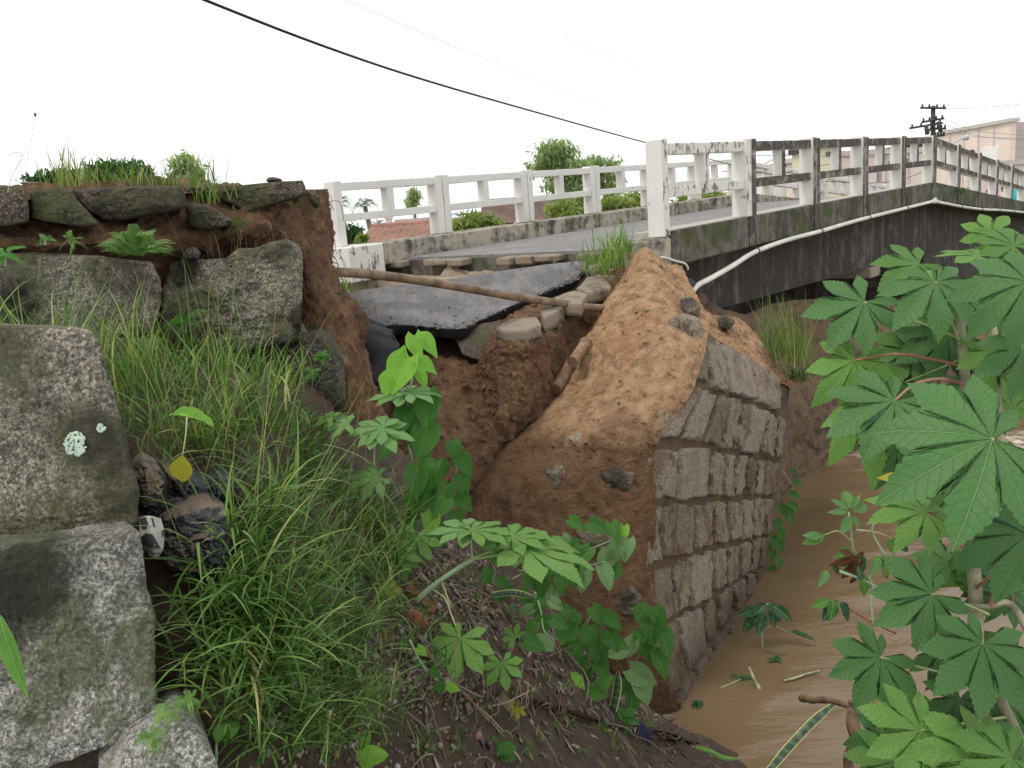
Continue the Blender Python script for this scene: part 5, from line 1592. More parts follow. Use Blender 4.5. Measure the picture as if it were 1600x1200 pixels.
# ------------------------------------------------------------------ the big castor plant at the right, over the water
def castor_plant(label, root, leaves, stems, petioles, group=None):
    t = thing("castor_plant", label, "plant", root, group)
    for s in stems: stalk(t, *s)
    for s in petioles: stalk(t, *s, name="petiole")
    for L in leaves: leaf(t, *L)
    return t
cp1 = castor_plant("tall castor bean plant with broad bluish-green leaves, upper part of the right edge", P(1540, 1190, 2.75),
    [('castor8', 'castor', 1551, 686, 1.95, 186, 205, (-.12, .50, .84), 1),
     ('castor8', 'castor_young', 1336, 563, 2.75, 90, 262, (-.10, .25, .95), 2),
     ('castor7', 'castor', 1351, 472, 2.75, 100, 228, (-.25, .45, .85), 3),
     ('castor7', 'castor', 1462, 440, 2.6, 106, 268, (-.05, .55, .82), 4),
     ('castor7', 'castor_young', 1462, 448, 2.68, 95, 70, (-.2, .75, .6), 5),
     ('castor7', 'castor_young', 1530, 400, 2.75, 66, 150, (.05, .85, .45), 6),
     ('castor7', 'castor_young', 1548, 398, 2.8, 62, 60, (.0, .80, .5), 7),
     ('castor8', 'castor', 1606, 440, 2.3, 112, 215, (-.25, .42, .86), 8),
     ('castor8', 'castor', 1398, 626, 2.55, 128, 248, (-.15, .62, .72), 9),
     ('castor7d', 'castor_young', 1372, 640, 2.65, 100, 215, (-.4, .5, .7), 10),
     ('castor8', 'castor', 1412, 598, 3.0, 88, 300, (.1, .35, .9), 11),
     ('castor7', 'castor_young', 1548, 547, 2.6, 100, 285, (.15, .55, .8), 12),
     ('castor7', 'castor', 1598, 545, 2.5, 90, 250, (.2, .5, .85), 13),
     ('castor7', 'castor', 1556, 585, 2.9, 88, 240, (.0, .35, .9), 14),
     ('castor8', 'castor', 1480, 520, 3.0, 92, 250, (-.1, .4, .9), 15),
     ('castor8', 'castor_young', 1446, 800, 2.15, 92, 182, (.05, .80, .52), 16),
     ('castor7', 'castor_yellow', 1428, 752, 2.35, 52, 200, (-.1, .5, .8), 17),
     ('castor5', 'castor_brown', 1432, 742, 2.30, 40, 290, (-.1, .3, .9), 18),
     ('castor8', 'castor', 1606, 835, 2.05, 122, 195, (-.30, .55, .78), 19),
     ('castor5d', 'castor_pale', 1560, 790, 2.5, 55, 262, (-.3, .2, .9), 20),
     ('castor7', 'castor_young', 1580, 640, 2.7, 90, 100, (.0, .3, .9), 21)],
    [([(1545, 1190, 2.75), (1528, 1050, 2.75), (1524, 920, 2.74), (1512, 800, 2.72), (1504, 700, 2.72), (1508, 600, 2.70), (1502, 520, 2.68), (1500, 450, 2.65)], .026, .012, 'stem_grey'),
     ([(1640, 980, 2.6), (1605, 905, 2.62), (1570, 760, 2.62), (1560, 640, 2.6), (1556, 540, 2.6), (1545, 470, 2.6)], .020, .009, 'stem_grey'),
     ([(1545, 470, 2.6), (1535, 440, 2.65), (1532, 405, 2.75)], .008, .004, 'stem')],
    [([(1502, 572, 2.70), (1460, 562, 2.7), (1400, 553, 2.72), (1336, 563, 2.75)], .006, .0035, 'petiole_red'),
     ([(1506, 600, 2.68), (1470, 592, 2.6), (1430, 600, 2.55), (1398, 626, 2.55)], .006, .0035, 'petiole_red'),
     ([(1508, 610, 2.70), (1450, 608, 2.68), (1400, 640, 2.66), (1374, 648, 2.65)], .005, .003, 'petiole_red'),
     ([(1502, 530, 2.7), (1440, 505, 2.72), (1390, 490, 2.74), (1351, 472, 2.75)], .005, .003, 'petiole'),
     ([(1500, 540, 2.68), (1490, 510, 2.62), (1478, 480, 2.6), (1462, 440, 2.6)], .005, .003, 'petiole'),
     ([(1556, 540, 2.6), (1580, 500, 2.4), (1606, 440, 2.3)], .005, .003, 'petiole'),
     ([(1505, 560, 2.7), (1525, 552, 2.65), (1548, 547, 2.6)], .005, .003, 'petiole_red'),
     ([(1510, 720, 2.7), (1530, 760, 2.4), (1545, 730, 2.1), (1551, 686, 1.95)], .006, .004, 'petiole'),
     ([(1522, 880, 2.74), (1500, 850, 2.5), (1470, 812, 2.2), (1446, 800, 2.15)], .005, .003, 'petiole_red'),
     ([(1524, 920, 2.74), (1570, 880, 2.4), (1606, 835, 2.05)], .006, .004, 'petiole_red'),
     ([(1545, 450, 2.62), (1540, 430, 2.7), (1548, 398, 2.8)], .004, .002, 'petiole'),
     ([(1558, 600, 2.6), (1580, 570, 2.55), (1598, 545, 2.5)], .004, .002, 'petiole'),
     ([(1505, 560, 2.7), (1470, 575, 2.85), (1412, 598, 3.0)], .004, .002, 'petiole')])
cp2 = castor_plant("lower castor bean plant with flat star-shaped leaves, bottom right corner over the river", P(1620, 1230, 2.7),
    [('castor8f', 'castor', 1457, 928, 2.6, 100, 212, (-.05, .35, .93), 31),
     ('castor8f', 'castor', 1376, 1027, 2.75, 90, 238, (-.05, .40, .92), 32),
     ('castor8', 'castor', 1535, 1005, 2.45, 118, 262, (-.10, .48, .86), 33),
     ('castor8f', 'castor_young', 1440, 1141, 2.55, 96, 200, (.0, .45, .9), 34),
     ('castor8', 'castor_young', 1540, 1188, 2.45, 108, 165, (.05, .50, .86), 35),
     ('castor7', 'castor', 1500, 1090, 2.9, 80, 240, (.2, .4, .9), 36),
     ('castor7', 'castor', 1580, 1100, 2.8, 90, 280, (.1, .3, .95), 37),
     ('castor7', 'castor', 1390, 1150, 2.75, 75, 235, (-.3, .4, .87), 38),
     ('castor7', 'castor_yellow', 1490, 985, 2.75, 48, 190, (.0, .4, .9), 39),
     ('castor7', 'castor', 1575, 930, 2.75, 72, 110, (.2, .4, .9), 40),
     ('castor5d', 'castor_pale', 1480, 878, 2.85, 52, 160, (-.2, .4, .9), 41),
     ('castor5d', 'castor_young', 1500, 868, 2.85, 55, 280, (-.4, .2, .9), 42),
     ('castor7', 'castor', 1600, 1170, 2.6, 95, 250, (.2, .4, .9), 43),
     ('castor7', 'castor_young', 1540, 880, 2.85, 66, 250, (.0, .4, .9), 44),
     ('castor5d', 'castor_young', 1535, 920, 2.8, 50, 285, (-.1, .2, .9), 45)],
    [([(1625, 1240, 2.7), (1580, 1130, 2.72), (1545, 1060, 2.75), (1520, 1000, 2.78), (1522, 900, 2.8)], .022, .012, 'stem_grey'),
     ([(1620, 1010, 2.7), (1580, 945, 2.7), (1545, 948, 2.7), (1500, 945, 2.72)], .014, .006, 'stem_grey'),
     ([(1548, 950, 2.7), (1565, 905, 2.7), (1578, 880, 2.72), (1582, 950, 2.75)], .012, .005, 'petiole_red')],
    [([(1545, 960, 2.7), (1510, 945, 2.65), (1457, 928, 2.6)], .005, .003, 'petiole'),
     ([(1540, 1060, 2.75), (1470, 1050, 2.75), (1376, 1027, 2.75)], .005, .003, 'petiole'),
     ([(1552, 1075, 2.75), (1550, 1030, 2.55), (1535, 1005, 2.45)], .005, .003, 'petiole'),
     ([(1575, 1120, 2.72), (1510, 1130, 2.6), (1440, 1141, 2.55)], .005, .003, 'petiole'),
     ([(1590, 1160, 2.72), (1565, 1180, 2.5), (1540, 1188, 2.45)], .005, .003, 'petiole_red')])
rr = np.random.default_rng(19)
for k, (x, y, d, sz, a, mt) in enumerate([(1436, 412, 2.95, 78, 215, 'castor_mid'), (1500, 470, 2.85, 86, 240, 'castor_mid'), (1568, 470, 2.75, 84, 300, 'castor'), (1426, 548, 3.05, 80, 230, 'castor_mid'),
        (1530, 620, 2.95, 88, 210, 'castor'), (1590, 720, 2.6, 92, 240, 'castor_mid'), (1490, 770, 2.6, 86, 250, 'castor_mid'), (1575, 905, 2.9, 84, 200, 'castor'),
        (1440, 690, 2.95, 70, 230, 'castor_mid'), (1585, 385, 2.8, 70, 160, 'castor_mid'), (1548, 368, 2.9, 56, 100, 'castor_young'), (1400, 700, 2.85, 60, 245, 'castor')]):
    leaf(cp1, 'castor8' if k % 2 else 'castor7', mt, x, y, d, sz, a, (rr.uniform(-.35, .35), rr.uniform(.25, .65), .8), 60 + k)
for k, (x, y, d, sz, a, mt) in enumerate([(1500, 1150, 2.8, 90, 260, 'castor_mid'), (1420, 1085, 3.0, 66, 220, 'castor_mid'), (1590, 1030, 2.7, 90, 230, 'castor_mid'), (1470, 1010, 2.95, 70, 290, 'castor'), (1580, 1185, 2.35, 100, 200, 'castor_mid'), (1400, 1190, 2.7, 80, 210, 'castor_mid')]):
    leaf(cp2, 'castor8' if k % 2 else 'castor7', mt, x, y, d, sz, a, (rr.uniform(-.35, .35), rr.uniform(.25, .6), .8), 80 + k)

# drooping young shoot over the river
sh = thing("castor_shoot", "limp young castor shoot with drooping narrow leaves, in front of the open river", "plant", P(1425, 930, 3.1))
stalk(sh, [(1400, 950, 3.0), (1370, 920, 3.1), (1345, 900, 3.15), (1334, 860, 3.15), (1326, 800, 3.15)], .007, .004, 'stem')
stalk(sh, [(1394, 882, 3.1), (1372, 850, 3.12), (1363, 826, 3.12), (1370, 815, 3.12)], .005, .003, 'stem', "petiole")
stalk(sh, [(1330, 845, 3.15), (1310, 830, 3.15), (1288, 836, 3.15)], .004, .002, 'petiole', "petiole")
stalk(sh, [(1338, 828, 3.15), (1370, 832, 3.12), (1395, 842, 3.1)], .004, .002, 'petiole', "petiole")
for k, a in enumerate((60, 100, 140, 20, 180, 240, 300)):
    leaf(sh, 'oval' if k % 2 else 'lance', 'castor_pale', 1328 + 4 * cos(radians(a)), 800 - 6 * sin(radians(a)), 3.15, 30, a, (.1 * k - .3, .3, .8), k % 3)
for k, (x, y, a, s_) in enumerate([(1288, 836, 200, 36), (1284, 838, 175, 28), (1395, 842, 330, 38), (1388, 842, 290, 26), (1340, 862, 235, 40), (1344, 866, 265, 36), (1330, 858, 205, 30), (1372, 868, 250, 36), (1376, 872, 290, 34), (1350, 898, 270, 34), (1292, 890, 245, 30), (1300, 884, 320, 22)]):
    leaf(sh, 'lance', ('castor_young', 'castor_pale', 'castor')[k % 3], x, y, 3.12, s_, a, (.3 * (k % 3) - .3, .25, .9), k % 3, 1.4)
leaf(sh, 'castor5d', 'castor_brown', 1336, 868, 3.1, 40, 262, (.2, .1, .95), 50)
leaf(sh, 'oval', 'castor_brown', 1340, 878, 3.08, 34, 250, (.5, .1, .8), 1)
sh2 = thing("castor_shoot", "small bent castor twig with limp leaves between the shoot and lower star leaves", "plant", P(1370, 960, 3.0))
stalk(sh2, [(1364, 978, 3.0), (1362, 940, 3.0), (1364, 920, 3.0), (1358, 900, 3.0)], .005, .003, 'stem')
stalk(sh2, [(1400, 990, 3.0), (1350, 965, 3.0), (1320, 945, 3.0), (1306, 936, 3.0)], .004, .003, 'petiole_red')
stalk(sh2, [(1312, 893, 3.0), (1345, 905, 3.0), (1380, 922, 3.0), (1400, 930, 3.0)], .006, .003, 'stem')
for k, (x, y, a, s_) in enumerate([(1308, 938, 235, 40), (1302, 936, 260, 36), (1314, 940, 290, 32), (1296, 938, 200, 30), (1345, 908, 90, 24), (1380, 902, 60, 26), (1480, 862, 150, 34), (1490, 868, 190, 38), (1500, 872, 230, 40), (1496, 880, 270, 36), (1470, 850, 120, 26)]):
    leaf(sh2, 'lance', ('castor', 'castor_young')[k % 2], x, y, 2.98, s_, a, (.3 * (k % 3) - .3, .3, .9), k % 3, 1.5)

# ------------------------------------------------------------------ creepers and castor seedlings on the bank
def bank_d(px, py):
    return SLP[surf(px, py)[2], 2]
tall = thing("creeper", "tall wilting creeper with rounded bright green top leaves, climbing in front of the cut earth", "plant", P(650, 850, 4.1))
stalk(tall, [(668, 860, 4.15), (655, 780, 4.1), (640, 700, 4.05), (636, 640, 4.0), (645, 585, 4.0), (648, 535, 4.0)], .009, .004, 'stem')
for k, (kd, mt, x, y, s_, a, n_2) in enumerate([
    ('heart', 'heart_bright', 648, 524, 40, 285, (-.3, .3, .9)), ('heart', 'heart_bright', 655, 528, 40, 320, (.3, .45, .8)), ('oval', 'heart_bright', 632, 538, 30, 265, (-.7, .2, .6)),
    ('heart', 'heart_bright', 640, 558, 66, 244, (-.2, .25, .95)), ('heart', 'heart_bright', 652, 566, 36, 345, (.3, .5, .8)), ('oval', 'heart_bright', 648, 574, 34, 300, (.2, .4, .9)),
    ('heart', 'heart_bright', 612, 584, 40, 255, (-.4, .3, .9)), ('heart', 'heart', 660, 608, 62, 290, (.3, .2, .9)), ('heart', 'heart', 640, 634, 66, 262, (.1, .25, .95)),
    ('heart', 'heart', 622, 640, 50, 245, (-.3, .3, .9)), ('heart', 'heart', 650, 668, 60, 280, (.2, .2, .95)), ('heart', 'heart', 636, 690, 50, 250, (-.3, .2, .9)),
    ('heart', 'heart', 680, 716, 62, 300, (.35, .3, .88)), ('heart', 'heart', 664, 716, 60, 265, (.0, .3, .95)), ('heart', 'heart', 640, 732, 56, 245, (-.2, .3, .9)),
    ('heart', 'heart', 690, 750, 50, 285, (.3, .2, .9)), ('heart', 'heart', 662, 760, 62, 275, (.1, .2, .95)), ('heart', 'heart', 640, 776, 52, 250, (-.25, .2, .9)),
    ('heart', 'heart', 700, 775, 46, 262, (.2, .25, .9)), ('heart', 'heart', 680, 795, 46, 290, (.2, .2, .9)), ('heart', 'heart', 655, 800, 48, 255, (-.1, .3, .9)),
    ('castor7f', 'castor_pale', 628, 616, 60, 184, (-.05, .94, .33)), ('castor7f', 'castor_pale', 640, 612, 56, 8, (.05, .94, .33))]):
    if mt == 'heart':
        q = np.random.default_rng(k)
        x, y, s_, a = x + q.uniform(-20, 20), y + q.uniform(-10, 10), s_ * q.uniform(.72, 1.05), a + q.uniform(-35, 35)
        n_2 = (n_2[0] + q.uniform(-.4, .4), n_2[1] + q.uniform(-.2, .4), n_2[2])
        mt = ('heart', 'heart', 'lance', 'heart_bright')[k % 4] if k % 4 != 3 or k > 18 else 'heart'
    leaf(tall, kd, mt, x, y, 4.0 - 0.02 * (k % 5) + (0.06 if mt == 'heart' else 0), s_, a, n_2, k % 4)
cs = thing("castor_plant", "young castor plant with pale flat leaves rising out of the grass left of the creeper", "plant", P(585, 760, 3.9))
stalk(cs, [(588, 770, 3.9), (584, 735, 3.85), (586, 690, 3.8), (598, 668, 3.8)], .008, .005, 'stem')
stalk(cs, [(584, 728, 3.85), (560, 712, 3.8), (530, 700, 3.75), (505, 694, 3.7)], .004, .003, 'petiole', "petiole")
stalk(cs, [(640, 838, 3.9), (615, 790, 3.85), (596, 765, 3.8)], .004, .003, 'petiole', "petiole")
for k, (kd, mt, x, y, s_, a, n_2) in enumerate([('castor7f', 'castor_pale', 600, 668, 60, 196, (-.05, .86, .5)), ('castor7f', 'castor_pale', 590, 672, 62, 345, (.1, .86, .5)), ('castor5', 'castor_young', 520, 652, 40, 150, (0, .85, .5)),
                                                ('castor5', 'castor_pale', 545, 662, 45, 190, (0, .8, .6)), ('castor7', 'castor_pale', 590, 745, 46, 210, (0, .7, .7)), ('castor7', 'castor_pale', 575, 748, 40, 160, (0, .7, .7)), ('castor7', 'castor_young', 650, 838, 52, 262, (0, .5, .85)), ('castor7', 'castor_young', 600, 855, 50, 200, (0, .6, .8))]):
    leaf(cs, kd, mt, x, y, 3.75, s_, a, n_2, k)
lc = thing("castor_plant", "leaning castor plant with bare pale stem and one big star leaf on the bank", "plant", P(645, 950, 3.45))
stalk(lc, [(643, 950, 3.45), (662, 928, 3.45), (695, 902, 3.45), (738, 874, 3.45)], .013, .009, 'stem')
stalk(lc, [(738, 874, 3.45), (736, 855, 3.42), (737, 828, 3.4)], .005, .0035, 'stem', "petiole")
stalk(lc, [(738, 874, 3.45), (785, 866, 3.45), (820, 856, 3.45)], .005, .003, 'petiole', "petiole")
stalk(lc, [(738, 872, 3.45), (775, 858, 3.5), (797, 840, 3.5)], .004, .003, 'petiole', "petiole")
stalk(lc, [(675, 920, 3.45), (695, 935, 3.4), (705, 960, 3.3), (719, 996, 3.2)], .004, .003, 'petiole', "petiole")
stalk(lc, [(690, 908, 3.45), (698, 930, 3.42), (704, 950, 3.4)], .004, .003, 'petiole', "petiole")
for k, (kd, mt, x, y, d, s_, a, n_2) in enumerate([
    ('castor8f', 'castor_young', 737, 828, 3.4, 66, 10, (.0, .97, .2)), ('castor7f', 'castor_pale', 730, 828, 3.42, 66, 172, (.0, .95, .3)),
    ('castor8f', 'castor_young', 820, 856, 3.45, 120, 345, (.15, .93, .25)), ('castor8f', 'castor_young', 800, 838, 3.5, 66, 10, (.0, .9, .3)), ('castor5', 'castor_young', 797, 842, 3.5, 44, 190, (.0, .85, .5)),
    ('castor8f', 'castor_young', 719, 997, 3.2, 68, 265, (-.05, .55, .83)), ('castor7f', 'castor_young', 784, 1036, 3.3, 44, 280, (.0, .6, .8)), ('castor5', 'castor_young', 806, 998, 3.6, 32, 130, (-.2, .5, .85)),
    ('heart', 'heart', 818, 1003, 3.6, 38, 340, (.1, .6, .8)), ('heart', 'heart_pale', 840, 1000, 3.65, 34, 335, (.2, .5, .8)), ('castor5', 'castor_young', 632, 985, 3.3, 30, 220, (0, .5, .85))]):
    leaf(lc, kd, mt, x, y, d, s_, a, n_2, k % 5)
yl = thing("fallen_leaf", "yellow lobed leaf lying at the edge of the grass, left of the brick shards", "leaf", P(606, 925, 3.35))
leaf(yl, 'castor7f', 'castor_yellow', 606, 926, bank_d(606, 926) - .12, 24, 60, (0, .5, .85), 3, name="blade")
yl = thing("fallen_leaf", "yellowish green lobed leaf lying beside the curved sword leaf", "leaf", P(812, 1105, 3.9))
leaf(yl, 'castor7f', 'castor_yellow', 810, 1105, bank_d(810, 1105) - .10, 22, 230, (0, .5, .85), 4, name="blade")

def weed(label, x, y, d, n, size, mat='lance', kind='lance', group=None, spread=360, up=0.6, name="weed"):
    rr = np.random.default_rng(int(x * 3 + y))
    t = thing(name, label, "plant", P(x, y, d), group)
    stalk(t, [(x, y + size * .6, d), (x, y + size * .2, d), (x, y, d)], .004, .002, 'stem', seg=8)
    for k in range(n):
        leaf(t, kind, mat, x + rr.uniform(-2, 2), y + rr.uniform(-2, 3), d - .01 * (k % 3), size * rr.uniform(.7, 1.1), 90 + spread * (k / n - .5) + rr.uniform(-15, 15), (rr.uniform(-.3, .3), up, .7), k % 4, 1.2 if kind == 'lance' else 1.0)
def creeper(label, vines, leaves, group=None, mats=('heart', 'heart', 'heart_pale')):
    x, y, d = vines[0][0]
    t = thing("creeper", label, "plant", P(x, y, d), group)
    for v in vines: stalk(t, v, .005, .003, 'stem')
    for k, L in enumerate(leaves):
        x, y, s_, a, mt = L
        rr = np.random.default_rng(int(x * 7 + y))
        dd = np.array([q for v in vines for q in v])
        d = dd[np.argmin((dd[:, 0] - x) ** 2 + (dd[:, 1] - y) ** 2), 2] - 0.04
        leaf(t, 'heart', mt, x, y, d, s_, a, (rr.uniform(-.4, .4), rr.uniform(.1, .6), .85), k % 4)
    return t
H, HP, HB = 'heart', 'heart_pale', 'heart_bright'
creeper("variegated creeper hanging over the foot of the sand heap", [[(800, 905, 4.7), (850, 880, 4.7), (910, 862, 4.8), (965, 840, 4.9), (982, 828, 4.9)], [(810, 892, 4.7), (870, 892, 4.7), (920, 884, 4.8), (960, 870, 4.9)]],
        [(890, 812, 28, 320, H), (922, 816, 34, 330, H), (955, 818, 32, 285, H), (974, 822, 26, 260, HB), (982, 842, 36, 262, HP), (966, 852, 36, 240, HP), (950, 862, 38, 260, HP), (962, 880, 28, 275, H), (878, 838, 28, 300, HP), (884, 866, 34, 285, H), (862, 872, 36, 250, H), (838, 872, 34, 262, H), (878, 896, 34, 270, H),
         (852, 900, 38, 255, H), (914, 886, 42, 262, HP), (938, 886, 40, 285, HP), (898, 888, 32, 270, H), (922, 858, 36, 230, H), (812, 860, 30, 250, HP), (905, 850, 30, 200, H), (826, 895, 30, 290, H), (866, 920, 30, 250, HP)])
creeper("low green creeper trailing down the middle of the bank", [[(836, 925, 4.5), (845, 955, 4.4), (850, 985, 4.3), (868, 1000, 4.3)]],
        [(842, 936, 28, 250, H), (860, 938, 26, 320, HP), (832, 950, 24, 200, HP), (848, 962, 28, 280, H), (862, 968, 30, 330, H), (872, 985, 28, 300, H), (838, 972, 26, 230, H), (875, 950, 24, 350, H), (805, 950, 20, 200, HP)])
creeper("leafy dark green creeper between the two sword leaves", [[(925, 1060, 5.0), (918, 1020, 5.0), (915, 985, 5.0), (925, 955, 5.0)]],
        [(902, 958, 34, 240, H), (925, 950, 34, 300, H), (945, 962, 34, 320, H), (898, 980, 34, 220, H), (922, 978, 38, 265, H), (948, 985, 36, 300, H), (905, 1002, 36, 250, H), (930, 1005, 40, 280, H), (955, 1000, 30, 330, H), (910, 1025, 34, 240, H), (935, 1028, 36, 285, H), (892, 1005, 26, 200, H), (918, 1045, 30, 265, H), (940, 1015, 34, 250, H)])
creeper("upright creeper with a pale variegated lower leaf at the water's edge", [[(960, 1100, 5.2), (980, 1060, 5.2), (1003, 1015, 5.2), (1015, 975, 5.2), (1018, 950, 5.2)]],
        [(1010, 948, 34, 230, H), (1024, 950, 36, 290, H), (1020, 968, 46, 265, H), (1032, 985, 44, 280, H), (1005, 990, 32, 220, H), (990, 1000, 34, 240, HP), (1000, 998, 30, 280, H), (975, 1012, 34, 200, HP), (1024, 1022, 42, 290, H), (1012, 1018, 36, 320, H), (985, 1045, 48, 330, HP), (995, 1058, 46, 290, HP), (985, 1075, 42, 270, H), (972, 1060, 36, 250, H)])
creeper("ragged low creeper with yellowish leaves left of the pale sword leaf", [[(870, 1100, 4.6), (895, 1080, 4.6), (915, 1085, 4.7), (905, 1110, 4.7)]],
        [(878, 1062, 26, 200, H), (892, 1058, 28, 320, HB), (902, 1075, 30, 240, H), (920, 1078, 32, 340, H), (915, 1095, 36, 280, H), (872, 1080, 24, 230, HP), (930, 1130, 36, 275, H), (935, 1070, 28, 30, H)])
creeper("dark creeper sprawling over the mud left of the drowned sword leaf", [[(860, 1130, 4.4), (890, 1125, 4.5), (925, 1140, 4.7), (960, 1150, 4.9)]],
        [(868, 1122, 26, 220, H), (884, 1116, 28, 300, H), (900, 1124, 30, 250, H), (918, 1132, 30, 320, H), (940, 1138, 30, 270, H), (896, 1140, 26, 240, H), (958, 1146, 26, 300, H)])
creeper("small round-leaved creeper above the grey board", [[(720, 1060, 3.6), (760, 1050, 3.8), (800, 1060, 4.0)]],
        [(728, 1062, 20, 230, H), (745, 1052, 22, 300, HP), (762, 1050, 22, 250, H), (778, 1056, 20, 320, H), (796, 1060, 22, 280, H)])
creeper("dense low creeper in the hollow behind the bare pale stem", [[(760, 900, 4.4), (790, 915, 4.4), (820, 930, 4.5)]],
        [(764, 890, 26, 250, H), (780, 902, 26, 300, H), (796, 912, 26, 240, H), (812, 922, 28, 290, H), (788, 926, 24, 220, H), (826, 936, 24, 330, H)])
creeper("dark leafy creeper filling the foot of the tall climbing one", [[(690, 850, 4.3), (700, 800, 4.3), (712, 740, 4.3), (715, 700, 4.3)]],
        [(706, 690, 34, 280, H), (718, 712, 38, 300, H), (700, 722, 36, 240, H), (716, 742, 38, 285, H), (698, 755, 34, 250, H), (714, 772, 36, 310, H), (692, 790, 36, 230, H), (710, 800, 36, 280, H), (696, 822, 34, 260, H), (716, 826, 30, 320, H), (684, 838, 32, 240, H)])
creeper("tangled creeper between the seedlings and the curved sword leaf", [[(770, 1000, 4.0), (800, 1060, 4.0), (820, 1110, 4.0), (850, 1170, 4.1)]],
        [(778, 1010, 26, 230, H), (790, 1030, 26, 310, H), (800, 1080, 28, 240, H), (816, 1094, 26, 330, H), (812, 1130, 28, 230, H), (836, 1150, 28, 300, H), (846, 1176, 28, 250, H), (862, 1180, 26, 330, H), (826, 1168, 24, 200, H)])
creeper("bright creeper straggling over the gravel below the brick shards", [[(640, 1000, 3.0), (660, 1040, 3.0), (690, 1070, 3.0)]],
        [(636, 1004, 20, 200, H), (652, 1012, 20, 320, HB), (656, 1036, 22, 230, H), (674, 1046, 22, 320, H), (690, 1066, 22, 260, H), (700, 1072, 20, 340, HB)])
weed("broad-leaved weed on the mud above the blue rag", 975, 1120, 5.0, 6, 26, 'heart', 'oval')
weed("broad-leaved weed at the lower edge right of the gravel", 775, 1178, 3.2, 6, 34, 'heart', 'oval')
weed("narrow-leaved weed below the dark sticks", 880, 1185, 4.0, 7, 32)
# ivy at the far edge of the stone wall
creeper("green creeper trailing down the far edge of the stone wall to the river", [[(1222, 735, 9.2), (1238, 760, 9.2), (1232, 800, 9.2), (1212, 850, 9.25), (1208, 890, 9.3)]],
        [(1236, 734, 14, 320, H), (1240, 752, 15, 330, H), (1236, 770, 15, 320, H), (1218, 790, 22, 300, H), (1226, 796, 26, 290, H), (1234, 788, 20, 330, H), (1212, 812, 20, 270, H), (1216, 826, 22, 285, H), (1206, 838, 20, 260, H), (1216, 846, 20, 290, H), (1208, 860, 18, 260, H), (1202, 850, 20, 230, H), (1214, 872, 18, 280, H), (1206, 884, 16, 270, H)])
# drowned plant and flotsam
wz = lambda x, y, z=0.0: Pz(x, y, z)
def wd(x, y): return (Pz(x, y, 0.0) - CAM) @ _fw
dp = thing("drowned_plant", "wilted plant sticking up out of the brown water with drooping leaves", "plant", Pz(1192, 1018, 0))
d_ = wd(1192, 1018)
stalk(dp, [Pz(1192, 1020, -.05), P(1190, 990, d_), P(1189, 960, d_), P(1200, 942, d_)], .010, .006, 'stem')
for k, (x, y, s_, a) in enumerate([(1198, 944, 38, 215), (1192, 946, 40, 240), (1202, 942, 36, 300), (1208, 946, 36, 320), (1186, 950, 34, 200), (1190, 955, 38, 255), (1180, 960, 34, 235), (1204, 950, 30, 280)]):
    leaf(dp, 'lance', 'castor', x, y, d_ - .03, s_, a, (.3 * (k % 3) - .3, .3, .9), k % 3, 1.5)
stalk(dp, [P(1190, 985, d_), P(1210, 978, d_), P(1232, 988, d_)], .005, .003, 'stem', "petiole")
for k in range(4): leaf(dp, 'lance', 'castor', 1234 + 4 * k, 988 + k, d_, 30, 350 - 6 * k, (0, .8, .5), k % 3, .8)
def stick(label, a, b, r, mat='twig', mid=None):
    p = [a] + ([mid] if mid is not None else [(a + b) / 2]) + [b]
    q = catmull(np.array(p), 22)
    q = q + np.stack([fbm(q, 6, 3, 2), fbm(q, 6, 3, 3), fbm(q, 6, 3, 4) * .4], -1) * r * 1.5
    V, F = tube_geo(q, np.linspace(r, r * .6, 22) * (1 + .2 * fbm(q, 20, 2, 6)), 8)
    tag(obj("stick", V, F, M[mat], None, True), label, "stick")
stick("short split stick poking up from the river, left of the floating twig", wz(1188, 1076), P(1170, 1045, wd(1180, 1062) - .05), .018, 'stem_grey')
stick("thin pale twig floating on the river below the drowned plant", wz(1224, 1063, .02), wz(1280, 1048, .02), .012, 'stem_grey')
stick("thin dark twig beside the drowned plant", P(1192, 1014, wd(1192, 1018)), wz(1230, 1022, .02), .008)
stick("faint twig lying across the water towards the stone wall", wz(1125, 1075, .01), wz(1160, 1060, .01), .008, 'stem_grey')
stick("dark driftwood branch reaching out from the lower castor plant", P(1252, 1090, 4.6), P(1370, 1106, 3.9), .020, 'twig', P(1305, 1100, 4.2))
stick("long straight reddish stick running behind the lower castor leaves", P(1330, 1098, 3.9), P(1490, 1104, 3.3), .012, 'petiole_red')
stick("thick muddy stump standing in the water under the castor leaves", P(1328, 1105, 4.0), P(1318, 1230, 4.0), .035, 'twig')
p0, p1 = surf(652, 1015), surf(752, 1135)
stick("dark straight stick lying on the gravel below the big star leaf", p0[0] + p0[1] * .02, p1[0] + p1[1] * .04, .011)
p0, p1 = surf(600, 790), surf(652, 850)
for (x0, y0), (x1, y1), lab in [((740, 905), (790, 950), "thin dry twig under the pale castor stem"), ((700, 935), (770, 985), "thin dry twig above the big star leaf"), ((850, 1030), (905, 1010), "thin dry twig between the low creeper and the dark leafy one"), ((980, 1150), (1040, 1190), "thin dry twig below the blue rag")]:
    a_, b_ = surf(x0, y0), surf(x1, y1)
    p_, q_ = a_[0] + a_[1] * .01, b_[0] + b_[1] * .03
    V, F = tube_geo(catmull(np.array([p_, (p_ + q_) / 2 + a_[1] * .03, q_]), 10), .004, 5)
    tag(obj("twig", V, F, M['twig'], None, True), lab, "twig", "dry twigs on the bank")
wr = np.random.default_rng(8)
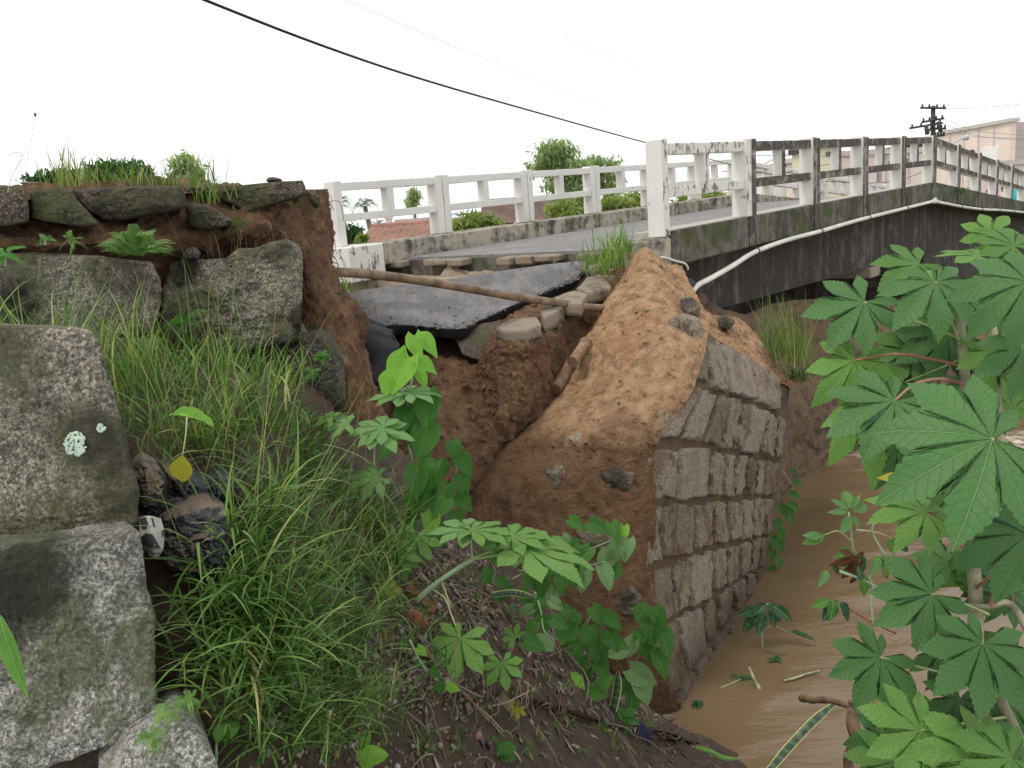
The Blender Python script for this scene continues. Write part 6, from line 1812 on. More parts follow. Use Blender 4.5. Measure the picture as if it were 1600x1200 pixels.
for x, y, lab in ((1215, 1030, "shred of green weed floating below the drowned plant"), (1160, 1058, "clump of floating weed near the split stick"), (1096, 1100, "small green weed floating by the foot of the stone wall"), (1135, 985, "dark weed caught at the base of the stone wall")):
    t = thing("floating_weed", lab, "weed", Pz(x, y, 0))
    for k in range(6): leaf(t, 'lance', 'castor', x + wr.uniform(-6, 6), y + wr.uniform(-3, 3), wd(x, y) - .03, 14, wr.uniform(0, 360), (wr.uniform(-.3, .3), .85, .4), k % 3)

# sword leaves
def sword(label, row, w_, mat='snake'):
    """a long strap leaf along the given points, w_ wide"""
    c = catmull(np.array([P(*q) for q in row]), 26)
    T = np.gradient(c, axis=0); T /= np.linalg.norm(T, axis=1)[:, None]
    view = c - CAM; view /= np.linalg.norm(view, axis=1)[:, None]
    X = np.cross(T, view); X /= np.linalg.norm(X, axis=1)[:, None]
    t = np.linspace(0, 1, 26)
    w = w_ * np.clip(np.minimum((t + .25) * 2.2, (1 - t) * 4), 0, 1) ** .6
    us = np.linspace(-1, 1, 7)
    V = np.stack([c + X * (w * u)[:, None] - view * (-(u * u) * w * .35)[:, None] for u in us], 1)
    V2 = V + view[:, None, :] * 0.004
    UV = np.stack([np.stack([np.full(26, u * .075), t], -1) for u in us], 1).reshape(-1, 2)
    F = gridfaces(26, 7)
    nb = 26 * 7
    tag(obj("sword_leaf", np.concatenate([V.reshape(-1, 3), V2.reshape(-1, 3)]), np.concatenate([F, F[:, ::-1] + nb]), M[mat], None, True, uv=np.concatenate([UV, UV])), label, "leaf")
sword("pale yellow-edged sword leaf standing upright at the water's edge", [(947, 1166, 5.0), (955, 1120, 5.0), (964, 1080, 5.0), (966, 1046, 5.0)], .026)
sword("dark striped sword leaf curving down the bank below the castor leaves", [(818, 1036, 4.2), (830, 1075, 4.2), (840, 1110, 4.15), (848, 1140, 4.1)], .024)
sword("tip of a yellow-edged sword leaf curling up from the bank", [(846, 1132, 4.1), (858, 1134, 4.05), (872, 1148, 4.0)], .028)
sword("striped sword leaf lying flat under the variegated creeper", [(768, 930, 4.3), (800, 926, 4.3), (838, 934, 4.3)], .016)
sword("long dark sword leaf with yellow edge slanting into the river at the bottom", [(1200, 1206, 4.6), (1235, 1165, 4.7), (1270, 1128, 4.75), (1310, 1094, 4.8)], .024)
sword("yellow-green strip leaf lying over the mud at the bank tip", [(1088, 1168, 5.3), (1110, 1174, 5.3), (1130, 1184, 5.3), (1156, 1186, 5.3)], .014, 'castor_young')

# small weeds
weed("small seedling with four pointed leaves on the gravel", 688, 1112, 3.35, 5, 26)
weed("second tiny seedling beside the four-leaved one", 690, 1138, 3.25, 4, 16)
weed("broad bright green weed at the bottom edge of the photo", 552, 1186, 2.3, 7, 52, 'heart_bright', 'oval')
weed("oval-leaved sprig lying across the soil at the lower left", 338, 1160, 1.85, 2, 48, 'lance', 'oval', spread=60)
weed("tiny round-leaved weed beside the oval-leaved sprig", 376, 1142, 2.0, 4, 12, 'lance', 'oval')
weed("leafy weed with pointed leaves in the grass above the gravel", 480, 1082, 2.3, 6, 34)
weed("small leafy weed in front of the grey granite block", 290, 500, 3.9, 5, 34)
weed("broad-leaved weed in the grass under the dark block", 330, 600, 3.6, 6, 36, 'lance', 'oval')
weed("broad weed in the long grass right of the broad-leaved one", 420, 600, 3.9, 6, 30, 'lance', 'oval')
weed("dark leafy weed in the grass below the tall creeper", 620, 870, 3.6, 7, 40, 'castor_young', 'castor5')
weed("leafy weed near the left end of the variegated creeper", 765, 862, 4.1, 6, 26, 'heart', 'oval')
weed("reddish-stalked weed climbing over the dark block by the scarp", 505, 555, 4.15, 7, 16, 'lance', 'oval')
weed("small-leaved weed on the dark block's upper edge", 488, 582, 4.15, 6, 16, 'lance', 'oval')
weed("leafy weed at the extreme left edge with a nodding leaf", 8, 395, 2.4, 5, 34, 'lance', 'lance')
weed("tiny leafy shoot with yellow buds above the left grass", 70, 372, 2.6, 5, 18, 'lance', 'lance')
# hanging round yellow leaf, and the bright leaf over it
t = thing("yellow_leaf", "round yellow leaf with brown spots hanging on a thin stalk over the sandbags", "leaf", P(287, 705, 2.3))
stalk(t, [(292, 652, 2.35), (290, 680, 2.32), (285, 712, 2.28)], .0025, .002, 'petiole', "petiole")
leaf(t, 'oval', 'castor_yellow', 285, 711, 2.20, 44, 268, (.0, .0, 1), 2, 1.35, "blade")
t = thing("broad_leaf", "bright green leaf lying edge-on above the round yellow leaf", "leaf", P(300, 645, 2.4))
leaf(t, 'oval', 'heart_bright', 264, 648, 2.4, 68, 7, (.0, .93, .25), 1, 1.0, "blade")
# blade hanging at the lower left edge, very close
t = thing("broad_leaf", "dark green strap-shaped leaf hanging at the lower left edge in front of the pale block", "leaf", P(-2, 965, 1.3))
leaf(t, 'lance', 'castor_young', -4, 956, 1.28, 152, 288, (.4, .2, .9), 2, .48, "blade")

# ------------------------------------------------------------------ grass
def blades(roots, ups, heads, L, Wd, a0, a1, seg=6, twist=None):
    """arrays of curved tapering blades; returns verts, faces, one tint slot per blade"""
    n = len(roots)
    t = np.linspace(0, 1, seg + 1)
    ang = a0[:, None] + (a1 - a0)[:, None] * t[None, :] ** 1.15
    step = (L / seg)[:, None]
    up, h = ups[:, None, :], heads[:, None, :]
    dirs = up * np.cos(ang)[..., None] + h * np.sin(ang)[..., None]
    c = roots[:, None, :] + np.concatenate([np.zeros((n, 1, 3)), np.cumsum(dirs[:, :-1] * step[..., None], axis=1)], axis=1)
    side = np.cross(h, up)
    side /= np.linalg.norm(side, axis=-1)[..., None] + 1e-9
    w = (Wd[:, None] * np.clip((1 - t) ** 0.55, 0.03, 1)[None, :] * np.clip(0.55 + t * 1.8, 0, 1)[None, :])[..., None] * 0.5
    tw = side + dirs * 0
    Lf, Rt = c - tw * w, c + tw * w + np.array([0, 0, 1]) * w * 0.15
    V = np.stack([Lf, Rt], 2).reshape(-1, 3)
    b = (np.arange(n) * (seg + 1) * 2)[:, None]
    k = np.arange(seg)[None, :] * 2
    F = np.stack([b + k, b + k + 1, b + k + 3, b + k + 2], -1).reshape(-1, 4)
    return V, F
def grass_obj(name, label, parts, mat, parent=None, cat="grass"):
    Vs, Fs, Ts, off = [], [], [], 0
    for V, F, tint, per in parts:
        Vs.append(V); Fs.append(F + off); Ts.append(np.repeat(tint, per)); off += len(V)
    o = obj(name, np.concatenate(Vs), np.concatenate(Fs), M[mat], parent, True)
    with_tint(o, np.concatenate(Ts))
    if label:
        o["kind"] = "stuff"
        tag(o, label, cat)
    return o
def tufts(roots, nrm, nb, Lr, Wr, rs, spread=0.05, bias=(0.25, -0.15, 0), a0r=(0.05, 0.5), a1r=(0.9, 2.3), seg=6, tint=None):
    n = len(roots) * nb
    R = np.repeat(roots, nb, 0) + rs.normal(size=(n, 3)) * np.array([spread, spread, 0.01])
    up = np.repeat(nrm, nb, 0) * 0.35 + np.array([0, 0, 0.8]) + rs.normal(size=(n, 3)) * 0.1
    up /= np.linalg.norm(up, axis=1)[:, None]
    az = rs.uniform(0, 2 * pi, n)
    h = np.stack([np.cos(az), np.sin(az), np.zeros(n)], -1) + np.array(bias)
    h -= up * (h * up).sum(1)[:, None]
    h /= np.linalg.norm(h, axis=1)[:, None]
    ls = np.repeat(rs.uniform(.75, 1.2, len(roots)), nb)
    L = rs.uniform(*Lr, n) * ls
    W = rs.uniform(*Wr, n)
    V, F = blades(R, up, h, L, W, rs.uniform(*a0r, n), rs.uniform(*a1r, n), seg)
    base = np.repeat(rs.uniform(.15, .75, len(roots)), nb)
    tn = np.clip(base + rs.normal(size=n) * .17, 0, 1) if tint is None else rs.uniform(*tint, n)
    return V, F, tn, (seg + 1) * 2
rs = np.random.default_rng(77)
GZ = [(196, 560), (240, 520), (330, 560), (420, 640), (530, 672), (590, 705), (640, 770), (660, 850), (630, 930), (590, 1010), (545, 1060), (460, 1080), (400, 1100), (345, 1080), (318, 1000), (340, 935), (372, 900), (386, 810), (366, 730), (300, 722), (226, 722), (205, 650)]
def pick(poly, n, dmax=5.6, avoid=None):
    """bank points spread evenly over a region of the photo"""
    out = []
    poly = np.asarray(poly, float)
    x0, y0 = poly.min(0); x1, y1 = poly.max(0)
    while len(out) < n:
        x, y = rs.uniform(x0, x1), rs.uniform(y0, y1)
        if not inside(poly, np.array([x]), np.array([y]))[0]: continue
        p, nn, i = surf(x, y)
        if SLP[i, 2] > dmax: continue
        out.append((p, nn))
    return np.array([o[0] for o in out]), np.array([o[1] for o in out])
parts = []
R, Nn = pick(GZ, 150)
parts.append(tufts(R, Nn, 8, (.08, .23), (.006, .012), rs, .05, (.35, -.25, 0), (.1, .8), (1.0, 2.4)))
R, Nn = pick([(330, 800), (470, 760), (600, 800), (640, 880), (560, 1020), (440, 1060), (340, 1020), (340, 920)], 95)
parts.append(tufts(R, Nn, 10, (.13, .32), (.007, .013), rs, .04, (.45, -.30, 0), (.1, .7), (1.1, 2.7)))
# sparser, lower growth round the edges and over the gravel
R, Nn = pick([(300, 1000), (420, 1080), (560, 1060), (640, 960), (700, 900), (760, 880), (720, 1020), (620, 1180), (420, 1190), (330, 1120)], 60)
parts.append(tufts(R, Nn, 6, (.08, .22), (.004, .008), rs, .04, (.3, -.2, 0)))
# behind and over the near block, in front of the old wall
n = 95
xs, ys = rs.uniform(-1.65, -.95, n), rs.uniform(2.45, 3.95, n)
idx = [int(np.argmin((SLV[:, 0] - x) ** 2 + (SLV[:, 1] - y) ** 2)) for x, y in zip(xs, ys)]
parts.append(tufts(SLV[idx], SLN[idx], 8, (.10, .28), (.005, .010), rs, .06, (.2, -.2, 0), (.0, .6), (.8, 2.4)))
n = 75
R = np.stack([rs.uniform(-2.15, -1.25, n), rs.uniform(2.35, 3.2, n), rs.uniform(3.42, 3.55, n)], -1)
parts.append(tufts(R, np.tile([0, 0, 1.0], (n, 1)), 9, (.22, .50), (.004, .009), rs, .05, (.1, -.1, 0), (.0, .5), (.5, 2.0), 7, (.2, 1.0)))
R, Nn = pick([(380, 600), (560, 680), (650, 790), (600, 820), (420, 730), (300, 640)], 55)
parts.append(tufts(R, Nn, 8, (.08, .22), (.006, .012), rs, .06, (.3, -.2, 0), (.2, .9), (1.0, 2.4)))
R, Nn = pick([(330, 1000), (560, 1000), (600, 1090), (540, 1195), (380, 1195)], 55)
parts.append(tufts(R, Nn, 8, (.09, .26), (.005, .010), rs, .04, (.35, -.25, 0), (.2, .8), (1.1, 2.5)))
# long seed stalks
R, Nn = pick([(220, 500), (330, 560), (520, 670), (600, 780), (600, 950), (440, 1000), (330, 900), (230, 690)], 60)
parts.append(tufts(R, Nn, 2, (.35, .75), (.002, .003), rs, .05, (.3, .1, 0), (.05, .5), (.3, 1.2), 8, (.75, 1.0)))
grass_obj("grass", "long wet green grass arching over the bank below the old wall", parts, 'grass')
# a thin scatter of tiny weeds and clover on the bare soil
parts = []
R, Nn = pick([(420, 1000), (640, 900), (760, 880), (860, 970), (940, 1060), (1020, 1130), (1000, 1190), (560, 1190), (420, 1120)], 150)
parts.append(tufts(R, Nn, 6, (.03, .08), (.006, .012), rs, .02, (.1, -.2, 0), (.2, .9), (1.0, 2.0), 3))
grass_obj("ground_cover", "small sprouting weeds scattered over the muddy gravel", parts, 'grass', cat="weeds")

def tuft_thing(label, base_pts, nb, Lr, Wr, mat, spread=.05, a1r=(.5, 1.8), tint=None, bias=(0, -.2, 0)):
    p = np.array(base_pts)
    t = thing("grass_tuft", label, "grass tuft", p[0])
    grass_obj("blades", None, [tufts(p, np.tile([0, 0, 1.0], (len(p), 1)), nb, Lr, Wr, rs, spread, bias, (.02, .5), a1r, 6, tint)], mat, t)
    if nb > 1: t.children[0]["kind"] = "stuff"
    return t
tuft_thing("bright green grass tuft beside the first white parapet post", [P(925, 425, 9.2), P(945, 412, 9.3), P(965, 402, 9.35), P(980, 395, 9.4), P(940, 432, 9.1), P(960, 420, 9.1), P(920, 410, 9.5), P(955, 395, 9.5)], 26, (.18, .42), (.008, .016), 'grass_bright', .07)
tuft_thing("single tall grass shoot behind the bright tuft", [P(968, 385, 9.5)], 1, (.42, .5), (.02, .03), 'grass_bright', .01, (.2, .4), (.4, .6), (-.6, 0, 0))
tuft_thing("small green tuft at the left end of the fallen asphalt", [P(530, 455, 8.8), P(540, 458, 8.8), P(522, 448, 8.8)], 18, (.12, .26), (.01, .02), 'grass_bright', .06)
tuft_thing("tall thin yellowish grass on the bank under the bridge, right of the stone wall", [P(1215, 560, 10.6), P(1230, 562, 10.6), P(1245, 565, 10.6), P(1238, 575, 10.4), P(1222, 570, 10.4), P(1205, 556, 10.7)], 34, (.35, .95), (.008, .016), 'grass', .12, (.1, 1.0), (.4, 1.0))
tuft_thing("dark grass clump hanging beside the top of the stone wall", [P(1240, 590, 9.8), P(1248, 596, 9.8)], 40, (.12, .3), (.012, .02), 'grass', .08, (1.2, 2.6), (.0, .4))
tuft_thing("shaggy grass growing on the embankment top over the wide brown slab", [P(x, 291, 4.3 + .2 * rs.random()) for x in (105, 120, 135, 150, 165, 180, 200, 215, 230, 250, 270, 290, 310, 330)], 17, (.08, .22), (.004, .008), 'grass', .05, (.6, 1.9), (.3, 1.0))
tuft_thing("few reddish-green grass blades at the left of the embankment top", [P(x, 292, 4.2) for x in (98, 110, 122, 130)], 14, (.10, .24), (.004, .007), 'grass', .03, (.2, .9), (.75, 1.0))
tuft_thing("grass trailing down over the dark broken stone under the pavement", [P(318, 312, 4.1), P(335, 316, 4.1), P(352, 312, 4.2), P(326, 320, 4.05)], 9, (.12, .28), (.004, .008), 'grass', .03, (1.6, 2.9), (.5, .9), (.3, -.4, 0))
tuft_thing("little grass clump on the gravel at the bottom, right of the seedling", [surf(662, 1172)[0], surf(668, 1180)[0]], 9, (.06, .14), (.006, .01), 'grass', .015)
tuft_thing("mossy grass sprouting from a crack in the bridge edge", [B(BL * 5.8, -.01, -.12), B(BL * 6.1, -.01, -.1), B(BL * 5.95, -.01, -.15)], 24, (.10, .24), (.02, .03), 'grass', .1, (1.2, 2.6), (.2, .6), (.3, -.5, 0))
# a stalk standing up against the sky at the far left
t = thing("grass_stalk", "thin bent stalk against the sky at the far left", "grass stalk", P(20, 300, 2.6))
stalk(t, [(12, 300, 2.6), (18, 276, 2.6), (30, 255, 2.6), (36, 242, 2.6)], .0012, .0008, 'petiole')
stalk(t, [(36, 242, 2.6), (26, 238, 2.6), (14, 242, 2.6)], .0012, .0008, 'petiole', "stem")
stalk(t, [(40, 260, 2.6), (50, 215, 2.6), (55, 180, 2.6)], .0007, .0006, 'petiole', "stem")
mb = MB(); V, F = pebble_geo(.006, 3, 1); mb.add(V * np.array([.8, .8, 1.3]) + P(55, 179, 2.6), F); mb.build("seed_head", M['twig'], t, True)

# ferns
def fern(label, bx, by, d, fronds, size_px, seed, name="fern"):
    rr = np.random.default_rng(seed)
    t = thing(name, label, "fern", P(bx, by, d))
    for k in range(fronds):
        a = radians(rr.uniform(15, 165)) if name == "fern" else rr.uniform(0, 2 * pi)
        L = size_px * rr.uniform(.6, 1.05) / FPX * d
        D = RT * cos(a) + UP * sin(a) * .9 - _fw * rr.uniform(-.2, .8)
        D /= np.linalg.norm(D)
        base = P(bx + rr.uniform(-.3, .3) * size_px, by + rr.uniform(-.06, .1) * size_px, d + rr.uniform(-.05, .05))
        c = np.array([base, base + D * L * .55 + np.array([0, 0, .05 * L]), base + D * L - np.array([0, 0, .22 * L])])
        c = catmull(c, 24)
        T = np.gradient(c, axis=0); T /= np.linalg.norm(T, axis=1)[:, None]
        S = np.cross(T, -_fw * .6 + np.array([0, 0, .8])); S /= np.linalg.norm(S, axis=1)[:, None]
        Nn_ = np.cross(S, T)
        V, F = [], []
        for i in range(1, 24):
            pl = L * .115 * sin(pi * (i / 24) ** .75) + .002
            for sg in (-1, 1):
                q = c[i]
                e = q + S[i] * sg * pl + T[i] * pl * .45 - Nn_[i] * pl * .15
                mid = (q + e) / 2
                wv = T[i] * pl * .13 + Nn_[i] * pl * .05 * rr.uniform(-1, 1)
                o = len(V)
                V += [q, mid - wv, e, mid + wv]; F.append((o, o + 1, o + 2, o + 3))
        V = np.array(V)
        ob = obj("frond", V, F, M['fern'], t, False)
        with_tint(ob, np.clip(rr.uniform(.2, .9) + rr.normal(size=len(V)) * .12, 0, 1))
    return t
fern("feathery pale green fern growing from the joint above the granite blocks", 212, 396, 3.72, 110, 58, 3)
fern("small green fern in the crack between the pale block and the bottom stone", 262, 1112, 1.68, 30, 28, 5, "small_fern")
fern("small green fern spreading along the lower edge of the pale block", 236, 1152, 1.66, 30, 28, 6, "small_fern")
fern("tiny fern tuft beside the lower right edge of the pale block", 292, 1092, 1.75, 24, 26, 7, "small_fern")
fern("tiny fern in the soil left of the feathery one", 112, 376, 3.6, 14, 22, 8, "small_fern")

# ------------------------------------------------------------------ background: trees, houses, poles, cables
def foliage(c, rad, n, size, rs, clumps=26, droop=0.6, aspect=0.30, sub=0.24):
    """small leaf-sized faces in clumps through an ellipsoid"""
    c, rad = np.array(c), np.array(rad)
    d = rs.normal(size=(clumps, 3)); d /= np.linalg.norm(d, axis=1)[:, None]
    cc = c + d * rad * rs.uniform(.25, 1.0, (clumps, 1)) ** .6
    k = rs.integers(clumps, size=n)
    p = cc[k] + rs.normal(size=(n, 3)) * rad * sub * rs.uniform(.5, 1.1, (clumps, 1))[k]
    ax = rs.normal(size=(n, 3)) + np.array([0, 0, -droop * 2]); ax /= np.linalg.norm(ax, axis=1)[:, None]
    sd = np.cross(ax, rs.normal(size=(n, 3))); sd /= np.linalg.norm(sd, axis=1)[:, None]
    L = size * rs.uniform(.6, 1.3, n)[:, None]
    w = L * aspect
    V = np.stack([p, p + ax * L * .5 - sd * w * .5, p + ax * L, p + ax * L * .5 + sd * w * .5], 1).reshape(-1, 3)
    F = np.arange(n * 4).reshape(-1, 4)
    tint = np.clip(rs.uniform(.1, .8, clumps)[k] + rs.normal(size=n) * .15, 0, 1)
    return V, F, np.repeat(tint, 4)
def tree(name, label, cat, blobs, mat, trunk, rs, limbs=5, group=None):
    """blobs: (px, py, distance, radius x px, radius y px, leaves, leaf size m, droop)"""
    root = np.array(trunk[0])
    t = thing(name, label, cat, root, group)
    Vs, Fs, Ts, off = [], [], [], 0
    mbt = MB()
    if len(trunk) > 1:
        mbt.tube(catmull(np.array(trunk), 12), np.linspace(.14, .06, 12), 8)
    for px, py, d, rx, ry, n, sz, dr in blobs:
        c = P(px, py, d)
        r = np.array([rx / FPX * d, rx / FPX * d, ry / FPX * d])
        V, F, T = foliage(c, r, n, sz, rs, max(12, n // 36), dr)
        Vs.append(V); Fs.append(F + off); Ts.append(T); off += len(V)
        if len(trunk) > 1:
            a = np.array(trunk[-1])
            for q in range(limbs):
                e = c + rs.normal(size=3) * r * .5
                mbt.tube(catmull(np.array([a, (a + e) / 2 + np.array([0, 0, .1 * r[2]]), e]), 8), np.linspace(.05, .012, 8), 6)
    if mbt.V: mbt.build("trunk", M['bark'], t, True)
    o = obj("crown", np.concatenate(Vs), np.concatenate(Fs), M[mat], t)
    with_tint(o, np.concatenate(Ts))
    return t
rs = np.random.default_rng(101)
def gp(px, d, z=1.2):
    """ground point below a photo column at a distance"""
    q = P(px, 400, d)
    return np.array([q[0], q[1], z])
tree("willowy_tree", "tall pale green tree with drooping foliage behind the parapet, middle of the bridge", "tree",
     [(868, 240, 26, 30, 20, 1900, .19, .9), (876, 275, 26, 28, 26, 1900, .19, 1.1), (884, 315, 26, 26, 26, 1900, .19, 1.1), (908, 262, 26, 22, 20, 900, .18, 1.1), (938, 258, 27, 32, 14, 900, .19, .9), (948, 285, 27, 26, 22, 1200, .19, 1.1), (842, 260, 26, 18, 12, 420, .17, .8), (905, 300, 26, 24, 28, 1200, .19, 1.1)],
     'fol_tree', [gp(892, 26), P(890, 330, 26), P(884, 290, 26)], rs)
tree("bush", "yellow-green bush against the parapet right of the willowy tree", "bush", [(960, 322, 24, 40, 16, 2200, .20, .6), (1005, 312, 24, 26, 14, 1200, .18, .6), (885, 330, 24, 30, 16, 1500, .2, .6)], 'fol_bush', [gp(950, 24), P(950, 335, 24)], rs, 3)
tree("bush", "yellow-green bush in front of the dark tiled roof", "bush", [(745, 345, 22, 26, 14, 1500, .18, .6), (712, 352, 22, 16, 10, 600, .16, .6), (772, 348, 22, 12, 10, 500, .16, .6)], 'fol_bush', [gp(740, 22), P(740, 360, 22)], rs, 3)
tree("shrub", "round dark green shrub behind the first far parapet post", "shrub", [(548, 366, 26, 18, 14, 1500, .16, .2)], 'fol_dark', [gp(548, 26), P(548, 380, 26)], rs, 3)
tree("shrub", "small light green shrub in front of the round dark one", "shrub", [(566, 374, 25, 10, 8, 500, .14, .3)], 'fol_bush', [gp(566, 25), P(566, 382, 25)], rs, 2)
tree("tree", "feathery small tree seen between far parapet posts over the orange roof", "tree", [(645, 310, 34, 12, 14, 700, .22, 1.0)], 'fol_tree', [gp(648, 34), P(648, 330, 34)], rs, 3)
tree("tree", "airy young tree rising over the left embankment", "tree", [(290, 258, 15, 22, 18, 520, .16, .8), (300, 275, 15, 20, 12, 300, .15, .9), (276, 270, 15, 12, 10, 160, .14, .9)], 'fol_tree', [gp(292, 15, 1.5), P(292, 285, 15)], rs, 5)
tree("shrub", "dense dark shrub behind the grass on the left embankment", "shrub", [(95, 280, 9, 42, 12, 1500, .09, .1), (165, 272, 9, 40, 15, 1800, .09, .1), (215, 270, 9, 22, 13, 900, .09, .1), (60, 290, 9, 20, 8, 500, .09, .1)], 'fol_dark', [gp(140, 9, 3.6), P(140, 295, 9)], rs, 3)
tree("bush", "low green hedge glimpsed behind the first near parapet panel", "bush", [(1080, 312, 26, 24, 8, 1000, .18, .5), (1110, 306, 26, 18, 8, 700, .18, .5)], 'fol_bush', [gp(1090, 26), P(1090, 325, 26)], rs, 2)
tree("bush", "green scrub on the far bank seen below the bridge girder", "bush", [(1405, 424, 27, 26, 9, 1400, .2, .4), (1450, 424, 27, 26, 9, 900, .2, .4)], 'fol_bush', [gp(1410, 27, .2), P(1410, 440, 27)], rs, 2)

def palm(label, px, py, d, size_px, n, seed):
    rr = np.random.default_rng(seed)
    top = P(px, py, d)
    base = np.array([top[0] + .3, top[1], 1.2])
    t = thing("palm_tree", label, "palm tree", base, "palm trees behind the far parapet")
    V, F = tube_geo(catmull(np.array([base, (base + top) / 2 + np.array([.1, 0, 0]), top]), 12), np.linspace(.17, .11, 12), 8)
    obj("trunk", V, F, M['bark'], t, True)
    L0 = size_px / FPX * d
    for k in range(n):
        az = 2 * pi * k / n + rr.uniform(-.2, .2)
        el = rr.uniform(-.3, 1.1)
        h = np.array([cos(az), sin(az), 0])
        L = L0 * rr.uniform(.8, 1.1)
        c = catmull(np.array([top, top + h * L * .5 * cos(el) + np.array([0, 0, L * .5 * sin(el) + .1 * L]), top + h * L * .95 * cos(el * .6) + np.array([0, 0, L * .55 * sin(el) - .38 * L])]), 14)
        T = np.gradient(c, axis=0); T /= np.linalg.norm(T, axis=1)[:, None]
        S = np.cross(T, [0, 0, 1.0]); S /= np.linalg.norm(S, axis=1)[:, None] + 1e-9
        Vv, Ff = [], []
        for i in range(2, 14):
            w = L * .26 * sin(pi * (i / 14.5) ** .7)
            for sg in (-1, 1):
                e = c[i] + S[i] * sg * w * .75 + T[i] * w * .5 - np.array([0, 0, w * .6])
                o = len(Vv)
                Vv += [c[i] - T[i] * L * .022, c[i] + T[i] * L * .022, e]
                Ff.append((o, o + 1, o + 2))
        ob = obj("frond", Vv, Ff, M['fol_palm'], t)
        with_tint(ob, np.clip(rr.uniform(.1, .9) + rr.normal(size=len(Vv)) * .1, 0, 1))
palm("nearest tall coconut palm just right of the first far parapet post", 530, 322, 36, 30, 18, 1)
palm("coconut palm with a ragged crown, second from the first far parapet post", 570, 322, 40, 26, 18, 2)
palm("low coconut palm above the light green shrub, third from the first far parapet post", 592, 354, 34, 22, 16, 3)

def quadbox(mb, a, b, depth_dir, depth, z0, z1, mi=0):
    """an upright block whose front runs from a to b (ground points)"""
    a, b = np.array(a), np.array(b)
    e = np.array(depth_dir) * depth
    c = [(a[0], a[1], z0), (b[0], b[1], z0), (b[0] + e[0], b[1] + e[1], z0), (a[0] + e[0], a[1] + e[1], z0),
         (a[0], a[1], z1), (b[0], b[1], z1), (b[0] + e[0], b[1] + e[1], z1), (a[0] + e[0], a[1] + e[1], z1)]
    mb.hexa(c, mi)
def house_tiled(label, px0, px1, py_ridge, py_eave, d, mat, seed, wallmat='plaster', depth=7.0):
    """a low house with a pitched roof of pantiles"""
    a, b = gp(px0, d), gp(px1, d)
    ax = (b - a); Ln = np.linalg.norm(ax); ax /= Ln
    back = np.array([-ax[1], ax[0], 0])
    if back[1] < 0: back = -back
    zr = P((px0 + px1) / 2, py_ridge, d + depth / 2)[2]
    ze = P((px0 + px1) / 2, py_eave, d - .4)[2]
    t = thing("house", label, "house", (a + b) / 2)
    mb = MB(); quadbox(mb, a[:2], b[:2], back, depth, 1.0, ze - .02)
    mb.build("wall", M[wallmat], t)
    # pantile rows: waved surface on both slopes, ridge capped
    nx, ny = int(Ln / .055), 14
    V, F = [], []
    for sgn in (0, 1):
        o = len(V)
        for j in range(ny + 1):
            for s_ in range(2):
                v = min(1.0, (j + s_ * .98) / ny)
                for i in range(nx + 1):
                    u = i / nx
                    base = a + ax * (u * (Ln + .8) - .4)
                    run = (depth / 2 + .4) * v - .4
                    p = base + back * (run if sgn == 0 else depth - run)
                    z = ze + (zr - ze) * v + .035 * abs(sin(u * nx * pi / 3.4)) - (0.05 if s_ == 0 else 0.0) + .05
                    V.append((p[0], p[1], z))
        nr = (ny + 1) * 2
        F += [tuple(f) for f in gridfaces(nr, nx + 1, o)]
    obj("roof", V, F, M[mat], t, True)
    mb = MB()
    r0, r1 = a - ax * .4 + back * depth / 2, b + ax * .4 + back * depth / 2
    mb.tube([np.array([r0[0], r0[1], zr + .03]), np.array([r1[0], r1[1], zr + .03])], .11, 8)
    mb.build("ridge_cap", M[mat], t, True)
    for k in range(2):
        m = a + ax * Ln * (.3 + .4 * k)
        w2 = MB(); quadbox(w2, (m - ax * .4)[:2], (m + ax * .4)[:2], -back, .04, ze - 1.3, ze - .35)
        fo = w2.build("window", M['frame'], t)
        w3 = MB(); quadbox(w3, (m - ax * .34 - back * .041)[:2], (m + ax * .34 - back * .041)[:2], -back, .01, ze - 1.24, ze - .41)
        w3.build("pane", M['glass_dark'], fo)
    return t
house_tiled("low house with an orange clay tile roof behind the first far parapet panel", 575, 700, 352, 386, 26, 'tile', 1)
house_tiled("house with a dark brown tiled roof behind the middle of the far parapet", 772, 900, 312, 346, 29, 'tile_dark', 2)
house_tiled("house with a sandy brown roof partly hidden behind the yellow-green bush", 690, 790, 342, 358, 31, 'tile', 3)
# chimney block and grey shed behind the orange roof
mb = MB(); a, b = gp(608, 34), gp(617, 34); quadbox(mb, a[:2], b[:2], (0, 1, 0), .25, 1.0, P(612, 342, 34)[2])
t = thing("water_tower", "small white square tower behind the orange tiled roof", "tower", a)
mb.build("shaft", M['plaster_white'], t)
mb = MB(); quadbox(mb, a[:2] - np.array([.05, .05]), b[:2] + np.array([.05, -.05]), (0, 1, 0), .35, P(612, 342, 34)[2] + .002, P(612, 342, 34)[2] + .08); mb.build("cap", M['plaster'], t)
a, b = gp(628, 33), gp(668, 33); za = P(650, 341, 33)[2]
t = thing("shed", "grey flat-roofed shed between the orange roof and the parapet post", "shed", a)
mb = MB(); quadbox(mb, a[:2], b[:2], (0, 1, 0), 3, 1.0, za - .12); mb.build("wall", M['abut'], t)
mb = MB(); quadbox(mb, a[:2] - np.array([.15, .15]), b[:2] + np.array([.15, -.15]), (0, 1, 0), 3.3, za - .118, za); mb.build("roof", M['plaster_grey'], t)
c = P(711, 345, 30)
t = thing("water_tank", "pale blue domed water tank behind the far parapet", "water tank", (c[0], c[1], 1.2))
bm = bmesh.new(); bmesh.ops.create_uvsphere(bm, u_segments=24, v_segments=12, radius=.5)
V = np.array([v.co[:] for v in bm.verts]); F = [tuple(v.index for v in f.verts) for f in bm.faces]; bm.free()
V[:, 2] = np.where(V[:, 2] < 0, V[:, 2] * 1.6, V[:, 2] * .55)
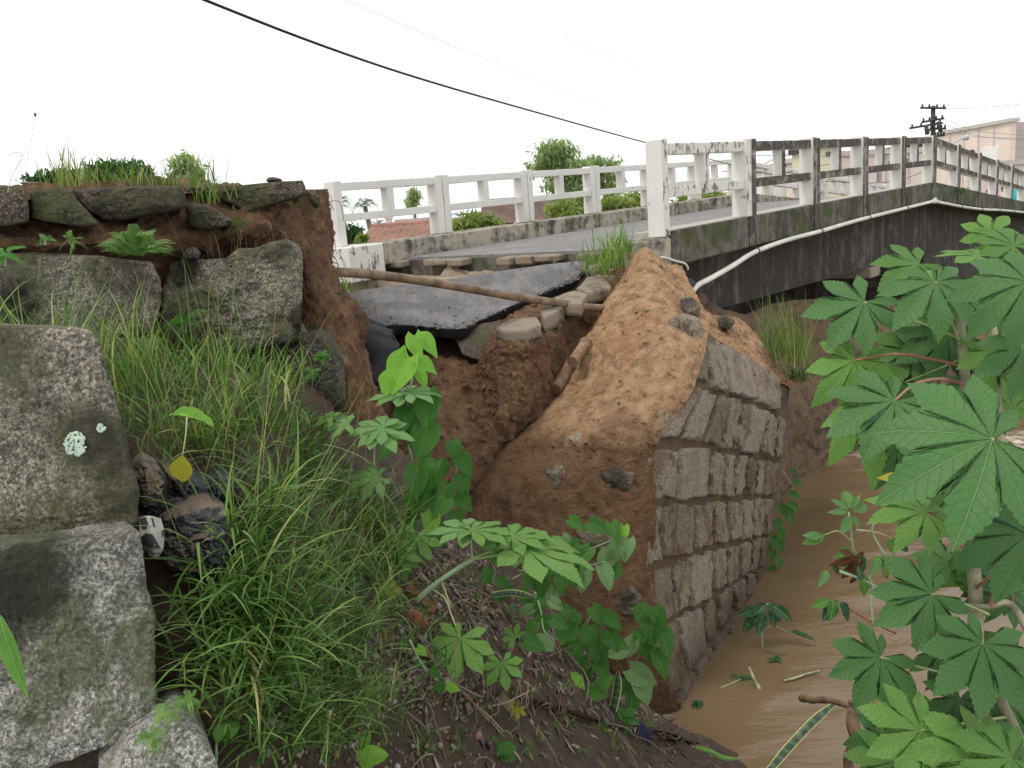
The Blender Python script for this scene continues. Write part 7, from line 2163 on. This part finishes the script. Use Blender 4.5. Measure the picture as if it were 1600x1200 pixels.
obj("tank_body", V * np.array([1, 1, .8]) + c, F, M['tank'], t, True)
mb = MB(); mb.tube([c + np.array([0, 0, .2]), c + np.array([0, 0, .29])], .16, 12); mb.build("lid", M['tank'], t, True)
mb = MB(); quadbox(mb, (c - np.array([.6, .6, 0]))[:2], (c + np.array([.6, -.6, 0]))[:2], (0, 1, 0), 1.2, 1.0, c[2] - .62); mb.build("stand", M['plaster'], t)

# buildings beyond the bridge on the right
def block_building(name, label, cat, pxa, da, pxb, db, py_top_at_a, depth, mat, windows=(), seams=0, cap='frame'):
    a, b = gp(pxa, da, 0), gp(pxb, db, 0)
    zt = P(pxa, py_top_at_a, da)[2]
    ax = (b - a); ax[2] = 0; Ln = np.linalg.norm(ax); ax /= Ln
    back = np.array([-ax[1], ax[0], 0])
    if back @ np.array([a[0], a[1], 0]) < 0: back = -back
    t = thing(name, label, cat, (a + b) / 2)
    mb = MB(); quadbox(mb, a[:2], b[:2], back, depth, .9, zt); mb.build("wall", M[mat], t)
    mb = MB(); quadbox(mb, (a - ax * .15 - back * .15)[:2], (b + ax * .15 - back * .15)[:2], back, depth + .3, zt + .003, zt + .25); mb.build("roof_edge", M[cap], t)
    for k in range(seams):
        m = a + ax * Ln * (k + 1) / (seams + 1)
        mb = MB(); quadbox(mb, (m - ax * .06)[:2], (m + ax * .06)[:2], -back, .05, .9, zt - .002); mb.build("seam", M[cap], t)
    for px, py, wpx, hpx in windows:
        # meet the sight line with the front
        q = ray(px, py); k = ((a - CAM) @ back) / (q @ back); c = CAM + q * k
        dd = k
        w2, h2 = wpx / FPX * dd / 2, hpx / FPX * dd / 2
        mb = MB(); quadbox(mb, (c - ax * w2)[:2], (c + ax * w2)[:2], -back, .05, c[2] - h2, c[2] + h2); fo = mb.build("window", M[cap], t)
        mb = MB(); quadbox(mb, (c - ax * w2 * .82 - back * .052)[:2], (c + ax * w2 * .82 - back * .052)[:2], -back, .015, c[2] - h2 * .86, c[2] + h2 * .86); mb.build("pane", M['glass_dark'], fo)
        mb = MB(); quadbox(mb, (c - ax * .03 - back * .068)[:2], (c + ax * .03 - back * .068)[:2], -back, .02, c[2] - h2 * .86, c[2] + h2 * .86); mb.build("mullion", M[cap], fo)
    return t, a, b, ax, back, zt
# warehouse: corner towards the bridge
W1 = block_building("warehouse", "big pale pink warehouse at the right edge beyond the bridge", "warehouse", 1460, 66, 1571, 58, 214, 0.4, 'plaster_pink', (), 4)
wt = [o for o in bpy.data.objects if o.name.startswith("warehouse")][0]
a, b, zt = W1[1], W1[2], W1[5]
c = gp(1720, 62, 0)
mb = MB()
mb.add([(b[0], b[1], .9), (c[0], c[1], .9), (c[0] + 2, c[1] + 30, .9), (a[0] + 2, a[1] + 20, .9), (b[0], b[1], zt - .01), (c[0], c[1], zt - .01), (c[0] + 2, c[1] + 30, zt - .01), (a[0] + 2, a[1] + 20, zt - .01)],
       [(0, 1, 5, 4), (1, 2, 6, 5), (4, 5, 6, 7), (2, 3, 7, 6)])
mb.build("side_wall", M['plaster_grey'], wt)
for k in range(12):
    z = .9 + (zt - .9) * (k + 1) / 13
    mb = MB(); mb.add([(b[0], b[1] - .02, z), (c[0], c[1] - .02, z), (c[0], c[1] - .02, z + .05), (b[0], b[1] - .02, z + .05), (b[0], b[1] + .02, z), (c[0], c[1] + .02, z), (c[0], c[1] + .02, z + .05), (b[0], b[1] + .02, z + .05)], [(0, 1, 2, 3), (3, 2, 6, 7), (0, 4, 5, 1)])
    mb.build("cladding_rib", M['frame'], wt)
q0, q1 = a + (b - a) * .64, a + (b - a) * .86
mb = MB(); quadbox(mb, q0[:2], q1[:2], -W1[4], .09, .9, P(1547, 232, 60)[2]); mb.build("white_door", M['plaster_white'], wt)
block_building("building", "long pale pink two-storey building behind the near parapet", "building", 1310, 42, 1452, 44, 246, 4, 'plaster_pink',
               [(1330, 283, 9, 17), (1373, 275, 9, 16), (1418, 252, 9, 8), (1392, 255, 14, 8), (1446, 242, 11, 13), (1352, 262, 8, 10)], 3)
block_building("building", "white low building seen through the parapet left of the pink one", "building", 1205, 46, 1312, 46, 266, 7, 'plaster_white', [(1256, 268, 8, 7), (1213, 268, 6, 6), (1296, 300, 7, 14)], 0)
block_building("building", "small cream building with a dark roof edge over the near parapet panel", "building", 1284, 38, 1305, 38, 233, 4, 'plaster_yellow', [(1296, 240, 10, 6)], 0, 'iron')
block_building("building", "pale pink gatehouse beyond the bridge, in front of the warehouse", "building", 1508, 46, 1534, 45, 264, 4, 'plaster', [(1517, 284, 4, 3), (1517, 288, 4, 3), (1517, 293, 4, 3)], 0)

# utility pole
pd = 44
pole = thing("utility_pole", "dark wooden utility pole carrying crossarms beyond the crest of the bridge", "utility pole", gp(1457, pd, 1.0))
pt_ = P(1458, 166, pd)
mb = MB(); mb.tube([gp(1457, pd, 1.0), np.array([pt_[0], pt_[1], pt_[2]])], np.array([.17, .11]), 10); mb.build("pole", M['iron'], pole, True)
S_ = pd / FPX
for x0, y0, x1, y1 in ((1438, 168.5, 1478, 169), (1440, 191, 1475, 185), (1421, 200.5, 1473, 192), (1458, 201, 1478, 201), (1460, 213, 1476, 211)):
    p, q = P(x0, y0, pd - .15), P(x1, y1, pd - .15)
    mb = MB(); mb.tube([p, q], .055, 4); arm = mb.build("crossarm", M['iron'], pole)
    for f in (.08, .35, .65, .92):
        c = p + (q - p) * f
        m2 = MB(); m2.tube([c + np.array([0, 0, .03]), c + np.array([0, 0, .10]), c + np.array([0, 0, .2])], np.array([.035, .06, .03]), 8); m2.build("insulator", M['iron'], arm, True)
for x0, y0, x1, y1 in ((1447, 196, 1449, 210), (1466, 190, 1470, 206)):
    mb = MB(); mb.tube([P(x0, y0, pd - .3), P(x1, y1, pd - .3)], .11, 8); mb.build("transformer", M['iron'], pole, True)
mb = MB(); mb.tube([P(1451, 207, pd - .2), P(1456, 195, pd - .2)], .04, 5); mb.build("brace", M['iron'], pole)
# street lamp
ld = 38
lamp = thing("street_lamp", "street lamp on a curved arm in front of the pink warehouse", "street lamp", gp(1484, ld, 1.0))
mb = MB(); mb.tube(catmull(np.array([gp(1484, ld, 1.0), P(1484, 240, ld), P(1488, 226, ld), P(1497, 219, ld), P(1505, 215.5, ld)]), 30), .035, 8); mb.build("post", M['steel'], lamp, True)
mb = MB(); mb.tube([P(1504, 216, ld), P(1508, 215, ld), P(1512, 215.2, ld), P(1514, 214, ld)], np.array([.05, .12, .12, .03]), 10); mb.build("lamp_head", M['steel'], lamp, True)
p2 = thing("street_lamp", "second lamp head showing just above the parapet of the down slope", "street lamp", gp(1519, 36, 1.0))
mb = MB(); mb.tube(catmull(np.array([gp(1512, 36, 1.0), P(1512, 250, 36), P(1513, 239, 36), P(1516, 237.5, 36)]), 20), .03, 8); mb.build("post", M['steel'], p2, True)
mb = MB(); mb.tube([P(1515, 237.6, 36), P(1518, 236.5, 36), P(1523, 236, 36)], np.array([.04, .09, .03]), 8); mb.build("lamp_head", M['iron'], p2, True)

# cables
def cable(label, row, r, mat='cable', group=None, name="cable"):
    q = catmull(np.array([P(*p) for p in row]), 40)
    V, F = tube_geo(q, r, 6)
    tag(obj(name, V, F, M[mat], None, True), label, "cable", group)
cable("thick black overhead cable running down across the white sky to the bridge", [(250, -30, 5.0), (320, 0, 5.2), (500, 70, 6.0), (660, 124, 7.3), (840, 176, 9.5), (1006, 222, 13), (1090, 243, 16), (1145, 258, 20), (1190, 264, 26)], .0095)
thin = "thin faint wires in the sky over the bridge"
for k, row in enumerate([[(540, 0, 14), (760, 92, 18), (1000, 180, 26), (1290, 236, 40)], [(880, 60, 20), (1040, 120, 28), (1200, 185, 36), (1330, 220, 44)]]):
    cable(("upper thin grey wire fading across the white sky to the right of the black cable", "second thin grey wire, higher over the middle of the bridge")[k], row, .0035, 'wire', thin, "wire")
right = "wires leaving the utility pole to the right"
for k, (y0, y1) in enumerate(((169, 158), (186, 214), (193, 222), (202, 216))):
    cable(("topmost wire leaving the pole to the right", "second wire from the top right of the pole, sagging over the warehouse", "third wire right of the pole, lowest sag", "wire from the short crossarm right of the pole")[k], [(1474, y0, 44), (1530, (y0 + y1) / 2 + 5, 42), (1640, y1, 38)], .011, 'wire', right, "wire")
for k, row in enumerate([[(1130, 268, 22), (1180, 262, 24), (1222, 243, 27), (1262, 234, 30)], [(1180, 268, 22), (1215, 272, 23), (1260, 262, 26), (1300, 256, 30)], [(1290, 283, 26), (1360, 286, 28), (1410, 280, 30), (1450, 265, 33)], [(1180, 243, 30), (1260, 244, 32), (1420, 248, 36)]]):
    cable(("dark wire rising behind the second near parapet panel", "wire sagging low behind the second near parapet panel", "wire crossing in front of the pink building", "fine level wire just under the parapet top rail")[k], row, .012, 'cable' if k < 3 else 'wire', "wires seen through the near parapet", "wire")

# ------------------------------------------------------------------ people on the far slope
def person(label, px_head, py_head, t_b, w_b, shirt, hairm, height=1.68, face=1):
    f = B(t_b, w_b, -.165)
    tdir = (CAM - f); tdir[2] = 0; tdir /= np.linalg.norm(tdir)
    sdir = np.array([-tdir[1], tdir[0], 0])
    H = height
    J = {'pel': (0, 0, .53), 'chest': (0, .0, .70), 'sh': (0, 0, .80), 'neck': (0, .01, .86), 'head': (0, .015, .93), 'top': (0, .01, .985),
         'hl': (.055, 0, .50), 'kl': (.06, .02, .28), 'al': (.06, 0, .04), 'tl': (.065, .07, .015),
         'hr': (-.055, 0, .50), 'kr': (-.06, -.01, .28), 'ar': (-.06, -.05, .04), 'tr': (-.065, .02, .015),
         'sl': (.115, 0, .80), 'el': (.15, .0, .63), 'wl': (.15, .05, .48), 'fl': (.148, .07, .43),
         'sr': (-.115, 0, .80), 'er': (-.15, .0, .63), 'wr': (-.15, .04, .48), 'fr': (-.148, .06, .43)}
    R = {'pel': .085, 'chest': .085, 'sh': .07, 'neck': .034, 'head': .062, 'top': .045, 'hl': .055, 'kl': .036, 'al': .024, 'tl': .022, 'hr': .055, 'kr': .036, 'ar': .024, 'tr': .022,
         'sl': .038, 'el': .026, 'wl': .018, 'fl': .02, 'sr': .038, 'er': .026, 'wr': .018, 'fr': .02}
    E = [('pel', 'chest'), ('chest', 'sh'), ('sh', 'neck'), ('neck', 'head'), ('head', 'top'), ('pel', 'hl'), ('hl', 'kl'), ('kl', 'al'), ('al', 'tl'), ('pel', 'hr'), ('hr', 'kr'), ('kr', 'ar'), ('ar', 'tr'),
         ('sh', 'sl'), ('sl', 'el'), ('el', 'wl'), ('wl', 'fl'), ('sh', 'sr'), ('sr', 'er'), ('er', 'wr'), ('wr', 'fr')]
    ks = list(J)
    V = [tuple(f + (sdir * J[k][0] + tdir * J[k][1]) * H + np.array([0, 0, J[k][2] * H])) for k in ks]
    me = bpy.data.meshes.new("body")
    me.from_pydata(V, [(ks.index(a), ks.index(b)) for a, b in E], [])
    o = bpy.data.objects.new("tmp", me); COL.objects.link(o)
    o.modifiers.new("s", 'SKIN')
    for i, k in enumerate(ks):
        me.skin_vertices[0].data[i].radius = (R[k] * H * (1.25 if k in ('chest', 'pel') else 1), R[k] * H)
        me.skin_vertices[0].data[i].use_root = (k == 'pel')
    o.modifiers.new("d", 'SUBSURF').levels = 2
    dg = bpy.context.evaluated_depsgraph_get()
    m2 = bpy.data.meshes.new_from_object(o.evaluated_get(dg))
    bpy.data.objects.remove(o)
    m2.name = "body"
    m2.materials.clear()
    for m_ in (M['skin'], M[shirt], M['denim']): m2.materials.append(m_)
    for p in m2.polygons:
        z = (p.center.z - f[2]) / H
        off = (np.array(p.center) - f); s_ = abs(off @ sdir) / H
        p.material_index = 0 if z > .845 or (s_ > .13 and z < .66) or z < .03 else (1 if z > .51 else 2)
        p.use_smooth = True
    t = thing("person", label, "person", f)
    link("body", m2, t)
    hc = f + np.array([0, 0, .945 * H]) + tdir * .012 * H
    mb = MB()
    V, F = pebble_geo(1.0, 3, 2)
    V = V / np.linalg.norm(V, axis=1)[:, None]
    V2 = V * np.array([.062, .066, .062]) * H
    keep = lambda v: v
    V2 = V2 + hc + np.array([0, 0, .018 * H]) - tdir * .016 * H
    mb.add(V2, F); mb.build("hair", M[hairm], t, True)
    mb = MB()
    mb.add(V * np.array([.010, .010, .013]) * H + hc + tdir * .062 * H - np.array([0, 0, .012 * H]), F)
    mb.build("nose", M['skin'], t, True)
    for sg in (-1, 1):
        mb = MB(); mb.add(V * .008 * H + hc + tdir * .056 * H + sdir * sg * .022 * H + np.array([0, 0, .004 * H]), F); mb.build("eye", M['hair'], t, True)
        mb = MB(); mb.add(V * np.array([.008, .008, .016]) * H + hc + sdir * sg * .064 * H - np.array([0, 0, .008 * H]), F); mb.build("ear", M['skin'], t, True)
    mb = MB(); mb.add(V * np.array([.014, .010, .004]) * H + hc + tdir * .058 * H - np.array([0, 0, .034 * H]), F); mb.build("mouth", M['brick'], t, True)
    return t
def t_for(px, w_):
    ts = np.linspace(12, 34, 400)
    pr = proj(np.array([B(t, w_, 0) for t in ts]))
    return float(ts[np.argmin(abs(pr[:, 0] - px))])
person("dark-haired person showing only the head above the parapet edge on the far slope", 1541, 300, 41, 4.05, 'pinkcloth', 'hair', 1.62)
person("person in a pale pink top standing behind the far end of the near parapet", 1568, 300, 40, 3.2, 'pinkcloth', 'hair', 1.66)
person("person in a turquoise shirt at the far right end of the parapet", 1588, 300, 38, 2.3, 'turq', 'hair', 1.7)

for o_ in bpy.data.objects:
    if o_.type == 'MESH' and o_.data and not o_.data.materials:
        o_.data.materials.append(M['soil'])
